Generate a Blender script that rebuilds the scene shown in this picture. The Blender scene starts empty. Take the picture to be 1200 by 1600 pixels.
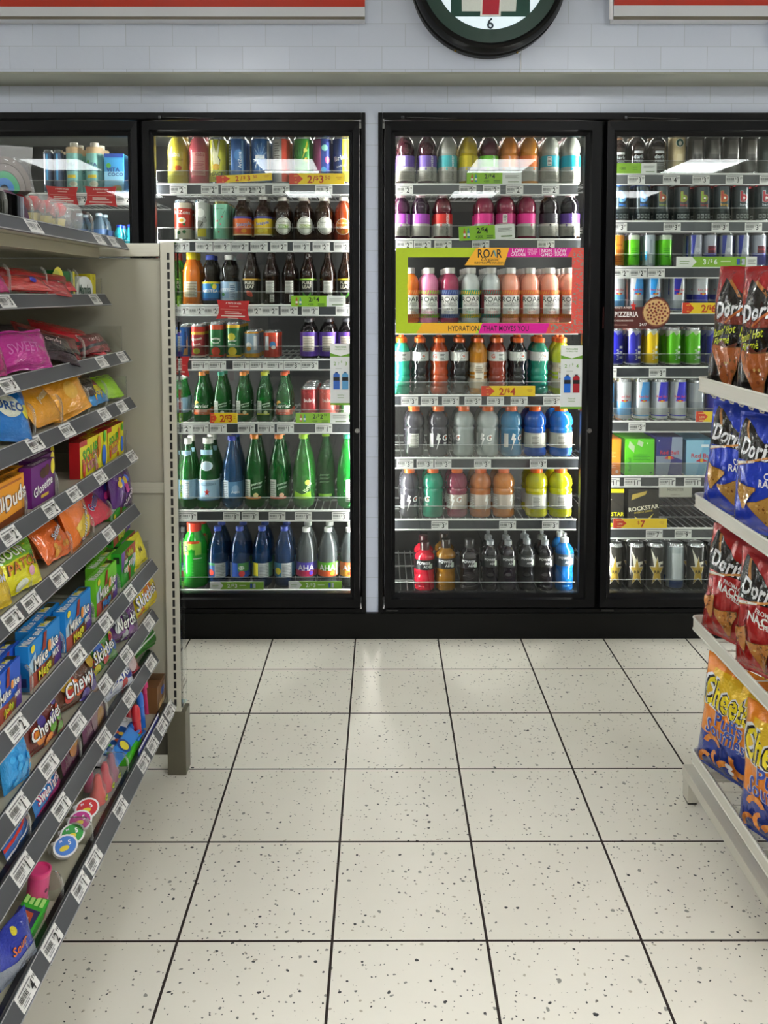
import bpy, bmesh, math, random
from mathutils import Vector, Matrix, noise
PI = math.pi
random.seed(7)
SC = bpy.context.scene
COL = SC.collection

# ------------------------------------------------------------ camera
F, CXP, CYP, HORIZ, CAMH = 1335.0, 600.0, 545.0, 458.0, 1.40
PITCH = math.atan((CYP - HORIZ) / F)
YAW = math.atan(3.0 / F)
FWD = Vector((math.sin(YAW) * math.cos(PITCH), math.cos(YAW) * math.cos(PITCH), -math.sin(PITCH)))
RGT = Vector((math.cos(YAW), -math.sin(YAW), 0))
UPV = RGT.cross(FWD)
cam_d = bpy.data.cameras.new('camera')
cam = bpy.data.objects.new('camera', cam_d)
COL.objects.link(cam)
cam.location = (0, 0, CAMH)
cam.rotation_euler = FWD.to_track_quat('-Z', 'Y').to_euler()
cam_d.sensor_width = 36.0
cam_d.lens = F / 1600 * 36.0
cam_d.shift_y = (CYP - 800) / 1600
cam_d.clip_start = 0.02
SC.camera = cam
SC.view_settings.view_transform = 'Standard'
SC.view_settings.look = 'None'
SC.view_settings.gamma = 1
SC.view_settings.exposure = 0.0
SC.view_settings.use_curve_mapping = False

w = bpy.data.worlds.new('store_air')
SC.world = w
w.use_nodes = True
w.node_tree.nodes['Background'].inputs[0].default_value = (0.8, 0.85, 0.95, 1)
w.node_tree.nodes['Background'].inputs[1].default_value = 0.2
TROFFER = 22.5      # strength of the ceiling lamps
LED = 105.0          # strength of the cooler light strips
LEDTOP = 5.0

def ray(px, py):
    return FWD + RGT * ((px - CXP) / F) + UPV * ((CYP - py) / F)
def PY(px, py, Y):
    d = ray(px, py)
    return Vector((0, 0, CAMH)) + d * (Y / d.y)
def PX(px, py, X):
    d = ray(px, py)
    return Vector((0, 0, CAMH)) + d * (X / d.x)

# ------------------------------------------------------------ colour / materials
def hx(c):
    if not isinstance(c, str):
        return tuple(c)
    c = c.lstrip('#')
    r = [int(c[i:i + 2], 16) / 255 for i in (0, 2, 4)]
    return tuple(x / 12.92 if x <= .04045 else ((x + .055) / 1.055) ** 2.4 for x in r)

MATS = {}
def newmat(name):
    m = bpy.data.materials.new(name)
    m.use_nodes = True
    MATS[name] = m
    nt = m.node_tree
    return m, nt, nt.nodes['Principled BSDF'], nt.nodes, nt.links

def colmat(name, rough=.5, metal=0, coat=0, bump=0, bscale=60, vary=0.06, spec=.5):
    """a material whose own colour comes from the mesh's colour attribute, with a little noise in tone"""
    m, nt, b, N, L = newmat(name)
    a = N.new('ShaderNodeAttribute'); a.attribute_name = 'Col'
    n = N.new('ShaderNodeTexNoise'); n.inputs['Scale'].default_value = bscale
    mr = N.new('ShaderNodeMapRange'); mr.inputs[3].default_value = 1 - vary; mr.inputs[4].default_value = 1 + vary
    L.new(n.outputs[0], mr.inputs[0])
    mx = N.new('ShaderNodeVectorMath'); mx.operation = 'SCALE'
    L.new(a.outputs['Color'], mx.inputs[0]); L.new(mr.outputs[0], mx.inputs['Scale'])
    L.new(mx.outputs[0], b.inputs['Base Color'])
    b.inputs['Roughness'].default_value = rough
    b.inputs['Metallic'].default_value = metal
    b.inputs['Coat Weight'].default_value = coat
    b.inputs['Coat Roughness'].default_value = .05
    b.inputs['Specular IOR Level'].default_value = spec
    if bump:
        bp = N.new('ShaderNodeBump'); bp.inputs['Strength'].default_value = bump; bp.inputs['Distance'].default_value = .004
        L.new(n.outputs[0], bp.inputs['Height']); L.new(bp.outputs[0], b.inputs['Normal'])
    return m
colmat('paint', .45)
colmat('plastic', .3, coat=.3)
colmat('paper', .6, spec=.3)
colmat('print', .4, spec=.4)
colmat('foil', .22, metal=.25, coat=.6, bump=.5, bscale=22, vary=.1)
colmat('tin', .24, metal=.75, vary=.02)
colmat('canprint', .28, metal=.35, coat=.4, vary=.02)
colmat('liquid', .1, coat=.5, vary=.08, bscale=20)
colmat('blackframe', .36, vary=.1, spec=.14)
colmat('cloth', .95, bump=.6, bscale=150, vary=.2, spec=.1)
colmat('enamel', .35, vary=.08, bscale=8)

def clearmat(name, fac, rough=.06, ior=1.45, tint=.9):
    """thin clear plastic: lets light through in its own colour, reflects on top"""
    m, nt, b, N, L = newmat(name)
    a = N.new('ShaderNodeAttribute'); a.attribute_name = 'Col'
    L.new(a.outputs['Color'], b.inputs['Base Color'])
    b.inputs['Roughness'].default_value = rough
    b.inputs['Coat Weight'].default_value = 1
    t = N.new('ShaderNodeBsdfTransparent')
    mxc = N.new('ShaderNodeMix'); mxc.data_type = 'RGBA'; mxc.inputs[0].default_value = tint
    mxc.inputs[6].default_value = (1, 1, 1, 1); L.new(a.outputs['Color'], mxc.inputs[7])
    L.new(mxc.outputs[2], t.inputs[0])
    s = N.new('ShaderNodeMixShader'); s.inputs[0].default_value = fac
    L.new(t.outputs[0], s.inputs[1]); L.new(b.outputs[0], s.inputs[2])
    L.new(s.outputs[0], nt.nodes['Material Output'].inputs[0])
    return m
clearmat('clearbottle', .5, tint=.8)
clearmat('film', .14, rough=.08, tint=.1)

def glassmat(name, ior, boost, tint=(1, 1, 1)):
    m, nt, b, N, L = newmat(name)
    N.remove(b)
    t = N.new('ShaderNodeBsdfTransparent'); t.inputs[0].default_value = (*tint, 1)
    g = N.new('ShaderNodeBsdfGlossy'); g.inputs['Roughness'].default_value = .015
    fr = N.new('ShaderNodeFresnel'); fr.inputs[0].default_value = ior
    mu = N.new('ShaderNodeMath'); mu.operation = 'MULTIPLY'; mu.use_clamp = True; mu.inputs[1].default_value = boost
    s = N.new('ShaderNodeMixShader')
    L.new(fr.outputs[0], mu.inputs[0]); L.new(mu.outputs[0], s.inputs[0])
    L.new(t.outputs[0], s.inputs[1]); L.new(g.outputs[0], s.inputs[2])
    L.new(s.outputs[0], nt.nodes['Material Output'].inputs[0])
glassmat('doorglass', 1.5, .5, (.93, .95, .94))
glassmat('acrylic', 1.45, 1.3, (.93, .94, .93))

def emitmat(name, col, st):
    m, nt, b, N, L = newmat(name)
    b.inputs['Base Color'].default_value = (.8, .8, .8, 1)
    b.inputs['Emission Color'].default_value = (*col, 1)
    b.inputs['Emission Strength'].default_value = st
emitmat('lamp', (.96, .985, 1), TROFFER)
emitmat('led', (1, .99, .95), LED)
emitmat('ledtop', (1, .97, .9), LEDTOP)
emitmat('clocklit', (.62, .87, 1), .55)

# ------------------------------------------------------------ mesh collector
_tc = {}
TK = [1.0]       # lettering size factor
def text_tris(s, off=0.0, shear=0.0):
    k = (s, off, shear)
    if k in _tc:
        return _tc[k]
    cu = bpy.data.curves.new('t', 'FONT')
    cu.body = s; cu.size = 1; cu.offset = off * .42; cu.space_character = 1.0 + off * .9; cu.shear = shear
    cu.align_x = 'CENTER'; cu.resolution_u = 2
    o = bpy.data.objects.new('t', cu)
    me = o.to_mesh()
    me.calc_loop_triangles()
    vs = [(v.co.x, v.co.y) for v in me.vertices]
    tr = [tuple(t.vertices) for t in me.loop_triangles]
    if vs:
        x0 = min(v[0] for v in vs); x1 = max(v[0] for v in vs)
        vs = [(x - (x0 + x1) / 2, y - .35) for x, y in vs]
        wd = x1 - x0
    else:
        wd = 0
    o.to_mesh_clear()
    bpy.data.objects.remove(o); bpy.data.curves.remove(cu)
    _tc[k] = (vs, tr, wd)
    return _tc[k]

class G:
    def __init__(s):
        s.v = []; s.f = []; s.c = []; s.m = []; s.sm = []; s.mats = []
    def mi(s, m):
        if m not in s.mats:
            s.mats.append(m)
        return s.mats.index(m)
    def face(s, idx, col, m, smooth=False):
        s.f.append(tuple(idx)); s.c.append(hx(col)); s.m.append(s.mi(m)); s.sm.append(smooth)
    def poly(s, pts, col, m, smooth=False):
        n = len(s.v); s.v += [tuple(p) for p in pts]
        s.face(range(n, n + len(pts)), col, m, smooth)
        return s
    def hexa(s, b, t, col, m):
        """b, t: four points each, same order"""
        n = len(s.v); s.v += [tuple(p) for p in b] + [tuple(p) for p in t]
        for q in ((3, 2, 1, 0), (4, 5, 6, 7), (0, 1, 5, 4), (1, 2, 6, 5), (2, 3, 7, 6), (3, 0, 4, 7)):
            s.face([n + i for i in q], col, m)
        return s
    def box(s, x0, x1, y0, y1, z0, z1, col='888888', m='paint'):
        return s.hexa([(x0, y0, z0), (x1, y0, z0), (x1, y1, z0), (x0, y1, z0)],
                      [(x0, y0, z1), (x1, y0, z1), (x1, y1, z1), (x0, y1, z1)], col, m)
    def bbox(s, x0, x1, y0, y1, z0, z1, b, col='888888', m='paint'):
        """box with chamfered edges"""
        bm = bmesh.new()
        vs = [bm.verts.new(p) for p in ((x0, y0, z0), (x1, y0, z0), (x1, y1, z0), (x0, y1, z0), (x0, y0, z1), (x1, y0, z1), (x1, y1, z1), (x0, y1, z1))]
        for q in ((3, 2, 1, 0), (4, 5, 6, 7), (0, 1, 5, 4), (1, 2, 6, 5), (2, 3, 7, 6), (3, 0, 4, 7)):
            bm.faces.new([vs[i] for i in q])
        bmesh.ops.bevel(bm, geom=bm.edges[:], offset=b, segments=2, profile=.7, affect='EDGES')
        n = len(s.v); s.v += [tuple(v.co) for v in bm.verts]
        bm.verts.index_update()
        for f in bm.faces:
            s.face([n + v.index for v in f.verts], col, m)
        bm.free()
        return s
    def prism(s, pts, f0, f1, col, m, caps=True):
        """pts: 2-D outline; f0, f1 map a 2-D point to 3-D for the two ends"""
        n = len(s.v); k = len(pts)
        s.v += [tuple(f0(*p)) for p in pts] + [tuple(f1(*p)) for p in pts]
        for i in range(k):
            j = (i + 1) % k
            s.face((n + i, n + j, n + k + j, n + k + i), col, m)
        if caps:
            s.face([n + i for i in range(k)][::-1], col, m); s.face([n + k + i for i in range(k)], col, m)
        return s
    def tube(s, pts, r, col, m, seg=6):
        pts = [Vector(p) for p in pts]
        n0 = len(s.v)
        for i, p in enumerate(pts):
            d = (pts[min(i + 1, len(pts) - 1)] - pts[max(i - 1, 0)]).normalized()
            a = Vector((0, 0, 1)) if abs(d.z) < .9 else Vector((1, 0, 0))
            e1 = d.cross(a).normalized(); e2 = d.cross(e1)
            for k in range(seg):
                t = 2 * PI * k / seg
                s.v.append(tuple(p + e1 * r * math.cos(t) + e2 * r * math.sin(t)))
        for i in range(len(pts) - 1):
            for k in range(seg):
                a = n0 + i * seg + k; b = n0 + i * seg + (k + 1) % seg
                s.face((a, b, b + seg, a + seg), col, m, True)
        s.face([n0 + k for k in range(seg)][::-1], col, m)
        s.face([n0 + (len(pts) - 1) * seg + k for k in range(seg)], col, m)
        return s
    def lathe(s, prof, col, m, seg=24, cols=None, c=(0, 0, 0), lobes=0, lobe=0.0):
        """prof: (r, z); corners sharper than 35 degrees are kept sharp"""
        rings = []
        def ring(r, z):
            n = len(s.v)
            if r < 1e-6:
                s.v.append((c[0], c[1], c[2] + z)); return [n] * seg
            for k in range(seg):
                t = 2 * PI * k / seg
                rr = r * (1 + lobe * math.cos(lobes * t)) if lobes else r
                s.v.append((c[0] + rr * math.sin(t), c[1] - rr * math.cos(t), c[2] + z))
            return list(range(n, n + seg))
        P = prof
        last = ring(*P[0])
        for i in range(1, len(P)):
            cur = ring(*P[i])
            cc = cols[i - 1] if cols else col
            for k in range(seg):
                q = [last[k], last[(k + 1) % seg], cur[(k + 1) % seg], cur[k]]
                q = list(dict.fromkeys(q))
                if len(q) > 2:
                    s.face(q, cc, m, True)
            last = cur
            if i < len(P) - 1:
                a = Vector((P[i][0] - P[i - 1][0], P[i][1] - P[i - 1][1])); b = Vector((P[i + 1][0] - P[i][0], P[i + 1][1] - P[i][1]))
                if a.length > 1e-9 and b.length > 1e-9 and a.angle(b) > .6 and P[i][0] > 1e-6:
                    last = ring(*P[i])
        return s
    # ---- printed art: flat shapes laid on a surface
    def tri(s, a, b, c, fm, lv, col, m, L):
        st = [(a, b, c)]
        while st:
            a, b, c = st.pop()
            la = math.dist(a, b); lb = math.dist(b, c); lc = math.dist(c, a)
            mx = max(la, lb, lc)
            if mx > L:
                if mx == la:
                    q = ((a[0] + b[0]) / 2, (a[1] + b[1]) / 2); st += [(a, q, c), (q, b, c)]
                elif mx == lb:
                    q = ((c[0] + b[0]) / 2, (c[1] + b[1]) / 2); st += [(a, b, q), (a, q, c)]
                else:
                    q = ((a[0] + c[0]) / 2, (a[1] + c[1]) / 2); st += [(a, b, q), (q, b, c)]
            else:
                s.poly([fm(*a, lv), fm(*b, lv), fm(*c, lv)], col, m)
    def art(s, cmds, fm, sx=1, sy=1, ss=1, m='print', L=9, lv=0):
        """cmds are laid one over the other; sx, sy scale positions, ss scales sizes"""
        for cmd in cmds:
            lv += 1
            k = cmd[0]
            if k == 'r':
                x0, y0, x1, y1 = cmd[1] * sx, cmd[2] * sy, cmd[3] * sx, cmd[4] * sy
                nx = max(1, math.ceil((x1 - x0) / L)); ny = max(1, math.ceil((y1 - y0) / L / 3))
                for i in range(nx):
                    for j in range(ny):
                        a0 = x0 + (x1 - x0) * i / nx; a1 = x0 + (x1 - x0) * (i + 1) / nx
                        b0 = y0 + (y1 - y0) * j / ny; b1 = y0 + (y1 - y0) * (j + 1) / ny
                        s.poly([fm(a0, b0, lv), fm(a1, b0, lv), fm(a1, b1, lv), fm(a0, b1, lv)], cmd[5], m)
            elif k == 'p':
                p = [(x * sx, y * sy) for x, y in cmd[1]]
                if L > 5:
                    s.poly([fm(*q, lv) for q in p], cmd[2], m)
                else:
                    c = (sum(q[0] for q in p) / len(p), sum(q[1] for q in p) / len(p))
                    for i in range(len(p)):
                        s.tri(c, p[i], p[(i + 1) % len(p)], fm, lv, cmd[2], m, L)
            elif k == 'c':
                cx, cy, r = cmd[1] * sx, cmd[2] * sy, cmd[3] * ss
                ry = r * (cmd[5] if len(cmd) > 5 else 1)
                n = 20
                p = [(cx + r * math.cos(2 * PI * i / n), cy + ry * math.sin(2 * PI * i / n)) for i in range(n)]
                if L > 5:
                    s.poly([fm(*q, lv) for q in p], cmd[4], m)
                else:
                    for i in range(n):
                        s.tri((cx, cy), p[i], p[(i + 1) % n], fm, lv, cmd[4], m, L)
            elif k == 't':
                o = cmd[6] if len(cmd) > 6 else {}
                lays = [(o.get('b', 0), cmd[5])]
                if 'o' in o:
                    lays = [(o.get('b', 0) + o.get('ow', .06), o['o'])] + lays
                if 'o2' in o:
                    lays = [(o.get('b', 0) + o.get('ow', .06) * 2, o['o2'])] + lays
                for off, col in lays:
                    lv += .6
                    vs, tr, wd = text_tris(cmd[1], off, o.get('sh', 0))
                    h = cmd[4] * ss * TK[0]
                    fx = h
                    if 'w' in o and wd:
                        fx = o['w'] * ss * TK[0]
                    ca, sa = math.cos(math.radians(o.get('rot', 0))), math.sin(math.radians(o.get('rot', 0)))
                    cx, cy = cmd[2] * sx, cmd[3] * sy
                    pt = []
                    if L < 5:
                        p2 = []
                        for x, y in vs:
                            x *= fx; y *= h
                            if 'arc' in o: y -= o['arc'] * x * x / max(h, 1e-6)
                            p2.append((cx + x * ca - y * sa, cy + x * sa + y * ca))
                        for t in tr:
                            s.tri(p2[t[0]], p2[t[1]], p2[t[2]], fm, lv, col, m, L)
                        continue
                    for x, y in vs:
                        x *= fx; y *= h
                        if 'arc' in o:
                            y -= o['arc'] * x * x / max(h, 1e-6)
                        pt.append(fm(cx + x * ca - y * sa, cy + x * sa + y * ca, lv))
                    n = len(s.v); s.v += [tuple(p) for p in pt]
                    for t in tr:
                        s.face([n + i for i in t], col, m)
        return s
    def data(s, name):
        me = bpy.data.meshes.new(name)
        me.from_pydata(s.v, [], s.f)
        for k in s.mats:
            me.materials.append(MATS[k])
        me.polygons.foreach_set('material_index', s.m)
        me.polygons.foreach_set('use_smooth', s.sm)
        at = me.color_attributes.new('Col', 'FLOAT_COLOR', 'CORNER')
        buf = []
        for f, c in zip(s.f, s.c):
            buf += [c[0], c[1], c[2], 1.0] * len(f)
        at.data.foreach_set('color', buf)
        me.update()
        return me
    def build(s, name, parent=None, label=None):
        o = bpy.data.objects.new(name, s.data(name))
        COL.objects.link(o)
        if parent:
            o.parent = parent
        if label:
            o['label'] = label
        return o

def thing(name, label, cat, loc=(0, 0, 0), rot=(0, 0, 0), group=None):
    o = bpy.data.objects.new(name, None)
    COL.objects.link(o)
    o.empty_display_size = .02
    o.location = loc; o.rotation_euler = rot
    o['label'] = label; o['category'] = cat
    if group:
        o['group'] = group
    return o
def tag(o, label, cat, group=None):
    o['label'] = label; o['category'] = cat
    if group:
        o['group'] = group
    return o
def struct(name, g, m=None):
    o = g.build(name); o['kind'] = 'structure'
    return o
def linkdata(name, me, parent):
    o = bpy.data.objects.new(name, me); COL.objects.link(o); o.parent = parent
    return o
def planemap(o, ex, ey, n, e=.0004):
    o, ex, ey, n = Vector(o), Vector(ex), Vector(ey), Vector(n)
    return lambda u, v, lv: o + ex * u + ey * v + n * (e * lv)

# ------------------------------------------------------------ setting
YW = PY(600, 700, 1).y and 3.395          # front plane of the glass doors
YWALL = YW + .02
YB = YW - .17                              # front of the bulkhead
ROOM = (-5.2, 5.2, -7.5, 2.75)

def floor_material():
    m, nt, b, N, L = newmat('floor_tile')
    tc = N.new('ShaderNodeTexCoord'); sp = N.new('ShaderNodeSeparateXYZ'); L.new(tc.outputs['Object'], sp.inputs[0])
    def M(op, a, bb=None, clamp=False):
        n = N.new('ShaderNodeMath'); n.operation = op; n.use_clamp = clamp
        for i, q in enumerate((a, bb)):
            if q is None: continue
            if isinstance(q, (int, float)): n.inputs[i].default_value = q
            else: L.new(q, n.inputs[i])
        return n.outputs[0]
    D = .3352
    def line(ax, o0):
        t = M('DIVIDE', M('SUBTRACT', ax, o0), D)
        fr = M('FRACT', M('ADD', t, 100.5))
        return M('ABSOLUTE', M('SUBTRACT', fr, .5)), M('FLOOR', t)
    dx, ix = line(sp.outputs[0], -.4435)
    dy, iy = line(sp.outputs[1], 3.104)
    grout = M('LESS_THAN', M('MINIMUM', dx, dy), .0088)
    cmb = N.new('ShaderNodeCombineXYZ'); L.new(ix, cmb.inputs[0]); L.new(iy, cmb.inputs[1])
    wn = N.new('ShaderNodeTexWhiteNoise'); L.new(cmb.outputs[0], wn.inputs[0])
    base = N.new('ShaderNodeMix'); base.data_type = 'RGBA'
    base.inputs[6].default_value = (*hx('dad5c8'), 1); base.inputs[7].default_value = (*hx('e6e2d6'), 1)
    nz = N.new('ShaderNodeTexNoise'); nz.inputs['Scale'].default_value = 7; nz.inputs['Detail'].default_value = 5
    L.new(tc.outputs['Object'], nz.inputs[0])
    L.new(M('ADD', M('MULTIPLY', wn.outputs[0], .5), M('MULTIPLY', nz.outputs[0], .6)), base.inputs[0])
    cur = base.outputs[2]
    nd = N.new('ShaderNodeTexNoise'); nd.inputs['Scale'].default_value = 60
    L.new(tc.outputs['Object'], nd.inputs[0])
    dv = N.new('ShaderNodeVectorMath'); dv.operation = 'SCALE'; dv.inputs['Scale'].default_value = .012
    L.new(nd.outputs[1], dv.inputs[0])
    ad = N.new('ShaderNodeVectorMath'); L.new(tc.outputs['Object'], ad.inputs[0]); L.new(dv.outputs[0], ad.inputs[1])
    # chips of dark and grey stone in the tile: random size in each voronoi cell
    for sc, thr, keep, colr, off in ((38, .15, .16, '3c3d3e', 0), (30, .14, .15, '8d8c84', 3.3), (75, .2, .14, '6e6d69', 7.1), (48, .16, .2, 'b2ab9b', 11.7), (95, .2, .09, '2e2e30', 5.5)):
        mp = N.new('ShaderNodeVectorMath'); mp.operation = 'ADD'; mp.inputs[1].default_value = (off, off * 1.7, 0)
        L.new(ad.outputs[0], mp.inputs[0])
        vo = N.new('ShaderNodeTexVoronoi'); vo.voronoi_dimensions = '2D'; vo.inputs['Scale'].default_value = sc
        L.new(mp.outputs[0], vo.inputs['Vector'])
        s2 = N.new('ShaderNodeSeparateColor'); L.new(vo.outputs['Color'], s2.inputs[0])
        th = M('MULTIPLY', s2.outputs[0], thr)
        hit = M('MULTIPLY', M('LESS_THAN', vo.outputs['Distance'], th), M('LESS_THAN', s2.outputs[1], keep))
        mx = N.new('ShaderNodeMix'); mx.data_type = 'RGBA'; L.new(hit, mx.inputs[0]); L.new(cur, mx.inputs[6])
        mx.inputs[7].default_value = (*hx(colr), 1); cur = mx.outputs[2]
    mx = N.new('ShaderNodeMix'); mx.data_type = 'RGBA'; L.new(grout, mx.inputs[0]); L.new(cur, mx.inputs[6])
    mx.inputs[7].default_value = (*hx('2c2320'), 1)
    L.new(mx.outputs[2], b.inputs['Base Color'])
    r = M('ADD', M('MULTIPLY', grout, .5), M('ADD', M('MULTIPLY', nz.outputs[0], .15), .42))
    L.new(r, b.inputs['Roughness']); b.inputs['Specular IOR Level'].default_value = .35
    bp = N.new('ShaderNodeBump'); bp.inputs['Strength'].default_value = .5; bp.inputs['Distance'].default_value = .002; bp.invert = True
    L.new(grout, bp.inputs['Height']); L.new(bp.outputs[0], b.inputs['Normal'])
floor_material()

def wall_material():
    m, nt, b, N, L = newmat('wall_tile')
    tc = N.new('ShaderNodeTexCoord'); sp = N.new('ShaderNodeSeparateXYZ'); L.new(tc.outputs['Object'], sp.inputs[0])
    cb = N.new('ShaderNodeCombineXYZ'); L.new(sp.outputs[0], cb.inputs[0]); L.new(sp.outputs[2], cb.inputs[1])
    br = N.new('ShaderNodeTexBrick'); L.new(cb.outputs[0], br.inputs[0])
    br.inputs['Scale'].default_value = 1; br.inputs['Brick Width'].default_value = .172; br.inputs['Row Height'].default_value = .0825
    br.inputs['Mortar Size'].default_value = .0011; br.inputs['Mortar Smooth'].default_value = .2
    br.inputs['Color1'].default_value = (*hx('c8d0e2'), 1); br.inputs['Color2'].default_value = (*hx('ced6e8'), 1)
    br.inputs['Mortar'].default_value = (*hx('b2bac8'), 1)
    L.new(br.outputs[0], b.inputs['Base Color'])
    nz = N.new('ShaderNodeTexNoise'); nz.inputs['Scale'].default_value = 30; L.new(tc.outputs['Object'], nz.inputs[0])
    ad = N.new('ShaderNodeMath'); ad.operation = 'MULTIPLY_ADD'; ad.inputs[1].default_value = -.5
    L.new(br.outputs['Fac'], ad.inputs[0]); L.new(nz.outputs[0], ad.inputs[2])
    bp = N.new('ShaderNodeBump'); bp.inputs['Strength'].default_value = .2; bp.inputs['Distance'].default_value = .003
    L.new(ad.outputs[0], bp.inputs['Height']); L.new(bp.outputs[0], b.inputs['Normal'])
    b.inputs['Roughness'].default_value = .22
wall_material()

def ceil_material():
    m, nt, b, N, L = newmat('ceiling_tile')
    tc = N.new('ShaderNodeTexCoord')
    br = N.new('ShaderNodeTexBrick'); L.new(tc.outputs['Object'], br.inputs[0]); br.offset = 0
    br.inputs['Scale'].default_value = 1; br.inputs['Brick Width'].default_value = .61; br.inputs['Row Height'].default_value = .61
    br.inputs['Mortar Size'].default_value = .012
    br.inputs['Color1'].default_value = (.75, .75, .73, 1); br.inputs['Color2'].default_value = (.72, .72, .7, 1); br.inputs['Mortar'].default_value = (.85, .85, .85, 1)
    L.new(br.outputs[0], b.inputs['Base Color'])
    b.inputs['Roughness'].default_value = .9
ceil_material()

X0, X1, Y0, ZC = ROOM
struct('floor', G().box(X0, X1, Y0, YW + 1.3, -.05, 0, 'ffffff', 'floor_tile'))
struct('ceiling', G().box(X0, X1, Y0, YW + 1.3, ZC, ZC + .05, 'ffffff', 'ceiling_tile'))
struct('wall_left', G().box(X0 - .1, X0, Y0, YW + 1.3, 0, ZC, 'c9c6bc', 'paint'))
struct('wall_right', G().box(X1, X1 + .1, Y0, YW + 1.3, 0, ZC, 'c9c6bc', 'paint'))
struct('wall_front', G().box(X0, X1, Y0 - .1, Y0, 0, ZC, '4a4946', 'paint'))

def zat(py, Y, px=600): return PY(px, py, Y).z
def xat(px, Y, py=570): return PY(px, py, Y).x
ZT = zat(176, YW); ZBOT = zat(957, YW)
XA0, XA1 = xat(-440, YW), xat(571.5, YW)
XB0, XB1 = xat(591, YW), xat(1620, YW)
ZSOF = zat(113, YB)
g = G()
g.box(X0, X1, YWALL, YWALL + .06, ZT, ZC, 'ffffff', 'wall_tile')
g.box(XA1, XB0, YWALL - .014, YWALL + .06, ZBOT, ZT, 'ffffff', 'wall_tile')
g.box(X0, XA0, YWALL, YWALL + .06, 0, ZT, 'ffffff', 'wall_tile')
g.box(XB1, X1, YWALL, YWALL + .06, 0, ZT, 'ffffff', 'wall_tile')
struct('wall_back', g)
struct('wall_bulkhead', G().box(X0, X1, YB, YWALL, ZSOF, ZC, 'ffffff', 'wall_tile'))
struct('trim_1', G().box(X0, X1, YB - .004, YWALL, ZSOF - .006, ZSOF, '96988c', 'paint'))
struct('baseboard_back', G().box(XA0, XB1, YW - .012, YWALL + .1, 0, ZBOT, '121211', 'blackframe'))

# inside of the walk-in cooler
YIN = YW + .95
g = G()
g.box(XA0, XB1, YIN, YIN + .05, 0, ZT + .1, '0a0b0c', 'paint')
g.box(XA0, XB1, YW + .12, YIN, ZT + .03, ZT + .06, '6a6c68', 'paint')
g.box(XA0, XB1, YW + .12, YIN, ZBOT - .1, ZBOT - .06, '222425', 'paint')
g.box(XA0 - .04, XA0, YW + .1, YIN, 0, ZT, '0a0b0c', 'paint'); g.box(XB1, XB1 + .04, YW + .1, YIN, 0, ZT, '0a0b0c', 'paint')
struct('wall_cooler_interior', g)

# ------------------------------------------------------------ ceiling lamps
for i, x in enumerate((-3.35, -1.0, 1.25, 3.4)):
    for j, y in enumerate((-4.95, -2.25, .45)):
        rown = ('far end', 'middle', 'cooler end')[j]
        coln = ('first', 'second', 'third', 'fourth')[i]
        t = thing('ceiling_light', 'square recessed ceiling light panel, %s column, %s of the store' % (coln, rown), 'ceiling light', (x, y, ZC), group='recessed ceiling light panels')
        g = G(); w2, d2 = .32, .42
        g.box(-w2, w2, -d2, -d2 + .02, -.012, 0, 'e8e8e4'); g.box(-w2, w2, d2 - .02, d2, -.012, 0, 'e8e8e4')
        g.box(-w2, -w2 + .02, -d2 + .02, d2 - .02, -.012, 0, 'e8e8e4'); g.box(w2 - .02, w2, -d2 + .02, d2 - .02, -.012, 0, 'e8e8e4')
        g.build('frame', t)
        G().box(-w2 + .02, w2 - .02, -d2 + .02, d2 - .02, -.006, -.001, 'ffffff', 'lamp').build('diffuser', t)

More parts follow.
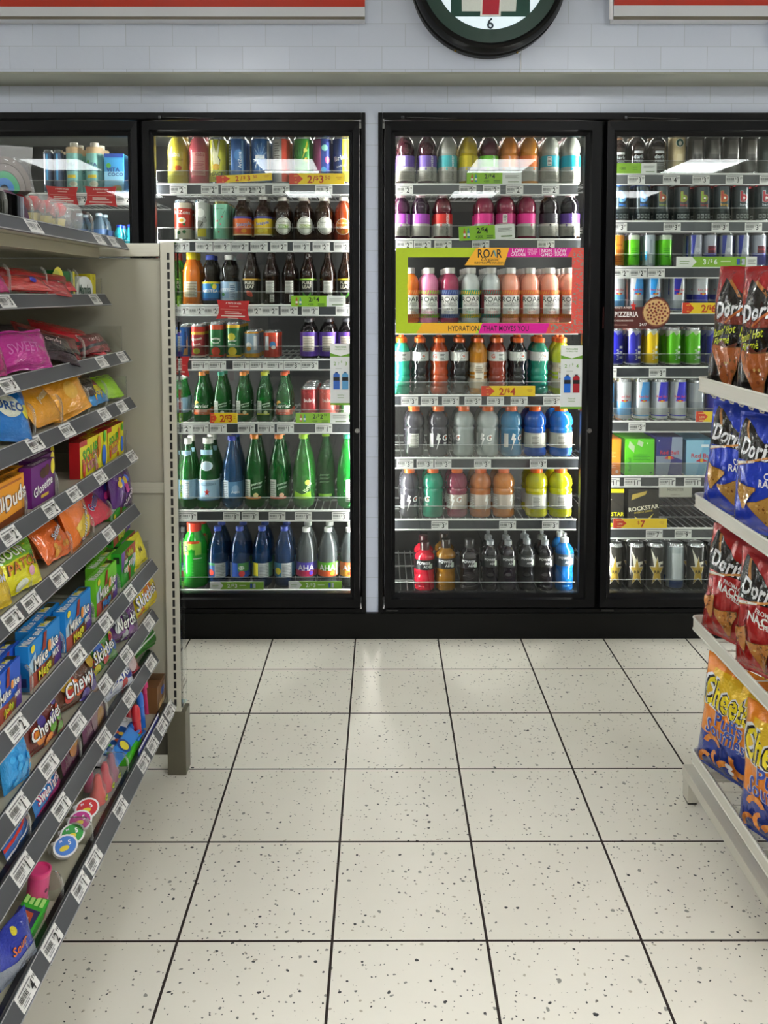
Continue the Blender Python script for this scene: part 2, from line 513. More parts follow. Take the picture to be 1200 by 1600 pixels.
# ------------------------------------------------------------ coolers: frames, doors, light strips
def ringbox(g, x0, x1, z0, z1, wl, wr, wt, wb, y0, y1, col, m):
    g.box(x0, x0 + wl, y0, y1, z0, z1, col, m); g.box(x1 - wr, x1, y0, y1, z0, z1, col, m)
    g.box(x0 + wl, x1 - wr, y0, y1, z1 - wt, z1, col, m); g.box(x0 + wl, x1 - wr, y0, y1, z0, z0 + wb, col, m)
DX = [(-108, 222), (230, 562), (601, 934), (942, 1275)]
ZD0, ZD1 = zat(948, YW), zat(190, YW)
DNAME = ['first door', 'second door', 'third door', 'fourth door']
H = ZD1 - ZD0
for nm, (xa, xb), ds, d0i in (('behind the candy gondola, left of the white tiled strip', (XA0, XA1), DX[:2], 0), ('right of the white tiled strip, behind the chip rack', (XB0, XB1), DX[2:], 2)):
    t = thing('display_cooler', 'black framed glass door cooler ' + nm, 'cooler', (0, 0, 0))
    g = G()
    ex = [xat(ds[0][0], YW) - .008, xat(ds[1][1], YW) + .008]
    ZO0, ZO1 = ZD0 - .006, ZD1 + .008
    g.bbox(xa, ex[0], YW - .008, YW + .08, ZBOT, ZT, .003, '0b0b0c', 'blackframe')
    g.bbox(ex[1], xb, YW - .008, YW + .08, ZBOT, ZT, .003, '0b0b0c', 'blackframe')
    g.bbox(ex[0], ex[1], YW - .008, YW + .08, ZO1, ZT, .003, '0b0b0c', 'blackframe')
    g.bbox(ex[0], ex[1], YW - .008, YW + .08, ZBOT, ZO0, .003, '0b0b0c', 'blackframe')
    xm = (xat(ds[0][1], YW) + xat(ds[1][0], YW)) / 2
    g.box(xm - .028, xm + .028, YW + .042, YW + .08, ZO0, ZO1, '080809', 'blackframe')
    g.build('frame', t)
    for (q0, q1) in ds:
        hx0 = xat(q0 + 30, YW); hx1 = xat(q0 + 110, YW)
        G().tube([(hx0, YW - .012, ZD1 + .014), (hx1, YW - .012, ZD1 + .01)], .0018, '6b6b6d', 'tin', 6).build('closer_rod', t)
        G().bbox(hx0 - .012, hx0 - .001, YW - .016, YW - .0085, ZD1 + .008, ZD1 + .02, .001, '3c3c3e', 'tin').build('closer_bracket', t)
        G().bbox(xat(q0 + 2, YW), xat(q0 + 22, YW), YW - .016, YW - .0085, ZD0 - .014, ZD0 - .006, .001, '39393a', 'tin').build('hinge_plate', t)
    for k_, (a, b) in enumerate(ds):
        di = d0i + k_
        x0, x1 = xat(a, YW), xat(b, YW)
        W = (x1 - x0) / 2
        wl = .042; wr = .062 if di == 2 else .04; wt = .056; wb = .056
        g = G()
        pr = [(0, 0), (.008, -.012), (.62, -.014), (.72, -.004), (1, 0), (1, .03), (0, .03)]
        def rail(p0, p1, q0, q1):
            n = len(g.v); k = len(pr)
            for (o, i) in ((p0, q0), (p1, q1)):
                for s_, y in pr:
                    g.v.append((o[0] + (i[0] - o[0]) * s_, y, o[1] + (i[1] - o[1]) * s_))
            for i in range(k):
                j = (i + 1) % k
                g.face((n + i, n + j, n + k + j, n + k + i), '0d0d0f', 'blackframe')
        O = [(-W, 0), (W, 0), (W, H), (-W, H)]; I = [(-W + wl, wb), (W - wr, wb), (W - wr, H - wt), (-W + wl, H - wt)]
        for i in range(4):
            j = (i + 1) % 4
            rail(O[i], O[j], I[i], I[j])
        dr = g.build('door', t, '%s from the left, black rails and clear glass' % ('first', 'second', 'third', 'fourth')[di])
        dr.location = ((x0 + x1) / 2, YW, ZD0)
        G().box(-W + wl, W - wr, .006, .010, wb, H - wt, 'ffffff', 'doorglass').build('glass_pane', dr)
        if di in (1, 2):
            g = G(); g.lathe([(0, .006), (.005, .006), (.006, .004), (.009, .004), (.0105, 0), (.0105, -.002)], '8d8d8d', 'tin', 18)
            zz = zat(672, YW) - ZD0
            xx = (xat(558 if di == 1 else 921, YW)) - (x0 + x1) / 2
            g.v = [(x + xx, -.014 - z, y + zz) for x, y, z in g.v]
            g.build('lock', dr)
# light strips and posts behind the door posts
for i, (px, sides) in enumerate(((-112, 'R'), (226, 'LR'), (566, 'L'), (597, 'R'), (938, 'LR'), (1280, 'L'))):
    x = xat(px, YW)
    t = thing('cooler_light', 'vertical cooler light tube behind the %s door post' % ('first', 'second', 'third', 'fourth', 'fifth', 'sixth')[i], 'light tube', (x, YW + .1, ZD0), group='vertical cooler light tubes')
    G().box(-.012, .012, -.012, .006, .01, H - .01, '202020', 'blackframe').build('housing', t)
    for s_ in sides:
        k = 1 if s_ == 'R' else -1
        g = G(); n = 8
        pts = [(k * .013 + .009 * k * math.sin(PI * q / n), -.004 + .014 * (q / n)) for q in range(n + 1)]
        g.prism(pts, lambda a, b_: (a, b_, .04), lambda a, b_: (a, b_, H - .04), 'ffffff', 'led')
        g.build('light_lens', t)
# soft light along the cooler ceiling
for i, (a, b) in enumerate(DX):
    t = tag(G().box(xat(a + 20, YW), xat(b - 20, YW), YW + .3, YW + .5, ZT + .01, ZT + .028, 'ffffff', 'ledtop').build('cooler_ceiling_lamp'),
            'long flat cooler lamp over the shelves of the %s' % DNAME[i], 'lamp', 'flat cooler lamps')
# ------------------------------------------------------------ price tags
def tag_art(price, w=.07, h=.034):
    d, c = price.split('.')
    a = [('r', -w / 2, -h / 2, w / 2, h / 2, 'ecebe8')]
    x = -w / 2 + .004
    rnd = random.Random(price)
    while x < -w * .02:
        bw = rnd.choice((.0008, .0014, .002))
        a.append(('r', x, -h * .12, x + bw, h * .2, '3a3a3c')); x += bw + rnd.choice((.0008, .0012))
    a += [('r', -w * .44, h * .3, w * .3, h * .37, '77777a'), ('r', -w * .44, -h * .34, -w * .1, -h * .28, '8a8a8c'), ('r', -w * .44, -h * .22, w * .0, -h * .18, '8a8a8c')]
    n = len(d)
    a += [('t', '$', w * (.07 - .05 * (n - 1)), h * .12, h * .3, '222222'), ('t', d, w * .2, -h * .06, h * .85, '1c1c1c', {'w': h * .68, 'b': .05}), ('t', c, w * (.37 + .03 * (n - 1)), h * .16, h * .36, '222222', {'w': h * .3, 'b': .02})]
    return a
_td = {}
def tag_mesh(price, w=.07, h=.034, tilt=0):
    k = (price, w, h)
    if k not in _td:
        g = G().box(-w / 2, w / 2, -.0004, .0006, -h / 2, h / 2, 'ecebe8', 'paper')
        g.art(tag_art(price, w, h), planemap((0, -.0006, 0), (1, 0, 0), (0, 0, 1), (0, -1, 0), .00015), L=99)
        _td[k] = g.data('price_tag')
    return _td[k]

# ------------------------------------------------------------ drinks
# profiles: r / R and z / H
PROF = {
 'sport': ([(0, .005), (.86, 0), (.95, .02), (.98, .05), (.98, .12), (.95, .14), (.95, .49), (.99, .515), (.95, .55), (.89, .575), (.95, .60), (1, .63), (1, .69), (.95, .745), (.84, .80), (.66, .85), (.5, .875), (.5, .885)], .53, .872),
 'slimsport': ([(0, .005), (.84, 0), (.96, .02), (1, .05), (1, .09), (.9, .12), (1, .15), (1, .18), (.9, .21), (1, .24), (1, .28), (.9, .31), (1, .34), (1, .38), (.88, .42), (.86, .46), (.98, .52), (1, .56), (1, .68), (.96, .72), (.8, .78), (.55, .84), (.5, .87)], .62, .85),
 'vitamin': ([(0, .005), (.88, 0), (.98, .015), (1, .04), (.98, .08), (1, .1), (.99, .58), (.93, .60), (.93, .62), (1, .65), (.99, .72), (.92, .80), (.76, .87), (.52, .92), (.5, .94)], .52, .93),
 'roar': ([(0, .005), (.9, 0), (.98, .015), (1, .04), (1, .07), (.97, .08), (.97, .62), (1, .64), (.97, .74), (.87, .81), (.66, .86), (.5, .885), (.5, .9)], .56, .895),
 'slender': ([(0, .01), (.8, 0), (.98, .03), (1, .08), (1, .42), (.96, .52), (.84, .62), (.62, .74), (.44, .84), (.38, .92), (.38, .94)], .42, .925),
 'litre': ([(0, .02), (.62, 0), (.9, .035), (1, .09), (.98, .12), (1, .15), (1, .42), (.97, .5), (.82, .64), (.6, .76), (.42, .86), (.34, .93), (.34, .95)], .4, .94),
 'pelle': ([(0, .01), (.88, 0), (1, .02), (1, .46), (.97, .54), (.8, .66), (.56, .77), (.42, .85), (.38, .93), (.38, .95)], .46, .92),
 'tea': ([(0, .01), (.92, 0), (1, .02), (1, .50), (.98, .56), (.8, .66), (.58, .74), (.42, .84), (.38, .92), (.38, .95)], .45, .93),
 'snapple': ([(0, .01), (.92, 0), (1, .02), (1, .54), (.98, .62), (.84, .72), (.62, .8), (.46, .87), (.44, .93)], .56, .925),
 'juice': ([(0, .01), (.92, 0), (1, .02), (1, .6), (.96, .66), (.8, .74), (.55, .84), (.5, .88)], .55, .865),
 'waisted': ([(0, .01), (.92, 0), (1, .03), (1, .45), (.9, .5), (.72, .55), (.82, .64), (.86, .7), (.8, .76), (.6, .84), (.46, .9), (.46, .92)], .5, .905),
 'soda': ([(0, .02), (.7, 0), (.94, .04), (1, .1), (1, .46), (.97, .56), (.86, .7), (.62, .82), (.4, .9), (.32, .935), (.32, .95)], .38, .93),
 'power': ([(0, .01), (.88, 0), (.95, .02), (.95, .08), (.90, .10), (.95, .13), (.95, .3), (.88, .34), (.94, .40), (1, .45), (1, .64), (.97, .67), (.99, .69), (.9, .74), (.66, .79), (.46, .83), (.44, .85)], .46, .835),
 'flask': ([(0, .01), (.92, 0), (1, .02), (1, .58), (.96, .68), (.82, .78), (.55, .86), (.45, .9), (.45, .93)], .5, .915),
 'coco': ([(0, .01), (.92, 0), (1, .03), (1, .3), (.96, .45), (1, .6), (.94, .72), (.78, .82), (.52, .9), (.45, .92)], .52, .905),
}
def capg(kind, r, z0, H, col, g):
    n = 20
    if kind == 'sportcap':
        g.lathe([(r, z0), (r, z0 + .45 * (H - z0)), (r * .9, z0 + .52 * (H - z0)), (r * .5, z0 + .58 * (H - z0)), (r * .42, z0 + .8 * (H - z0)), (r * .5, z0 + .86 * (H - z0)), (r * .45, H), (0, H)], col, 'plastic', n)
    else:
        g.lathe([(r * .98, z0), (r, z0 + .002), (r, H - .003), (r * .93, H), (0, H)], col, 'plastic', 28, lobes=14, lobe=.015)
    return g
_dk = {}
def drink_mesh(sp, R, H):
    TK[0] = 1.22
    r = drink_parts(sp, R, H)
    TK[0] = 1.0
    return r
def drink_parts(sp, R, H):
    """parts of a drink as (name, mesh)"""
    shape, col, mat, cap, art = sp['s'], sp['c'], sp.get('m', 'liquid'), sp.get('cap', 'ffffff'), sp.get('a', [])
    key = (id(sp), round(R, 3), round(H, 3))
    if key in _dk:
        return _dk[key]
    out = []
    rr = 1.0
    if shape == 'can':
        g = G()
        bands = [(0, .012), (.70, .004), (.8, 0), (1, .045)]
        g.lathe([(r * R, z * H) for r, z in bands], 'c9cbcd', 'tin', 28)
        g.lathe([(R, .045 * H), (R, .93 * H)], col, 'canprint', 28)
        e = lambda u, v, lv: ((R + .0001 + .00015 * lv) * math.sin(u / R), -(R + .0001 + .00015 * lv) * math.cos(u / R), v)
        g.art(art, e, R, H, R, 'canprint', min(.008, R * .22))
        out.append(('can_body', g.data('can_body')))
        g = G(); tc_ = sp.get('top', 'cfd1d3')
        g.lathe([(R, .93 * H), (.86 * R, .985 * H), (.86 * R, H), (.80 * R, H), (.77 * R, .985 * H), (0, .985 * H)], tc_, 'tin', 28)
        g.prism([(.16 * R * math.cos(a), .34 * R * math.sin(a)) for a in [2 * PI * i / 10 for i in range(10)]],
                lambda a, b: (a, b - .12 * R, .986 * H), lambda a, b: (a, b - .12 * R, .993 * H), tc_, 'tin')
        out.append(('can_lid', g.data('can_lid')))
    elif shape == 'box':
        D = sp.get('d', 1.5) * R
        g = G().bbox(-R, R, -R, D, 0, H, .0015, col, mat)
        f = planemap((0, -R - .0002, 0), (1, 0, 0), (0, 0, 1), (0, -1, 0), .0002)
        g.art(art, f, R, H, R, 'print', 99)
        if 'a2' in sp:
            g.art(sp['a2'], planemap((0, 0, H + .0002), (1, 0, 0), (0, 1, 0), (0, 0, 1), .0002), R, R, R, 'print', 99)
        out.append(('carton', g.data('carton')))
    else:
        prof, cr, cz = PROF[shape]
        g = G()
        pp = [(r * R, z * H) for r, z in prof]
        if mat == 'clearbottle' and sp.get('fill', 1):
            g.lathe(pp, col, mat, 28, lobes=sp.get('lobes', 0), lobe=.02)
        else:
            g.lathe(pp, col, mat, 28, lobes=sp.get('lobes', 0), lobe=.03)
        out.append(('bottle_body', g.data('bottle_body')))
        out.append(('cap', capg(sp.get('ck', ''), cr * R, cz * H, H, cap, G()).data('cap')))
        if art:
            q = sp.get('lr', 1.0) * R
            def e(u, v, lv):
                # follow the bottle's own outline
                r = q
                if sp.get('fit'):
                    zz = v / H
                    for (r0, z0), (r1, z1) in zip(prof, prof[1:]):
                        if z0 <= zz <= z1 and z1 > z0:
                            r = R * (r0 + (r1 - r0) * (zz - z0) / (z1 - z0)); break
                k = r + .0006 + .0002 * lv
                return (k * math.sin(u / R), -k * math.cos(u / R), v)
            g = G().art(art, e, R, H, R, sp.get('lm', 'print'), min(.007, R * .22))
            out.append(('bottle_label', g.data('bottle_label')))
    _dk[key] = out
    return out

PI_ = 3.1415
def wrap(y0, y1, c): return ('r', -PI_, y0, PI_, y1, c)
def T(s, x, y, h, c, **o): return ('t', s, x, y, h, c, o)
def lines(x0, x1, y0, y1, c, n=5):
    return [('r', x0, y0 + (y1 - y0) * i / n, x1 - (.15 if i % 2 else 0) * (x1 - x0), y0 + (y1 - y0) * (i + .45) / n, c) for i in range(n)]
def S(s, c, **k):
    d = {'s': s, 'c': c}; d.update(k); return d
BOLT = [(-.30, .46), (-.02, .43), (-.16, .37), (.02, .36), (-.42, .12), (-.22, .32), (-.44, .33)]
def gat(c, lab=None, turn=0, mat='liquid'):
    a = []
    if lab == 'silver':
        a = [wrap(.17, .46, 'b9b9ae'), ('r', -.5, .2, .3, .43, 'cfcfc6')] + lines(-.4, .2, .22, .42, '77776f', 8)
    elif lab == 'back':
        a = [('r', -.5, .18, .45, .45, 'bfc0b8')] + lines(-.42, .38, .2, .44, '6f706a', 9)
    elif lab == 'white':
        a = [wrap(.17, .46, 'b4a89c'), ('p', [(x + turn - .15, y) for x, y in BOLT], 'e9e9e6'), T('G', turn + .3, .37, .62, 'efefec', b=.05, sh=.2), ('p', [(turn + .3, .39), (turn + .44, .4), (turn + .36, .34)], 'e0561a')] + lines(-1.2, -.7, .2, .42, 'e2e2de', 6)
    else:
        a = [('p', [(x + turn - .15, y) for x, y in BOLT], 'e9e9e6'), T('G', turn + .3, .37, .62, 'efefec', b=.05, sh=.2), ('p', [(turn + .3, .39), (turn + .44, .4), (turn + .36, .34)], 'e0561a')] + lines(turn + .15, turn + .45, .22, .29, 'd9d9d6', 3) + [('r', turn - 1.3, .18, turn - .85, .45, 'c9cac6')]
    return S('sport', c, m=mat, cap='ef6a1e', a=a, lr=.955)
def slim(c, lab='g', lb='c8c8c4'):
    if lab == 'g':
        a = [wrap(.55, .70, lb), T('G', .35, .63, .62, '2c2c2c', b=.06, sh=.2), ('p', [(-.2, .69), (.1, .68), (-.02, .63), (.1, .62), (-.3, .5), (-.1, .6), (-.3, .61)], 'f2f2ee'), T('G', .33, .635, .6, 'f2f2f0', b=.03, sh=.2), ('c', .42, .63, .1, 'e5561c')]
    elif lab == 'tall':
        a = [wrap(.1, .52, 'c9b9a2'), ('r', -.5, .2, .5, .5, 'dcd4c6')] + lines(-.4, .4, .22, .48, '8a8070', 8)
    else:
        a = [wrap(.55, .70, lb), ('r', -.1, .56, .6, .69, 'd8d8d4')] + lines(0, .5, .57, .68, '55554f', 5) + [T('G', -.6, .63, .5, 'd2452a', b=.05)]
    return S('slimsport', c, cap='ee6a1c', ck='sportcap', a=a, fit=1 if lab == 'tall' else 0)
def vit(c, lab, turn=.35, mat='liquid', back=False, low='b6b3aa'):
    a = [wrap(.06, .34, low), wrap(.34, .56, lab)]
    if back:
        a += [('r', turn - .2, .36, turn + .25, .54, 'ecebe6')] + lines(turn - .15, turn + .2, .38, .53, '4a4a4a', 6) + lines(-.6, .7, .1, .3, '8f8c84', 7)
    else:
        a += [T('vitamin', turn, .2, .42, '2f2f2f', rot=90), T('water', turn, .45, .42, 'f2f2f2' if lab != 'd9c318' else '4b4b2a', rot=90), ('c', turn - .6, .3, .1, lab, 1.4)] + lines(turn - .8, turn - .3, .1, .22, '98958d', 4)
    return S('vitamin', c, m=mat, cap='b99aa0' if mat == 'liquid' else 'c4bcb4', a=a)
def zig(y0, y1, c, n=14):
    a = []
    for i in range(n):
        x = -1.5 + 3.0 * i / n
        a.append(('p', [(x, y0), (x + .1, y0), (x + .21, y1), (x + .11, y1)], c))
    return a
def roar(c, lab, lab2, tx, mat='liquid'):
    a = [wrap(.09, .60, lab)] + zig(.09, .17, lab2) + zig(.17, .1, lab2) + zig(.52, .59, lab2)
    a += [('r', -.8, .16, .8, .5, 'e8e6e2'), ('c', -.62, .2, .18, 'e8e6e2'), T('ROAR', 0, .43, .62, '1d1d1f', w=.52, b=.01), T('Organic', .1, .365, .26, '1d1d1f', sh=.3),
          ('r', -.65, .315, .65, .33, '8d8d8d'), ('r', -.5, .295, .5, .303, 'b0b0b0'), T('25%', 0, .255, .25, '2a2a2a')]
    a += [T(tx[0], 0, .205, .15, tx[2], w=.15), T(tx[1], 0, .18, .15, tx[2], w=.15)]
    return S('roar', c, m=mat, cap='d7d4d2', a=a, lr=.975)
GREEN = '17702c'
def perr(lab, c2, cap, shape='slender', c=GREEN, txt=1, y=(.14, .42), clear=0):
    y0, y1 = y
    if clear:
        a = [('r', -.85, y0, -.2, y1, 'b9beb4')] + lines(-.8, -.25, y0 + .01, y1 - .01, '868d84', 8) + [T('perrier', .4, y1 - .05, .3, 'd3d6cf', rot=10, sh=.2), T('perrier', .42, y1 - .1, .26, 'd3d6cf', rot=10, sh=.2), ('r', -.8, y0, .75, y0 + .03, lab), ('c', .3, y0 + .05, .22, c2)]
    else:
        a = [wrap(y0, y0 + .11, lab), ('r', -.75, y0 + .05, .75, y0 + .1, c2), ('c', -.55, y1 - .05, .32, 'e9a63c'), ('c', 0, y1 - .1, .74, '1d6b30', .55)]
        a += [('c', 0, y1 - .1, .7, '20522a', .5), T('perrier', 0, y1 - .1, .52, 'f1f1ea', b=.02)]
        a += [T('perrier', 0, y0 + .03, .2, 'f1ece0')]
    return S(shape, c, m='clearbottle', cap=cap, a=a)
def pelle(c, a_): return S('pelle', c, m='clearbottle', cap='e6e4dc', a=a_)
def backlab(x0, x1, y0, y1, c='d0cfc8', d='77766f', n=9): return [('r', x0, y0, x1, y1, c)] + lines(x0 + .06, x1 - .06, y0 + .01, y1 - .01, d, n)
def tea(c, art, mat='clearbottle', cap='2b2320'): return S('tea', c, m=mat, cap=cap, a=art)
TEA = '2a1408'
def leafpair(y, c): return [('p', [(0, y - .06), (-.55, y + .03), (-.5, y - .03), (-.2, y - .09)], c), ('p', [(0, y - .06), (.55, y + .03), (.5, y - .03), (.2, y - .09)], c)]
def pure(top, leaf, kind=0):
    a = [wrap(.04, .46, '16130f'), wrap(.43, .46, top), T('PURE', 0, .385, .44, 'e9e4d2', b=.01), T('LEAF', 0, .315, .44, 'e9e4d2', b=.01)]
    a += leafpair(.2, leaf) if kind == 0 else [('c', 0, .19, .34, leaf), ('c', -.2, .22, .2, 'd96a4e'), ('c', .2, .16, .2, 'b8371f')]
    return tea(TEA, a)
def purback(): return tea(TEA, backlab(-.5, .55, .2, .42) + backlab(.05, .55, .04, .18, 'dedcd4', '2c2c2c', 4))
def good(c2, txt): return S('flask', '3a1d09', m='clearbottle', cap='ddd8cc', a=[('c', .2, .34, .92, 'dedcd2'), ('c', .2, .34, .84, '5b5f56'), ('c', .2, .34, .79, 'd5d5cb'), ('r', -.42, .28, .82, .37, c2), T('GoodDrink', .2, .42, .2, '3f4a3a'), T(txt, .2, .325, .26, 'f3f3ea', b=.02)])
def can(c, a, top='cfd1d3'): return S('can', c, a=a, top=top)
SIL = 'b9bec3'
def rb(c1, c2, kind=0, red=True):
    """slim energy can: kind 0 diagonal, 1 bottom band, 2 all one colour"""
    if kind == 0:
        a = [('p', [(-.2, .93), (1.1, .93), (1.1, .46), (-.5, .46)], c1), ('r', -1.6, .1, 1.6, .13, c1)]
    elif kind == 1:
        a = [wrap(.1, .46, c1), wrap(.1, .13, c2)]
    elif kind == 3:
        a = [('p', [(-.7, .93), (.4, .93), (-.1, .46), (-.7, .46)], c1), ('p', [(.4, .93), (1.4, .93), (1.4, .5), (.6, .5)], 'c4c8cc'), wrap(.08, .1, c1)]
    else:
        a = [wrap(.08, .78, c1), ('p', [(-1, .78), (-.3, .9), (0, .8), (.6, .88), (1.2, .78), (1.2, .7), (-1, .7)], c1), T('Red Bull', .1, .3, .34, 'e4e7ea', rot=90)] + lines(.35, .9, .2, .6, 'dfe3e6', 3)
    if kind in (0, 1, 3) and red:
        a += [T('Red Bull', .05, .58, .34, 'c32133', b=.03), ('c', 0, .47, .2, 'd7a52c', .7), ('c', -.25, .48, .15, 'c02a33', .6), ('c', .25, .48, .15, 'c02a33', .6)]
    return can(c2, a)
def bang(rim, c1, c2):
    a = [wrap(.045, .93, '2f3b40'), T('b', 0, .66, 1.5, c2, b=.08, o=c1, ow=.05), ('c', .02, .62, .14, 'e8e8e0'), T('bang', 0, .44, .4, c1, b=.02), ('r', -.8, .36, .8, .37, '7a8588'), ('r', -.8, .31, .8, .317, '7a8588'), ('r', -.8, .26, .8, .267, '7a8588')]
    for i in range(4):
        a += [('r', -.85 + .44 * i, .07, -.5 + .44 * i, .19, 'b9bfc0'), ('r', -.78 + .44 * i, .1, -.57 + .44 * i, .16, '3a4448')]
    return can('2f3b40', a, rim)
STAR = [(math.cos(PI / 2 + i * PI / 5) * (1 if i % 2 == 0 else .42), math.sin(PI / 2 + i * PI / 5) * (1 if i % 2 == 0 else .42)) for i in range(10)]
def star(cx, cy, s, c, asp): return ('p', [(cx + x * s, cy + y * s * asp) for x, y in STAR], c)
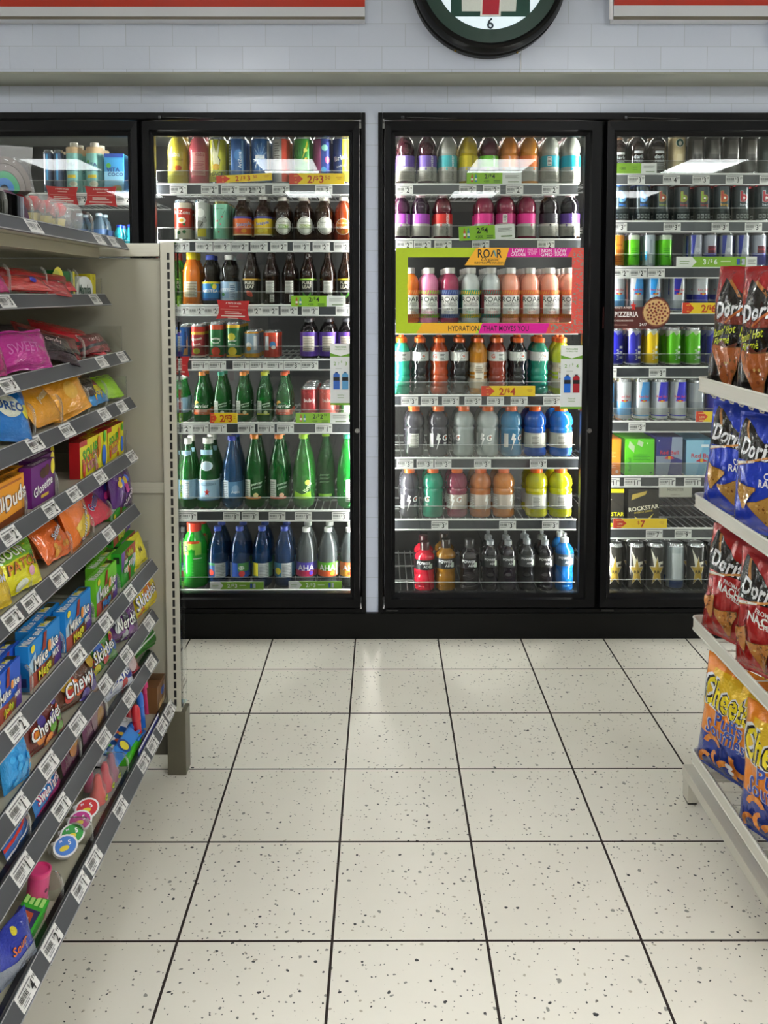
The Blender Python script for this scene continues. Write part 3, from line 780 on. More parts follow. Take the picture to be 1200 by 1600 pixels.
DR = {
 # second door, top shelf
 'lemonade': (S('coco', 'd2bf3a', cap='d8c84a', a=[('r', -.75, .17, .75, .6, 'dccf62'), ('r', -.7, .18, .7, .62, 'd0bd3c'), T('caba', -.1, .56, .5, 'f4f1d8', b=.02), T('LIMONADE', 0, .46, .24, '7d6a18'), ('c', .1, .3, .34, 'e2a21c', .8), ('c', .3, .3, .3, 'c9561c', .8), ('c', -.25, .28, .26, 'e8c838', .8)]), 'juice_bottle', 'yellow lemonade bottle with fruit label'),
 'pinkade': (S('coco', 'c25560', cap='c9616b', a=[('r', -.5, .16, .85, .6, 'cf8a86'), T('caba', .35, .56, .4, 'a83445'), ('r', -.3, .42, .75, .43, 'b85a60')] + lines(-.3, .7, .2, .4, 'b2585e', 7)), 'juice_bottle', 'pink lemonade bottle with pale label'),
 'peace': (can('d7d32a', [('p', [(-.55, .95), (-.3, .95), (-.02, .62), (.3, .95), (.52, .92), (.25, .58), (.5, .5), (.3, .3), (-.3, .3), (-.45, .5)], '2c2a16'), ('p', [(-.5, .93), (-.34, .93), (-.04, .58), (.34, .93), (.46, .9), (.2, .55), (.42, .48), (.26, .33), (-.25, .33), (-.38, .48)], 'efe9c0'), ('c', 0, .36, .42, 'd9a520', .8), T('PEACE', 0, .21, .46, '1d1d1d', b=.03), T('TEA', 0, .11, .34, '1d1d1d', b=.03)]), 'drink_can', 'tall yellow iced tea can'),
 'bluecan': (can('2b5f9e', [('r', -1.2, .4, -.7, .9, 'cfd6da')] + lines(-1.15, -.75, .45, .88, '6d7a88', 7) + [('c', .2, .6, .5, '3f7fc0', 1.2), T('AriZona', .3, .5, .42, 'dfe9f0', rot=90, b=.02), ('r', .5, .1, .7, .9, '77a9d6')]), 'drink_can', 'tall blue iced tea can'),
 'blueray': (can('2c67a8', [('p', [(-.6, .3), (-.1, .55), (-.6, .35)], 'e4edf2'), ('r', -.5, .52, .5, .6, 'e4edf2')] + [('p', [(0, .55), (math.cos(a) * .8, .55 + math.sin(a) * .3), (math.cos(a + .12) * .8, .55 + math.sin(a + .12) * .3)], '8db6dc') for a in (.3, .8, 1.3, 1.9, 2.4, 3.4, 4, 4.6, 5.2)] + [('r', .8, .3, 1.2, .9, 'cfd6da')]), 'drink_can', 'tall blue rayed tea can'),
 'redcan': (can('b8b4b0', [('r', .2, .05, 1.6, .93, 'd8452c'), ('r', -.7, .45, 0, .9, 'c6c2bc')] + lines(-.65, -.05, .47, .88, '77736c', 8)), 'drink_can', 'tall red and silver tea can'),
 'greencan': (can('3fa03a', [('p', [(0, .5), (.6, .9), (.7, .8)], 'd8d23a'), ('c', .5, .5, .25, 'e0b82c'), ('c', .35, .7, .28, 'e5e06a', .7)] + [('p', [(-.1, .35), (math.cos(a) * .9 - .1, .35 + math.sin(a) * .4), (math.cos(a + .14) * .9 - .1, .35 + math.sin(a + .14) * .4)], '1f6d2a') for a in (.4, .8, 1.2, 1.6, 2, 2.4, 2.8)]), 'drink_can', 'tall green tea can with palm rays'),
 'pinkcan': (can('b24f86', [('r', -.1, .05, 1.6, .93, '263a86'), ('c', .3, .75, .34, '8fd0c0'), ('c', .6, .5, .28, 'd75a8a', 1.3), ('c', .2, .3, .3, '4fa0d0')]), 'drink_can', 'tall pink and dark blue tea can'),
 'brisk': (can('2b3f78', [('r', .2, .05, 1.6, .93, 'd8cc3a'), T('Brisk', .05, .55, .62, 'e9ecef', b=.05, rot=14, o='16204a'), T('iced tea', .1, .38, .3, 'e9ecef', rot=14)]), 'drink_can', 'tall yellow and blue iced tea can'),
 # second door, second shelf
 'arizona': (can('c63a28', [wrap(.8, .93, 'cfc4ae'), wrap(.045, .3, 'd8d2bd'), T('AriZona', 0, .7, .5, 'f1ece0', b=.03), ('c', 0, .5, .5, 'e9e2cc', .7), ('c', 0, .5, .25, 'd5a53a', .8), ('c', -.3, .2, .2, '3f7f4a'), ('c', .3, .22, .2, '3f7f4a'), ('c', .3, .4, .15, '2f6d3a')]), 'drink_can', 'red and cream iced tea can'),
 'greycan': (can('a8a9a4', [('c', -.1, .68, .5, 'd7d8d2', 1.1), ('c', -.2, .4, .45, '77766f', 1.1), ('r', -.5, .1, .6, .3, 'd5c33c'), ('p', [(-.6, .2), (.6, .55), (.5, .6)], '3b3a35'), ('c', .4, .5, .3, '8b8c86')]), 'drink_can', 'grey drawing iced tea can'),
 'mintcan': (can('7fc0a4', [('c', -.3, .5, .12, 'c4505a'), ('c', .1, .42, .1, 'd87a80'), ('c', .3, .6, .12, 'c4505a'), ('c', -.1, .22, .1, 'b8434c'), ('p', [(-.7, .2), (.6, .75), (.62, .78)], '2f5f4a'), T('green tea', -.1, .82, .26, '2a4a3a')], '8d8a5a'), 'drink_can', 'mint green tea can with blossoms'),
 'snapor': (S('snapple', '3a1a0c', m='clearbottle', cap='e5e3dc', a=[wrap(.12, .54, 'de6a2c'), wrap(.5, .54, '3c3f9a'), T('Snapple', .35, .38, .42, '2a3a92', b=.03, o='f1efe6', rot=8), ('c', -.3, .25, .4, 'e5503a', .7), ('c', .3, .22, .3, 'f1a22a', .7), wrap(.12, .15, 'f0d9b0')]), 'tea_bottle', 'orange labelled fruit tea bottle'),
 'snaplem': (S('snapple', '3a1a0c', m='clearbottle', cap='e5e3dc', a=[wrap(.12, .54, 'e3c02a'), wrap(.5, .54, '3c3f9a'), T('Snapple', 0, .4, .4, '2a3a92', b=.03, o='f1efe6', rot=8), ('c', -.2, .22, .35, 'f0e05a', .7), ('c', .3, .24, .3, 'e8d038', .7), wrap(.12, .15, 'f3ead0')]), 'tea_bottle', 'lemon labelled tea bottle'),
 'goodgreen': (good('7da03c', 'GREEN TEA'), 'tea_bottle', 'dark tea bottle with round cream label'),
 'goodolive': (good('8b9b4c', 'OOLONG'), 'tea_bottle', 'dark tea bottle with olive banded label'),
 'goodplain': (good('d8d8cc', 'BLACK TEA'), 'tea_bottle', 'dark brown glass tea bottle'),
 'goodmango': (S('flask', 'a8431a', m='clearbottle', cap='ddd8cc', a=[('c', 0, .32, .9, 'e8d9c2'), ('c', 0, .32, .82, 'd9762c'), T('GoodDrink', 0, .4, .2, 'f3ead8'), T('MANGO', 0, .3, .34, 'f7efe0', b=.03), ('c', 0, .2, .2, 'f0b432')]), 'tea_bottle', 'orange mango tea bottle'),
 # third shelf
 'redgreen': (S('juice', '2f9a30', cap='d5352a', a=[wrap(.12, .62, '49b238'), ('c', 0, .4, .4, 'd9ecc8'), ('c', 0, .4, .33, '3d9a36'), ('r', -.5, .14, .5, .28, '8ed04a')]), 'juice_bottle', 'green juice bottle with red cap'),
 'orangej': (S('juice', 'e0761f', cap='e8cf22', a=[('r', -.75, .14, .75, .44, 'cfc5ae')] + lines(-.65, .65, .16, .42, '99876a', 9)), 'juice_bottle', 'orange juice bottle with yellow cap'),
 'nestea': (S('waisted', '1c130c', m='clearbottle', cap='2b3fa0', a=[wrap(.08, .46, '2f86c9'), wrap(.42, .46, 'e3c92a'), wrap(.08, .12, '1d4a8c'), T('NESTEA', .1, .27, .42, 'f2f2f2', b=.04), ('c', .6, .36, .3, 'ecd23a'), ('p', [(.1, .4), (.5, .44), (.3, .34)], '3f9a3a')]), 'tea_bottle', 'blue capped iced tea bottle'),
 'nestea2': (S('waisted', '1c130c', m='clearbottle', cap='e9e7e2', a=[wrap(.08, .46, '9ab9d6'), ('r', .1, .1, .9, .44, 'b9c9d8'), wrap(.08, .12, 'b8c8d8'), T('NESTEA', -.4, .3, .36, 'f2f2f2', b=.04), ('c', -.6, .2, .2, '3f8a3a')] + lines(.2, .8, .12, .4, '55708c', 8)), 'tea_bottle', 'white capped iced tea bottle'),
 'purered': (pure('c9a03a', 'c4402a', 1), 'tea_bottle', 'black labelled tea bottle with red flower'),
 'pureback': (purback(), 'tea_bottle', 'dark tea bottle turned to its back label'),
 'puregreen': (pure('8fc23a', '4f9a3a'), 'tea_bottle', 'black labelled tea bottle with green leaves'),
 'pureyellow': (pure('e6d22a', '5fb23f'), 'tea_bottle', 'yellow edged tea bottle with green leaves'),
 # fourth shelf
 'bluesoda': (can('2a66b4', [('c', -.4, .8, .4, 'e8dccf', .8), ('p', [(.2, .1), (.9, .7), (.9, .1)], 'd9b47a'), ('r', .45, .3, .7, .8, '1a3a78')]), 'drink_can', 'blue soft drink can'),
 'guava': (can('a8323a', [wrap(.75, .93, 'c4352c'), wrap(.7, .78, 'e3b23a'), T('Queen', 0, .58, .44, 'f3ead8', b=.05, o='3a1c1c', rot=10), T('Guava', 0, .42, .36, 'f3ead8', b=.04, rot=10), ('c', 0, .22, .5, 'b9b83a', .8), wrap(.045, .09, 'd9cfc0')]), 'drink_can', 'red guava drink can'),
 'perrcan1': (can('1f6b3a', [wrap(.8, .93, 'd9593a'), ('c', 0, .2, .6, 'd9432c', .9), wrap(.045, .1, 'c9402a'), ('c', 0, .5, .62, 'e8ede0', .6), ('c', 0, .5, .56, '1f6b3a', .55), T('perrier', 0, .55, .34, 'f1f1ea', b=.03), T('&Juice', 0, .44, .26, 'f1f1ea')]), 'drink_can', 'green sparkling juice can with strawberry'),
 'perrcan2': (can('1f6b3a', [wrap(.85, .93, 'e3b83a'), ('c', -.1, .2, .6, 'e8cf3a', .9), wrap(.045, .1, 'd8b82c'), ('c', -.2, .6, .5, 'd9d04a', 1), T('perrier', -.1, .5, .34, 'f1f1ea', b=.03), T('&Juice', -.1, .4, .26, 'f1f1ea')]), 'drink_can', 'green sparkling juice can with pineapple'),
 'shortblue': (can('93aabc', [wrap(.88, .93, 'd89a2c'), ('c', -.3, .45, .45, 'e9e9e4', 1), ('c', -.3, .35, .35, 'd9952c', .8), wrap(.045, .18, 'c9992c'), ('r', .4, .3, .9, .8, 'd9dcde')]), 'drink_can', 'short blue and gold can'),
 'shortred': (can('b9402f', [('r', -.8, .3, -.2, .8, 'cfd4d6'), ('c', .3, .5, .4, '2f6fa8', 1), ('c', .4, .4, .28, 'e8e6dc', .8), wrap(.8, .93, 'd9492c')]), 'drink_can', 'short red and blue can'),
 'purplebot': (S('flask', '140d10', m='clearbottle', cap='3a3a40', a=[wrap(.06, .66, '5b3a9a'), ('r', -.7, .18, .7, .56, 'cfc6ba')] + lines(-.6, .6, .2, .54, '8f8478', 8)), 'tea_bottle', 'dark bottle with purple and cream label'),
 # fifth shelf
 'pellesmall': (S('slender', '1a8a34', m='clearbottle', cap='d8d8d0', a=[wrap(.2, .54, '9fc6e2'), ('r', -.3, .28, .3, .46, 'e2e6e8')] + lines(-.25, .25, .3, .44, '8fa0b0', 5)), 'sparkling_water_bottle', 'green bottle with pale blue label'),
 'perrorange': (perr('d8642e', 'e8b0a0', 'e8862e'), 'sparkling_water_bottle', 'green bottle with orange cap and oval label'),
 'perrteal': (perr('b9beb0', 'd0d4c8', '2a9a7c', clear=1), 'sparkling_water_bottle', 'green bottle with teal cap'),
 'perramber': (perr('d98a3c', 'd9d2b4', 'ee8a26', clear=1), 'sparkling_water_bottle', 'green bottle with amber cap and band'),
 'perrlemon': (perr('b9b93a', 'd8d8a8', 'c9d026', clear=1), 'sparkling_water_bottle', 'green bottle with lemon yellow cap'),
 'perrred': (perr('d85a3c', 'e8a090', 'ea5a26'), 'sparkling_water_bottle', 'green bottle with red cap and oval label'),
 'bubly': (can('a01a24', [T('bubly', .1, .62, .5, 'f3e9e6', b=.04)] + [('c', -1.2 + .3 * i, .85 - .04 * (i % 2), .09, 'c8323a') for i in range(9)] + [('c', .5, .2, .3, 'e8766a', 1)]), 'drink_can', 'dark red sparkling water can'),
 'bublypink': (can('d8625a', [T('bubly', .1, .62, .5, 'f7e9e2', b=.04)] + [('c', -1.2 + .3 * i, .85 - .04 * (i % 2), .09, 'e58a80') for i in range(9)] + [('c', .5, .2, .3, 'f0a898', 1)]), 'drink_can', 'salmon pink sparkling water can'),
 'greenplain': (S('slender', '2aa04a', m='clearbottle', cap='3a9a5a', a=backlab(-.4, .6, .15, .45, 'c9d8c8')), 'sparkling_water_bottle', 'bright green bottle'),
 # sixth shelf
 'pelleback': (pelle('1a6a2c', [wrap(.14, .42, '9cc0d8'), ('c', 0, .8, .4, 'b9d2e2', .8)] + backlab(-.3, .35, .16, .4, 'cfd6d8', '8a98a2', 9) + [('r', -.6, .78, .6, .84, '9cc0d8')]), 'sparkling_water_bottle', 'tall green bottle turned to its back label'),
 'pelle': (pelle('1a6a2c', [wrap(.12, .42, 'a8cbe2'), wrap(.12, .14, '5a84aa'), wrap(.4, .42, 'dfeaf0'), T('S.PELLEGRINO', 0, .355, .26, '24456c', w=.2, b=.02), star(0, .24, .26, 'd8352a', .22), ('c', 0, .62, .52, 'd8e2e8', .8), ('c', 0, .62, .45, 'b4cbda', .8), ('r', -.5, .78, .5, .85, '9cc0d8')]), 'sparkling_water_bottle', 'tall green bottle with pale blue star label'),
 'vichy': (S('litre', '2b5f92', m='clearbottle', cap='2a38b0', a=[wrap(.15, .38, '4f7fa8')] + backlab(-.85, -.25, .15, .4, 'c9d4dc', '6d7c8a', 9) + [('c', .4, .28, .35, '7fa0c0', 1), T('Aqua', .4, .24, .3, 'e8eef2')]), 'sparkling_water_bottle', 'tall blue bottle with blue cap'),
 'perrbigo': (perr('d9852c', 'd8c48a', 'ee8a2c', 'litre', '1a6b2c', y=(.14, .4), clear=1), 'sparkling_water_bottle', 'large green bottle with orange cap'),
 'perrbigr': (perr('c9583c', 'd8a48a', 'f08a3a', 'litre', '1a6b2c', y=(.14, .4), clear=1), 'sparkling_water_bottle', 'large green bottle with red brown label'),
 'perrbigl': (S('litre', '2a8a2c', m='clearbottle', cap='9fd02a', a=[('p', [(-.9, .14), (.9, .14), (.8, .24), (0, .2), (-.8, .24)], '9fd02a'), T('lime', .5, .3, .5, 'd9f0b8', rot=60, b=.02), ('c', .5, .36, .25, 'c4e05a')]), 'sparkling_water_bottle', 'large green bottle with lime cap'),
 'perrfar': (S('litre', '1c6a2c', m='clearbottle', cap='a0d030', a=[('r', -.8, .08, .7, .12, '7fb43a')] + [T('perrier', -.1, .4 - .05 * i, .28, 'c9d4c0', sh=.2) for i in range(3)]), 'sparkling_water_bottle', 'green bottle with lime cap set further back'),
 'perrteal2': (S('litre', '22a03c', m='clearbottle', cap='2a8a6c', a=backlab(-.1, .8, .1, .4, 'c9d4cc')), 'sparkling_water_bottle', 'large bright green bottle with teal cap'),
 # bottom shelf
 'jug': (S('juice', '2aa832', m='liquid', cap='e8442c', lobes=4, a=[('r', -.75, .52, .75, .72, '8fd04a'), T('3', -.45, .62, .6, '17301a', b=.06), ('r', -.6, .7, .6, .74, 'e0582c'), ('r', .1, .46, .8, .47, 'e9efe4')] + [('r', .0, .2 + .05 * i, .15, .205 + .05 * i, '7ec87a') for i in range(5)]), 'juice_bottle', 'large green jug with red cap'),
 'dasani1': (S('soda', '123f74', m='clearbottle', cap='2a4ab4', a=[wrap(.18, .42, '2f5fa0'), ('r', -.2, .18, .9, .42, 'b9bfc0'), ('c', -.6, .26, .3, 'd8402c'), ('r', -1, .38, -.2, .42, '3f9a5a')] + lines(-.1, .8, .2, .4, '8a9090', 8)), 'water_bottle', 'blue flavoured water bottle with red fruit'),
 'dasani2': (S('soda', '123f74', m='clearbottle', cap='2a4ab4', a=[wrap(.18, .42, '2450a8'), ('r', -.95, .18, -.7, .42, 'c9cfd0'), ('r', 0, .28, 1.2, .42, '4a8a4c'), ('c', .35, .34, .3, 'e4ece0', .7), ('c', .4, .24, .3, 'c43a3a'), T('7UP', .35, .34, .3, '2f6a3a')]), 'water_bottle', 'blue flavoured water bottle with green label'),
 'dasani3': (S('soda', '123f74', m='clearbottle', cap='2a4ab4', a=[wrap(.18, .42, '3f7a5a'), ('r', -.9, .2, -.35, .42, 'e2d22c'), ('r', -.3, .18, .75, .42, 'b4babc')] + lines(-.2, .65, .2, .4, '8a9090', 8)), 'water_bottle', 'blue flavoured water bottle with yellow label edge'),
 'dasani4': (S('soda', '12447a', m='clearbottle', cap='2a4ab4', a=[wrap(.18, .42, '2f6a8a'), ('c', -.6, .28, .34, 'dccb2a'), ('r', -.2, .18, .85, .42, 'bcc2c4')] + lines(-.1, .75, .2, .4, '8a9090', 8)), 'water_bottle', 'blue flavoured water bottle with lemon'),
 'aha1': (S('soda', '6c7476', m='clearbottle', cap='e8e8e4', a=[wrap(.2, .44, '4436a0'), wrap(.2, .3, 'b4264e'), T('AHA', 0, .35, .62, 'f1f0ee', b=.04), ('c', .5, .26, .2, '5a3ac0')]), 'sparkling_water_bottle', 'clear bottle with purple and crimson label'),
 'aha2': (S('soda', '6c7476', m='clearbottle', cap='e8e8e4', a=[wrap(.2, .44, '5fb22c'), wrap(.2, .3, 'd85a2c'), T('AHA', 0, .35, .62, 'f1f0ee', b=.04), ('c', .5, .25, .2, '9ad02c'), ('r', .9, .22, 1.4, .42, 'd8dcd0')]), 'sparkling_water_bottle', 'clear bottle with lime green label'),
 'aha3': (S('soda', '6c7476', m='clearbottle', cap='e8e8e4', a=[wrap(.2, .44, 'e0703a'), wrap(.2, .3, 'e8a43a'), T('AHA', .1, .35, .62, 'f1f0ee', b=.04), ('c', 0, .25, .2, 'e84a2c')]), 'sparkling_water_bottle', 'clear bottle with orange label'),
 # third door
 'vpurpb': (vit('3a1420', '6f56a8', -.3, back=True), 'vitamin_drink_bottle', 'dark purple vitamin drink, label back'),
 'vpurp': (vit('3a1420', '6f56a8'), 'vitamin_drink_bottle', 'dark purple vitamin drink'),
 'vteal': (vit('a9aaa2', '3fb0b8'), 'vitamin_drink_bottle', 'clear vitamin drink with teal label'),
 'vyel': (vit('b49a14', 'd9c318'), 'vitamin_drink_bottle', 'yellow vitamin drink'),
 'vgreen': (vit('4a1426', '6cc02a'), 'vitamin_drink_bottle', 'purple vitamin drink with green label'),
 'vora': (vit('c9781c', 'e8873a', -.2), 'vitamin_drink_bottle', 'orange vitamin drink'),
 'vora2': (vit('d08420', 'ea7a2a', 1.0), 'vitamin_drink_bottle', 'orange vitamin drink with drop mark'),
 'vtealb': (vit('a2a59c', '1f9fb2', -.2, back=True), 'vitamin_drink_bottle', 'clear vitamin drink, teal label back'),
 'vteal2': (vit('a2a59c', '14a0b4', .5), 'vitamin_drink_bottle', 'clear vitamin drink with bright teal label'),
 'vmag': (vit('3a1030', 'b04cc0', .6), 'vitamin_drink_bottle', 'violet vitamin drink'),
 'vmag2': (vit('2a0f28', 'a84cb8', -.9), 'vitamin_drink_bottle', 'dark violet vitamin drink with drop mark'),
 'vred': (vit('5a1020', 'd8302a', .4), 'vitamin_drink_bottle', 'dark red vitamin drink with red label'),
 'vpink': (vit('7a1638', 'e02f8c', .9), 'vitamin_drink_bottle', 'crimson vitamin drink with pink label'),
 'vpinkb': (vit('7a1638', 'c03a7c', -.2, back=True), 'vitamin_drink_bottle', 'crimson vitamin drink, label back'),
 'vblack': (vit('1a1416', '2a2630', .5), 'vitamin_drink_bottle', 'nearly black vitamin drink'),
 'vblack2': (vit('141018', '5a3a8c', .1), 'vitamin_drink_bottle', 'black vitamin drink with purple label'),
 'roaror': (roar('ef7a2c', 'f0762a', 'f5a25a', ('MANGO', 'CLEMENTINE', 'd85a2a')), 'fruit_drink_bottle', 'orange fruit drink'),
 'roarpk': (roar('e88ab4', 'e04a9a', '8fd02a', ('CUCUMBER', 'WATERMELON', 'c0327a')), 'fruit_drink_bottle', 'pink fruit drink with lime zigzags'),
 'roarbl': (roar('a03a58', '3a4a8c', '6a7ab0', ('BLUEBERRY', 'ACAI', '3a4a8c')), 'fruit_drink_bottle', 'plum fruit drink with navy label'),
 'roarpi': (roar('c4c8c8', '1f9a8a', 'ecc82a', ('PINEAPPLE', 'MINT', '2a9a6a')), 'fruit_drink_bottle', 'clear fruit drink with teal yellow zigzags'),
 'roarst': (roar('c2c8c8', 'a83440', '3a8a7a', ('STRAWBERRY', 'COCONUT', 'b83440')), 'fruit_drink_bottle', 'clear fruit drink with dark red label'),
 'roarpe': (roar('f0a48c', 'e8705a', 'e8a04a', ('GEORGIA', 'PEACH', 'c85a4a')), 'fruit_drink_bottle', 'peach coloured fruit drink'),
 'g1': (slim('35b292', 'b'), 'sports_drink_bottle', 'teal sports drink, label back'),
 'g2': (slim('1f2022', 'g'), 'sports_drink_bottle', 'charcoal sports drink'),
 'g3': (slim('a8401a', 'b'), 'sports_drink_bottle', 'rust red sports drink, label back'),
 'g4': (slim('17181a', 'g'), 'sports_drink_bottle', 'black sports drink'),
 'g5': (slim('b4741a', 'tall'), 'sports_drink_bottle', 'amber sports drink with tall label'),
 'g6': (slim('8a2a14', 'b'), 'sports_drink_bottle', 'dark red sports drink'),
 'g7': (slim('141416', 'g'), 'sports_drink_bottle', 'black sports drink with white bolt'),
 'g8': (slim('23866e', 'g'), 'sports_drink_bottle', 'dark teal sports drink'),
 'g9': (slim('bcc42a', 'tall'), 'sports_drink_bottle', 'yellow green sports drink'),
 'h1': (gat('3c3b42', 'back'), 'sports_drink_bottle', 'grey sports drink, label back'),
 'h2': (gat('34333b', 'g', .3), 'sports_drink_bottle', 'dark grey sports drink with white bolt'),
 'h3': (gat('8f9694', 'g', -.9), 'sports_drink_bottle', 'pale clear sports drink'),
 'h4': (gat('9aa09e', 'g', -.25), 'sports_drink_bottle', 'pale clear sports drink, mark forward'),
 'h5': (gat('1f6a92', 'g', .5), 'sports_drink_bottle', 'steel blue sports drink'),
 'h6': (gat('1250a4', 'silver'), 'sports_drink_bottle', 'deep blue sports drink with silver label'),
 'h7': (gat('1d6ac0', 'silver'), 'sports_drink_bottle', 'bright blue sports drink with silver label'),
 'i1': (gat('4a4850', 'g', .3), 'sports_drink_bottle', 'smoky grey sports drink'),
 'i2': (gat('24866a', 'g', -.9), 'sports_drink_bottle', 'sea green sports drink'),
 'i3': (gat('7a2a42', 'white', -.1), 'sports_drink_bottle', 'maroon sports drink'),
 'i4': (gat('a8602a', 'white', .9), 'sports_drink_bottle', 'brown orange sports drink'),
 'i5': (gat('b8702a', 'white', 1.1), 'sports_drink_bottle', 'tawny orange sports drink'),
 'i6': (gat('b4b01c', 'silver'), 'sports_drink_bottle', 'mustard yellow sports drink'),
 'i7': (gat('ccd01c', 'silver'), 'sports_drink_bottle', 'lime yellow sports drink'),
}
def powr(c, lab, capc='8d9296', ck='sportcap', tc='e4e4e4'):
    return S('power', c, cap=capc, ck=ck, a=[wrap(.45, .66, lab), T('POWER', -.1, .595, .32, tc, b=.05), T('ADE', .2, .52, .28, tc, b=.05), ('r', .45, .48, .75, .58, 'b9c4b4')])
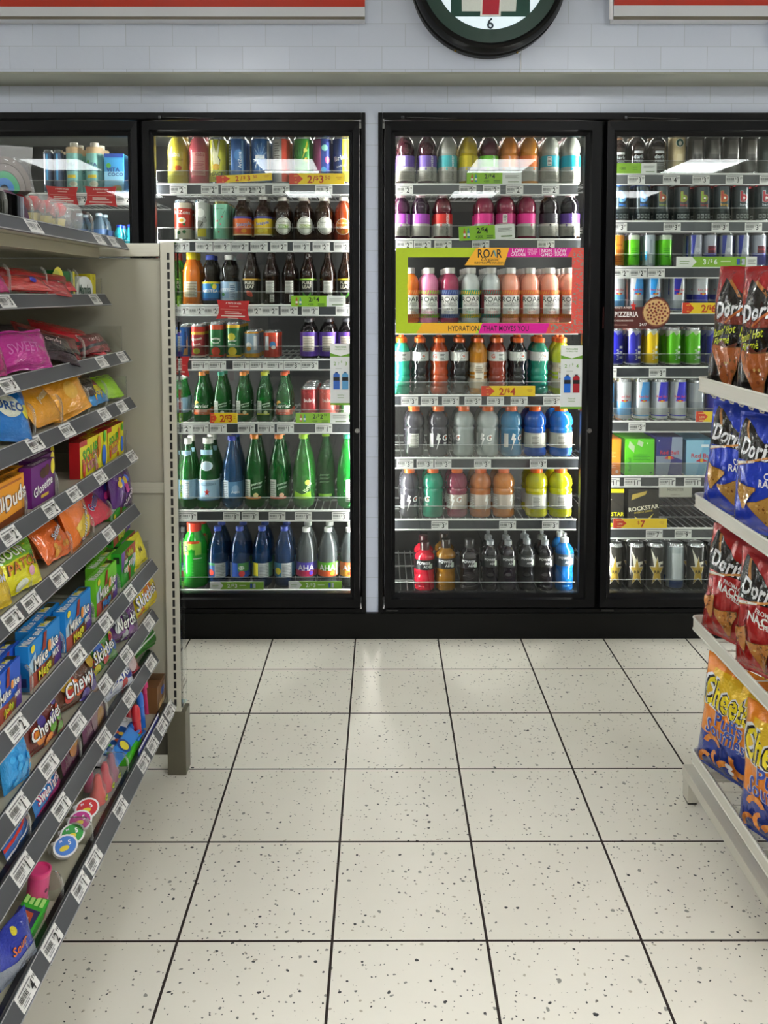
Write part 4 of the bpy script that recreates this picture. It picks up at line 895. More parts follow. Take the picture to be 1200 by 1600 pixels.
DR.update({
 'p1': (powr('c01f34', '17171a', '3a1418', ''), 'power_drink_bottle', 'red power drink'),
 'p2': (powr('8f6114', '1a1a1a', '2a1c10', ''), 'power_drink_bottle', 'amber power drink'),
 'p3': (powr('1a1418', '1c1618', '2a2a2c', ''), 'power_drink_bottle', 'black capped dark power drink'),
 'p4': (powr('17141a', '2a2c2c'), 'power_drink_bottle', 'dark power drink with silver sport cap'),
 'p5': (powr('1c1620', '202224'), 'power_drink_bottle', 'dark purple power drink'),
 'p6': (powr('16181c', '34383a'), 'power_drink_bottle', 'charcoal power drink'),
 'p7': (powr('17141a', '1a1a1c'), 'power_drink_bottle', 'black power drink with white lettering'),
 'p8': (powr('1560a8', '3a4650'), 'power_drink_bottle', 'blue power drink'),
 # fourth door
 'coffee': (S('vitamin', '2a201c', cap='8a6a4c', a=[('r', -.5, .52, .5, .58, 'c9ccce'), T('dark', 0, .44, .5, 'b9c4c8', b=.02), T('roast', 0, .34, .4, 'b9c4c8')] + lines(-.6, .6, .1, .28, '8e9698', 5)), 'coffee_bottle', 'dark coffee bottle'),
 'starb': (can('c9b48a', [('c', 0, .78, .5, 'e8e4d6', 1), ('c', 0, .78, .44, '24564a', 1), ('c', 0, .77, .2, 'e8e4d6', 1.3), ('r', -.4, .1, .4, .5, 'd9c8a0')]), 'drink_can', 'tall tan coffee can with green emblem'),
 'darktall': (can('4a4845', [('r', -.6, .5, .4, .85, '6c6863'), ('r', -.3, .2, .6, .4, '35322f')]), 'drink_can', 'tall dark grey can'),
 'emblemtall': (can('3f4a48', [('c', .1, .75, .42, 'c9d4cc', 1), ('c', .1, .75, .36, '2a5a4c', 1), ('c', .1, .3, .3, 'b9c4bc', 1), ('c', .1, .3, .25, '3f4a48', 1)]), 'drink_can', 'tall dark can with green emblem'),
 'ba1': (bang('2a6ac8', '2a7ae0', '8ac4f0'), 'energy_can', 'black can with blue emblem'),
 'ba2': (bang('7a1a1c', '8a9a2c', '8a2a1c'), 'energy_can', 'black can with olive and red emblem'),
 'ba3': (bang('6a1a1c', 'a03020', '7a9a2c'), 'energy_can', 'black can with red ringed green emblem'),
 'ba4': (bang('7a1a20', 'c49a2c', 'a83a2a'), 'energy_can', 'black can with gold emblem'),
 'ba5': (bang('8a1a24', 'b9c4c8', 'a82a34'), 'energy_can', 'black can with silver ringed red emblem'),
 'oran': (can('d8862a', [wrap(.4, .5, 'b8641c'), T('energy', 0, .65, .3, '7a3a10')] + lines(-.6, .6, .15, .35, 'a85a1a', 4)), 'energy_can', 'slim orange can'),
 'lime': (can('62c81c', [('r', -1.5, .8, 1.5, .93, 'b9c4b0'), ('r', -.3, .3, .3, .32, '3a8a1a')] + lines(-.5, .5, .4, .6, '4aa81a', 3)), 'energy_can', 'slim lime green can'),
 'silb': (can('a9b4bc', [('r', -.9, .2, -.5, .45, '2a9ae0'), ('r', -.2, .1, .3, .35, 'd0d8dc'), ('r', -.1, .4, .2, .8, '8a96a0')]), 'energy_can', 'slim silver can with blue patch'),
 'monb': (can('a8acb8', [('p', [(-.9, .93), (-.2, .93), (-.5, .3), (-.9, .2)], '2f3a92'), ('r', -1.5, .05, 1.5, .2, '4a4a92'), ('c', .1, .5, .3, 'c9ccd4', 1.2)]), 'energy_can', 'slim silver and navy can'),
 'mone': (can('a4a8b4', [wrap(.05, .4, '2b2f9a'), ('r', -.6, .4, .6, .62, '5a2230'), T('Red Bull', 0, .52, .28, 'c43040', b=.03)]), 'energy_can', 'slim silver can with navy base'),
 'ra': (rb('5f9fd0', SIL, 1), 'energy_can', 'silver can with pale blue base'),
 'rc': (rb('3f92d4', SIL, 0), 'energy_can', 'silver can with light blue diagonal'),
 'rcc': (rb('2a96e0', 'a9c4dc', 3), 'energy_can', 'light blue diagonal can'),
 'rd': (rb('23289a', SIL, 3), 'energy_can', 'navy and silver diagonal can'),
 're': (rb('26309c', SIL, 1), 'energy_can', 'silver can with navy base'),
 'rf': (rb('2323a0', '7a80b8', 2, False), 'energy_can', 'all navy can'),
 'rg': (rb('2a2a98', 'a8acc0', 2, False), 'energy_can', 'navy can with silver shoulder'),
 'rh': (rb('e0bc18', 'c9c8b4', 2, False), 'energy_can', 'yellow can'),
 'ri': (rb('5cb81c', 'b4c4a8', 2, False), 'energy_can', 'green can with silver shoulder'),
 'rj': (rb('2a2ac0', SIL, 0), 'energy_can', 'silver can with navy diagonal'),
 'rk': (rb('8a9298', 'a4aab0', 1, False), 'energy_can', 'plain silver can'),
 'rock': (can('34322f', [('p', [(-.85, .9), (-.25, .42), (.3, .62), (.75, .62), (.6, .55), (.35, .57), (-.3, .36), (-.7, .8)], 'e0dccc'), star(-.1, .4, .95, 'e6e0cc', .36), star(-.1, .4, .85, 'b89a3c', .36), T('RR', -.1, .4, .42, '2a2418', b=.05)]), 'energy_can', 'tall black can with gold star'),
 'rockclear': (can('a9b4b8', [('r', -.6, .25, .6, .8, 'c4ccce'), ('r', -.9, .05, .9, .2, '3a5a9a')]), 'energy_can', 'tall silver can with blue base'),
 'boxo': (S('box', 'ef8a1c', m='print', d=2.2, a=[T('4', .2, .88, .2, 'fbe8d0', b=.04)] + lines(-.6, .6, .2, .3, 'fbd8b0', 3) + lines(-.5, .6, .5, .66, 'f5b470', 3) + [('c', .7, .1, .12, 'fbe0c0')]), 'drink_carton', 'orange four can carton'),
 'boxg': (S('box', '5ccc1c', m='print', d=2.2, a=[('p', [(-.8, .78), (-.4, .62), (-.35, .8), (-.7, .95)], 'b9d0a8'), ('p', [(-.2, .85), (.15, .78), (.25, .9), (-.1, .98)], 'b9d0a8'), T('Red Bull', -.68, .3, .22, '2a7a1a', rot=90, b=.03), T('4', .5, .88, .16, 'e8f8d8', b=.04), ('c', .78, .07, .08, '2a7a1a')] + lines(-.45, .7, .42, .6, '3f9a1a', 4)), 'drink_carton', 'green four can carton'),
 'boxn': (S('box', '2b2f7a', m='print', d=2.2, a=[('p', [(.2, 1), (1, 1), (1, .35), (.1, .35)], '8f9cb4'), ('p', [(-1, 0), (-.1, 0), (.2, .5), (-1, .5)], '8490a8'), ('p', [(-.1, .0), (1, 0), (1, .4), (.2, .5)], '2b2f7a'), T('4', -.8, .9, .16, 'e4e6f0', b=.04), T('Red Bull', 0, .6, .34, 'c4283a', b=.04), ('c', 0, .46, .13, 'e0b02c'), ('p', [(-.4, .44), (-.08, .52), (-.1, .42)], 'c4283a'), ('p', [(.4, .44), (.08, .52), (.1, .42)], 'c4283a')]), 'drink_carton', 'navy and silver four can carton'),
 'boxl': (S('box', '74b4d8', m='print', d=2.2, a=[('p', [(-1, 0), (-.3, 0), (.2, 1), (-1, 1)], '8fc4e0'), ('p', [(.2, 0), (.8, 0), (1, .5), (.5, .5)], 'a8d0e4'), T('Red Bull', .05, .56, .34, 'c4283a', b=.04), ('c', .05, .42, .13, 'e0b02c'), ('p', [(-.35, .4), (-.03, .48), (-.05, .38)], 'c4283a'), ('p', [(.45, .4), (.13, .48), (.15, .38)], 'c4283a'), ('r', 0, .8, .5, .88, 'e4eef4')]), 'drink_carton', 'light blue four can carton'),
 'boxr': (S('box', '262320', m='print', d=2.2, a=[('r', -1, .9, 1, 1, 'e2d61c'), ('r', -1, 0, 1, .1, 'e2d61c'), star(-.3, .66, .5, 'e8e4d4', .46), star(-.3, .66, .42, 'e6dc1c', .46), T('ROCKSTAR', .05, .34, .3, 'ece41c', b=.06), T('ENERGY DRINK', 0, .22, .14, 'd8d4c4')]), 'drink_carton', 'black and yellow star carton'),
 'boxr2': (S('box', '2a2622', m='print', d=2.2, a=[('p', [(-.8, .7), (.1, .85), (.2, .95), (-.75, .85)], 'b9a04a'), T('ROCKSTAR', 0, .5, .3, 'e2dcc4', b=.06, rot=8), T('ENERGY DRINK', 0, .4, .14, 'd8c04a', rot=8), ('p', [(-.6, .28), (0, .12), (.65, .36), (.1, 0), (-.2, 0)], 'e0c84a')]), 'drink_carton', 'dark brown star carton in clear wrap'),
 # first door
 'canblue': (can('3a4a6a', [('r', -.2, .3, .2, .9, '4fa0d8'), ('r', -.9, .2, -.5, .9, '8a9ab0')]), 'drink_can', 'dark blue slim can'),
 'cocobot': (S('coco', '9fd0cc', cap='efe9da', a=[wrap(.02, .78, '8fcac4'), wrap(.78, .9, 'd8b890'), T('VITA', -.1, .56, .5, '23307a', b=.05), T('COCO', .1, .46, .42, '23307a', b=.05), ('c', -.5, .62, .2, '5aa84a'), ('r', -.6, .3, .5, .36, 'e2c22c'), ('c', .2, .18, .5, 'efe6d2', .75), ('c', .15, .19, .36, 'd8cfb8', .75), ('c', -.5, .1, .3, 'e8b83a', .7)]), 'coconut_drink_bottle', 'pale turquoise coconut drink bottle'),
 'cocobox': (S('box', '3f96cc', m='print', d=1.2, a=[('r', -1, 0, 1, .55, '8fc8e4'), T('VITA', -.1, .6, .5, '23307a', b=.05), T('COCO', .15, .48, .42, '23307a', b=.05), ('c', -.55, .7, .25, '4f9a3a'), ('c', .3, .14, .5, 'c4a87a', .6), ('c', .5, .1, .3, 'b0c86a', .7), ('r', -1, .9, 1, 1, '2a4a9a')]), 'coconut_drink_carton', 'blue coconut water carton'),
 'clearw': (S('soda', '6a8296', m='clearbottle', cap='c4d4e0', a=[wrap(.4, .6, '3a5a8a')]), 'water_bottle', 'clear water bottle with pale cap'),
 'cyanw': (S('waisted', '2fb0c4', cap='1f46d0', a=[wrap(.15, .4, '3ac0cc')]), 'water_bottle', 'cyan drink bottle with blue cap'),
})
for k in list(DR):
    DR[k] = DR[k]

YF = YW + .12          # front edge of the cooler shelves
ROWS = ['top', 'second', 'third', 'fourth', 'fifth', 'sixth', 'seventh', 'eighth', 'bottom']
ORD = ['first', 'second', 'third', 'fourth', 'fifth', 'sixth', 'seventh', 'eighth', 'ninth', 'tenth', 'eleventh']
def cooler_shelf(di, rn, ytop, tags, xa, xb, insert='3d4045', fence=.052):
    z = zat(ytop, YF)
    x0, x1 = xat(xa, YF, ytop), xat(xb, YF, ytop)
    t = thing('cooler_shelf', 'wire shelf with grey price rail, %s shelf behind %s' % (rn, DNAME[di]), 'shelf', ((x0 + x1) / 2, YF, z), group='cooler shelves')
    W = (x1 - x0) / 2
    g = G(); n = int(2 * W / .03)
    for i in range(n + 1):
        x = -W + .01 + (2 * W - .02) * i / n
        g.box(x - .0016, x + .0016, .004, .62, -.004, -.0005, '7c7e7c', 'enamel')
    for y in (.02, .2, .4, .6):
        g.box(-W + .005, W - .005, y - .003, y + .003, -.010, -.0042, '7c7e7c', 'enamel')
    g.build('wire_deck', t)
    g = G()
    g.box(-W, W, 0, .003, -.043, -.001, insert, 'plastic')
    g.bbox(-W, W, -.006, .003, -.005, .0015, .001, 'e2e3e0', 'enamel')
    g.bbox(-W, W, -.006, .003, -.047, -.042, .001, 'd4d5d2', 'enamel')
    g.build('price_rail', t)
    if fence:
        g = G(); h = fence; r = .012
        out = [(-W + .002, .002), (W - .002, .002), (W - .002, h - r), (W - .002 - r * .3, h - r * .3), (W - .002 - r, h), (-W + .002 + r, h), (-W + .002 + r * .3, h - r * .3), (-W + .002, h - r)]
        g.prism(out, lambda a, b: (a, .006, b), lambda a, b: (a, .0085, b), 'ffffff', 'acrylic')
        g.box(-W + .012, W - .012, .0058, .0087, h + .0001, h + .0012, 'c4c8c6', 'plastic')
        g.build('front_fence', t)
    for px, pr in tags:
        o = linkdata('price_tag', tag_mesh(pr), t)
        o.location = (xat(px, YF, ytop) - (x0 + x1) / 2, -.0035, -.0245)
    return z
def cooler_row(di, rn, z, items, deep=2, gap=.006):
    """items: (pixel column, kind, width px, height px[, rows deep[, set back]])"""
    for ci, it in enumerate(items):
        px, key, wp, hp = it[:4]
        nd = it[4] if len(it) > 4 and it[4] else deep
        back = it[5] if len(it) > 5 else 0
        sp, nm, desc = DR[key]
        q = (YF + .06) / F
        R = wp * q / 2 * .97; H = hp * q
        me = drink_mesh(sp, R, H)
        zc = z + .0008
        y = YF + .014 + R + back
        x = xat(px, y - R * .6, 570 + (0 if z > 1.4 else 0))
        step = 2 * R + gap if sp['s'] != 'box' else R * (1 + sp.get('d', 1.5)) + gap
        cat = nm.replace('_', ' ').split()[-1]
        for r in range(nd):
            yy = y + r * step
            if yy + R > YF + .66: break
            if r == 0:
                lab = '%s, %s from left, front row, %s shelf, %s' % (desc, ORD[ci], rn, DNAME[di])
            else:
                lab = '%s, %s column, %s row back, %s shelf, %s' % (desc, ORD[ci], ORD[r], rn, DNAME[di])
            ws = lab.replace(',', ' ').split()
            if len(ws) > 16:
                lab = lab.replace(' from left, front row', ' in front').replace(' column,', ' along,').replace(' row back', ' back')
            if len(lab.replace(',', ' ').split()) > 16:
                d2 = desc.split(' with ')[0]
                lab = lab.replace(desc, d2)
            t = thing(nm, lab, cat, (x + random.uniform(-.001, .001), yy, zc), (0, 0, random.uniform(-.07, .07) if sp['s'] != 'box' else random.uniform(-.02, .02)), 'drinks on the %s shelf behind the %s' % (rn, DNAME[di]))
            for pn, m_ in me:
                if r > 0 and pn == 'bottle_label' and sp.get('m') != 'clearbottle' and r > 1:
                    pass
                linkdata(pn, m_, t)

def tg(s): return [(float(a.split(':')[0]), a.split(':')[1]) for a in s.split()]
# second door
z = cooler_shelf(1, 'top', 287, tg('279:2.79 328:2.89 359:2.59 386:2.59 401:2.69 439:2.69 506:2.79'), 238, 551)
cooler_row(1, 'top', z, [(281, 'lemonade', 33, 80), (313, 'pinkade', 33, 80), (343, 'peace', 28, 72), (374, 'bluecan', 29, 73), (409, 'blueray', 29, 73), (441, 'redcan', 29, 73), (475, 'greencan', 29, 73), (505, 'pinkcan', 29, 73), (534, 'brisk', 28, 73)], 2)
z = cooler_shelf(1, 'second', 376, tg('283:2.29 319:2.29 347:2.29 375:2.59 405:2.59 436:2.59 471:2.99 502:2.99 535:2.99'), 238, 551)
cooler_row(1, 'second', z, [(288, 'arizona', 28, 62, 3), (318, 'greycan', 26, 62, 3), (347, 'mintcan', 26, 60, 3), (380, 'snapor', 29, 68), (412, 'snaplem', 28, 68), (442, 'goodgreen', 30, 67), (475, 'goodolive', 31, 67), (507, 'goodplain', 30, 67), (537, 'goodmango', 29, 67)])
z = cooler_shelf(1, 'third', 476, tg('283:2.29 307:2.29 332:2.29 396:2.99 422:2.99 452:2.99 485:2.99 538:1.99'), 238, 551)
cooler_row(1, 'third', z, [(271, 'redgreen', 29, 80), (300, 'orangej', 29, 80), (329, 'nestea', 27, 76), (358, 'nestea2', 27, 76), (392, 'purered', 25, 86), (423, 'pureback', 25, 86), (453, 'pureback', 25, 86), (481, 'puregreen', 25, 86), (512, 'pureback', 26, 86), (540, 'pureyellow', 26, 86)])
z = cooler_shelf(1, 'fourth', 561, tg('313:1.69 340:1.69 377:1.69 404:1.69 430:1.69 457:3.99 484:3.99'), 238, 551)
cooler_row(1, 'fourth', z, [(284, 'bluesoda', 24, 52, 4), (309, 'guava', 23, 53, 4), (338, 'perrcan1', 24, 56, 4), (364, 'perrcan2', 24, 56, 4), (393, 'shortblue', 24, 44, 3), (424, 'shortred', 26, 43, 2), (482, 'purplebot', 28, 62), (513, 'purplebot', 29, 62), (542, 'purplebot', 29, 62)])
z = cooler_shelf(1, 'fifth', 660, tg('287:2.29 313:1.99 341:1.99 385:1.99 416:1.99 446:1.99 506:1.99'), 238, 551)
cooler_row(1, 'fifth', z, [(281, 'pellesmall', 22, 70), (314, 'perrorange', 27, 77), (344, 'perrteal', 26, 77), (378, 'perramber', 26, 77), (411, 'perrlemon', 26, 77), (443, 'perrred', 27, 77), (482, 'bubly', 27, 54, 4), (511, 'bublypink', 27, 54, 4), (541, 'greenplain', 24, 60, 1, .05)])
z = cooler_shelf(1, 'sixth', 797, tg('295:3.79 362:3.79 391:3.79 433:3.79 474:3.79 532:3.79'), 238, 551)
cooler_row(1, 'sixth', z, [(290, 'pelleback', 26, 110), (321, 'pelle', 37, 110), (359, 'vichy', 35, 113), (395, 'perrbigo', 34, 116), (433, 'perrbigr', 34, 116), (472, 'perrbigl', 35, 116), (508, 'perrfar', 32, 112, 1, .12), (542, 'perrteal2', 34, 116)])
z = cooler_shelf(1, 'bottom', 921, [], 238, 551, fence=.05)
cooler_row(1, 'bottom', z, [(297, 'jug', 42, 101), (335, 'dasani1', 33, 95), (370, 'dasani2', 33, 95), (406, 'dasani3', 33, 95), (441, 'dasani4', 33, 95), (476, 'aha1', 34, 93), (511, 'aha2', 34, 93), (545, 'aha3', 32, 93)])
# third door
z = cooler_shelf(2, 'top', 287, tg('632:2.79 731:2.79 768:2.79 804:2.79 860:2.79'), 612, 903, '56585b')
cooler_row(2, 'top', z, [(633, 'vpurpb', 29, 77), (667, 'vpurp', 30, 77), (699, 'vteal', 29, 77), (731, 'vyel', 30, 77), (763, 'vgreen', 30, 77), (794, 'vora', 29, 77), (825, 'vora2', 30, 77), (857, 'vtealb', 29, 77), (889, 'vteal2', 30, 77)], 3)
z = cooler_shelf(2, 'second', 373, tg('632:2.79 660:2.79 692:2.79 751:2.99 853:2.79'), 612, 907, '56585b')
cooler_row(2, 'second', z, [(627, 'vmag', 29, 68), (657, 'vmag2', 29, 68), (691, 'vred', 30, 68), (756, 'vpink', 31, 69), (789, 'vpinkb', 31, 69), (822, 'vpink', 30, 69), (857, 'vblack', 31, 69, 1), (889, 'vblack2', 31, 69, 1)])
z = cooler_shelf(2, 'third', 505, [], 612, 903, '56585b', fence=.06)
cooler_row(2, 'third', z, [(640, 'roaror', 30, 85), (671, 'roarpk', 30, 85), (703, 'roarbl', 30, 85), (735, 'roarpi', 30, 85), (767, 'roarst', 30, 85), (798, 'roarpe', 30, 85), (828, 'roarpe', 30, 85), (859, 'roarpe', 30, 85), (890, 'roarpe', 30, 85)], 4)
z = cooler_shelf(2, 'fourth', 617, tg('640:3.29 671:3.29 704:3.19 739:3.19 774:3.19 811:3.19 862:3.29'), 612, 903)
cooler_row(2, 'fourth', z, [(628, 'g1', 28, 94), (657, 'g2', 28, 94), (687, 'g3', 29, 94), (719, 'g4', 28, 94), (748, 'g5', 29, 94), (778, 'g6', 29, 94), (811, 'g7', 28, 94), (844, 'g8', 29, 94), (878, 'g9', 29, 94)], 2)
z = cooler_shelf(2, 'fifth', 715, tg('633:3.29 664:3.29 692:3.29 754:3.29 841:3.29'), 612, 903)
cooler_row(2, 'fifth', z, [(648, 'h1', 34, 80), (686, 'h2', 35, 80), (726, 'h3', 35, 80), (764, 'h4', 36, 80), (801, 'h5', 36, 80), (839, 'h6', 37, 80), (880, 'h7', 38, 80)], 2)
z = cooler_shelf(2, 'sixth', 811, tg('687:3.29 793:3.19 860:3.29'), 612, 900)
cooler_row(2, 'sixth', z, [(640, 'i1', 33, 79), (678, 'i2', 35, 79), (716, 'i3', 35, 79), (753, 'i4', 36, 79), (790, 'i5', 36, 79), (842, 'i6', 37, 79), (881, 'i7', 38, 79)], 2)
z = cooler_shelf(2, 'bottom', 929, [], 612, 903, fence=.05)
cooler_row(2, 'bottom', z, [(665, 'p1', 34, 76, 2, .02), (699, 'p2', 34, 80, 2, .02), (736, 'p3', 33, 80, 1, .02), (769, 'p4', 27, 86, 2, .02), (798, 'p5', 27, 86, 2, .02), (828, 'p6', 27, 88, 2, .02), (857, 'p7', 28, 86, 2, .02), (888, 'p8', 31, 90, 2, .02)])
# fourth door
z = cooler_shelf(3, 'top', 271, tg('994:3.99 1049:4.29 1095:3.29 1147:3.29 1200:3.29'), 936, 1266, '56585b')
cooler_row(3, 'top', z, [(962, 'coffee', 27, 56), (991, 'coffee', 28, 60), (1023, 'coffee', 28, 60), (1053, 'starb', 27, 60, 1), (1082, 'darktall', 26, 60, 1), (1109, 'darktall', 26, 60, 1), (1137, 'darktall', 26, 60, 1), (1165, 'darktall', 26, 60, 1), (1193, 'emblemtall', 28, 60, 1), (1224, 'darktall', 27, 60, 1)])
z = cooler_shelf(3, 'second', 345, tg('966:3.69 1050:3.69 1125:3.69 1177:3.69'), 936, 1266, '5c6064')
cooler_row(3, 'second', z, [(967, 'ba1', 25, 57), (1000, 'ba1', 25, 57), (1030, 'ba2', 24, 57), (1062, 'ba3', 24, 56), (1093, 'ba3', 25, 56), (1124, 'ba4', 25, 57), (1153, 'ba5', 25, 57), (1187, 'ba5', 26, 57), (1218, 'ba4', 25, 57)], 2)
z = cooler_shelf(3, 'third', 417, tg('970:2.99 997:2.99 1025:2.99'), 936, 1266)
cooler_row(3, 'third', z, [(964, 'oran', 20, 52), (987, 'lime', 21, 52), (1012, 'silb', 20, 52), (1037, 'lime', 21, 52), (1084, 'monb', 21, 52), (1107, 'mone', 21, 52), (1132, 'monb', 21, 52), (1157, 'monb', 21, 52), (1183, 'mone', 22, 52), (1210, 'mone', 22, 52)], 2)
z = cooler_shelf(3, 'fourth', 489, [], 936, 1266)
cooler_row(3, 'fourth', z, [(964, 'ra', 24, 61), (993, 'rc', 24, 61), (1021, 'rcc', 23, 61), (1058, 'rd', 24, 61), (1094, 're', 24, 61), (1130, 're', 24, 61), (1160, 'rd', 24, 61), (1190, 're', 24, 61)], 2)
z = cooler_shelf(3, 'fifth', 573, tg('950:3.99 1027:3.69'), 936, 1266)
cooler_row(3, 'fifth', z, [(963, 'rf', 24, 59), (991, 'rg', 24, 59), (1019, 'rh', 23, 59), (1053, 'ri', 24, 59), (1084, 'ri', 25, 59), (1118, 'rf', 25, 59)], 3)
z = cooler_shelf(3, 'sixth', 658, tg('995:3.69 1130:3.69'), 936, 1266)
cooler_row(3, 'sixth', z, [(950, 'rc', 25, 62), (977, 'ra', 26, 64), (1005, 'rc', 26, 64), (1034, 'rj', 26, 64), (1063, 'rj', 26, 64), (1092, 'rk', 25, 62), (1120, 'rf', 25, 62), (1149, 'rf', 25, 62), (1179, 'rf', 25, 62)], 2)
z = cooler_shelf(3, 'seventh', 744, tg('955:11.99 988:11.99 1042:11.99 1082:11.99'), 936, 1266)
cooler_row(3, 'seventh', z, [(950, 'boxo', 42, 57), (1000, 'boxg', 47, 57), (1046, 'boxn', 42, 60), (1095, 'boxl', 48, 55)], 1)
z = cooler_shelf(3, 'eighth', 825, tg('1022:7.99 1067:9.99'), 936, 1266, fence=0)
cooler_row(3, 'eighth', z, [(954, 'boxr', 46, 60), (1008, 'boxr2', 50, 60)], 1)
z = cooler_shelf(3, 'bottom', 925, [], 936, 1266, fence=.05)
cooler_row(3, 'bottom', z, [(938, 'rock', 27, 74), (967, 'rock', 28, 74), (1001, 'rock', 28, 74), (1033, 'rock', 28, 74), (1064, 'rockclear', 28, 74), (1097, 'rock', 28, 74), (1130, 'rock', 28, 74)], 2)
# first door
z = cooler_shelf(0, 'top', 302, tg('128:2.69 195:2.99'), -90, 212, '56585b')
cooler_row(0, 'top', z, [(82, 'canblue', 15, 66), (98, 'canblue', 15, 66), (121, 'cocobot', 24, 78), (153, 'cocobot', 26, 78), (186, 'cocobox', 30, 60), (215, 'cocobox', 14, 60)], 2)
z = cooler_shelf(0, 'second', 396, [], -90, 212, '56585b')
cooler_row(0, 'second', z, [(98, 'clearw', 26, 62), (127, 'clearw', 26, 62), (157, 'clearw', 26, 62), (189, 'cyanw', 17, 44), (205, 'cyanw', 15, 44)], 2)

# ------------------------------------------------------------ signs on and in the coolers
def sign(name, label, cat, box, Y, art, th=.0015, rot=0, col='ffffff', outline=None, wf=False, group=None):
    """a flat printed card: box in px gives its place and size; art runs -1..1 across and 0..1 up"""
    x0, y0, x1, y1 = box
    a, b = PY(x0, (y0 + y1) / 2, Y), PY(x1, (y0 + y1) / 2, Y)
    zt, zb = PY((x0 + x1) / 2, y0, Y).z, PY((x0 + x1) / 2, y1, Y).z
    W, H = (b.x - a.x) / 2, zt - zb
    t = thing(name, label, cat, ((a.x + b.x) / 2, Y, (zt + zb) / 2), (0, math.radians(-rot), 0), group)
    g = G()
    out = outline or [(-1, 0), (1, 0), (1, 1), (-1, 1)]
    g.prism([(x * W, y * H - H / 2) for x, y in out], lambda p, q: (p, 0, q), lambda p, q: (p, th, q), col, 'paper')
    g.build('card', t)
    G().art(art, planemap((0, -.0003, -H / 2), (1, 0, 0), (0, 0, 1), (0, -1, 0), .00025), W, H, H / 2, 'print', 99).build('printing', t)
    return t
RD = 'd8401f'
def save_art(price, word=('SAVE', 'at', 'SEV'), pos=.2, low=False):
    a = [('r', -1, 0, 1, 1, 'f6d21c')]
    if pos is None: pos = .2
    a += [('r', -1, 0, -.72, 1, RD), ('p', [(-.72, 0), (-.5, .5), (-.72, 1)], RD)]
    if low: a += [T('LOW', -.74, .45, .5, 'f6e0a0', b=.05, w=.42), ('r', -.9, .78, -.6, .84, 'f0c070'), ('r', -.86, .14, -.66, .2, 'f0c070')]
    else: a += [T('SAVE', -.76, .78, .34, 'f6d44c', b=.04, w=.3), T('at', -.76, .5, .28, 'f6d44c'), T('SEV', -.76, .2, .34, 'f6d44c', b=.04, w=.3)]
    return a
def price_t(s, x, h, c, y=.45, b=.03):
    """2/$4 with the dollar raised; cents small"""
    a = []
    if '/' in s:
        n, r = s.split('/$'); a += [T(n, x, y, h, c, b=b)]
        x += 0
        return a, r
    return a, s.replace('$', '')
def pricing(s, x, h, c, step, y=.47):
    a = []
    if '/' in s:
        n, r = s.split('/$'); a += [T(n, x, y, h, c, b=.06), T('/', x + step * .75, y, h * .9, c, b=.03), T('$', x + step * 1.3, y + .12, h * .6, c, b=.04)]
        x += step * 2.1
    else:
        r = s[1:]; a += [T('$', x - step * .8, y + .12, h * .5, c, b=.02)]
    if '.' in r:
        d, q = r.split('.'); a += [T(d, x, y, h, c, b=.06), T(q, x + step * 1.15, y + .14, h * .55, c, b=.02)]
    else:
        a += [T(r, x, y, h, c, b=.06)]
    return a
YS = YF - .012
def save_sign(box, s, label, rot=0, x=-.25, step=.2, h=1.9, low=False, Y=YS):
    sign('promo_sign', label, 'sign', box, Y, save_art(s, low=low) + pricing(s, x, h, 'c03c18', step) + [('r', .7, .6, .9, .66, 'c98a2a'), ('r', .74, .45, .88, .5, 'c98a2a')], rot=rot, group='promotion cards on cooler shelves')
def green_sign(box, s, label, rot=0, bottles=True, plus=None):
    a = [('r', -1, 0, 1, 1, 'eceeea'), ('r', -1, 0, .3, 1, '8fc42a')]
    if bottles:
        for bx, c in ((-.8, 'c2502a'), (-.66, '3a8a9a')):
            a += [('r', bx - .04, .15, bx + .04, .65, c), ('r', bx - .02, .65, bx + .02, .85, c), ('r', bx - .04, .3, bx + .04, .5, 'f0ece0')]
    if plus: a += [T(plus, -.55, .5, .7, '24301a', b=.03, w=.6), T('BONUS', .02, .62, .3, '3c5a1a', w=.26), T('POINTS', .02, .36, .3, '3c5a1a', w=.26)]
    else: a += pricing(s, -.3, 1.1, '1c2612', .13, .66) + [T('+200', -.28, .2, .55, '24301a', b=.02, w=.5), ('r', -.02, .22, .22, .28, '4a6a2a'), ('r', -.02, .1, .22, .16, '4a6a2a')]
    a += lines(.4, .9, .5, .8, 'a0a29c', 3) + [('r', .5, .12, .9, .2, '5a7a3a')]
    sign('promo_sign', label, 'sign', box, YS, a, rot=rot, group='promotion cards on cooler shelves')
def arrow_sign(box, s, label, extra=None):
    a = [('r', -1, 0, 1, 1, '86b832'), ('p', [(-1, 0), (-.62, 0), (-.5, .5), (-.62, 1), (-1, 1)], 'eef0ea'), ('r', -.92, .5, -.68, .58, '8aa870'), ('r', -.92, .32, -.7, .38, '8aa870')]
    a += pricing(s, -.3, 1.4, 'f4f6ee', .13, .5) + [('r', .1, .5, .35, .6, 'dfeac8'), ('r', .5, .2, .58, .8, '3a5ab0'), ('r', .62, .2, .7, .8, 'c9ced8')]
    if extra: a += [('r', .72, 0, 1, 1, 'eef0ea'), T('3/$6', .6, .5, .5, '2a3a1a', w=.4)] + lines(.78, .96, .3, .8, 'a8aaa4', 3)
    sign('promo_sign', label, 'sign', box, YS, a, group='promotion cards on cooler shelves')
save_sign((338, 272.5, 425, 284), '2/$3.50', 'yellow sale card tilted up, two for 3.50, under yellow tea can, second door', 3)
save_sign((452, 271, 538, 288), '2/$3.50', 'yellow sale card two for 3.50, under the palm ray tea can, second door')
green_sign((455, 462, 540, 479), '2/$4', 'green and white offer card under the leaf labelled tea bottles, second door')
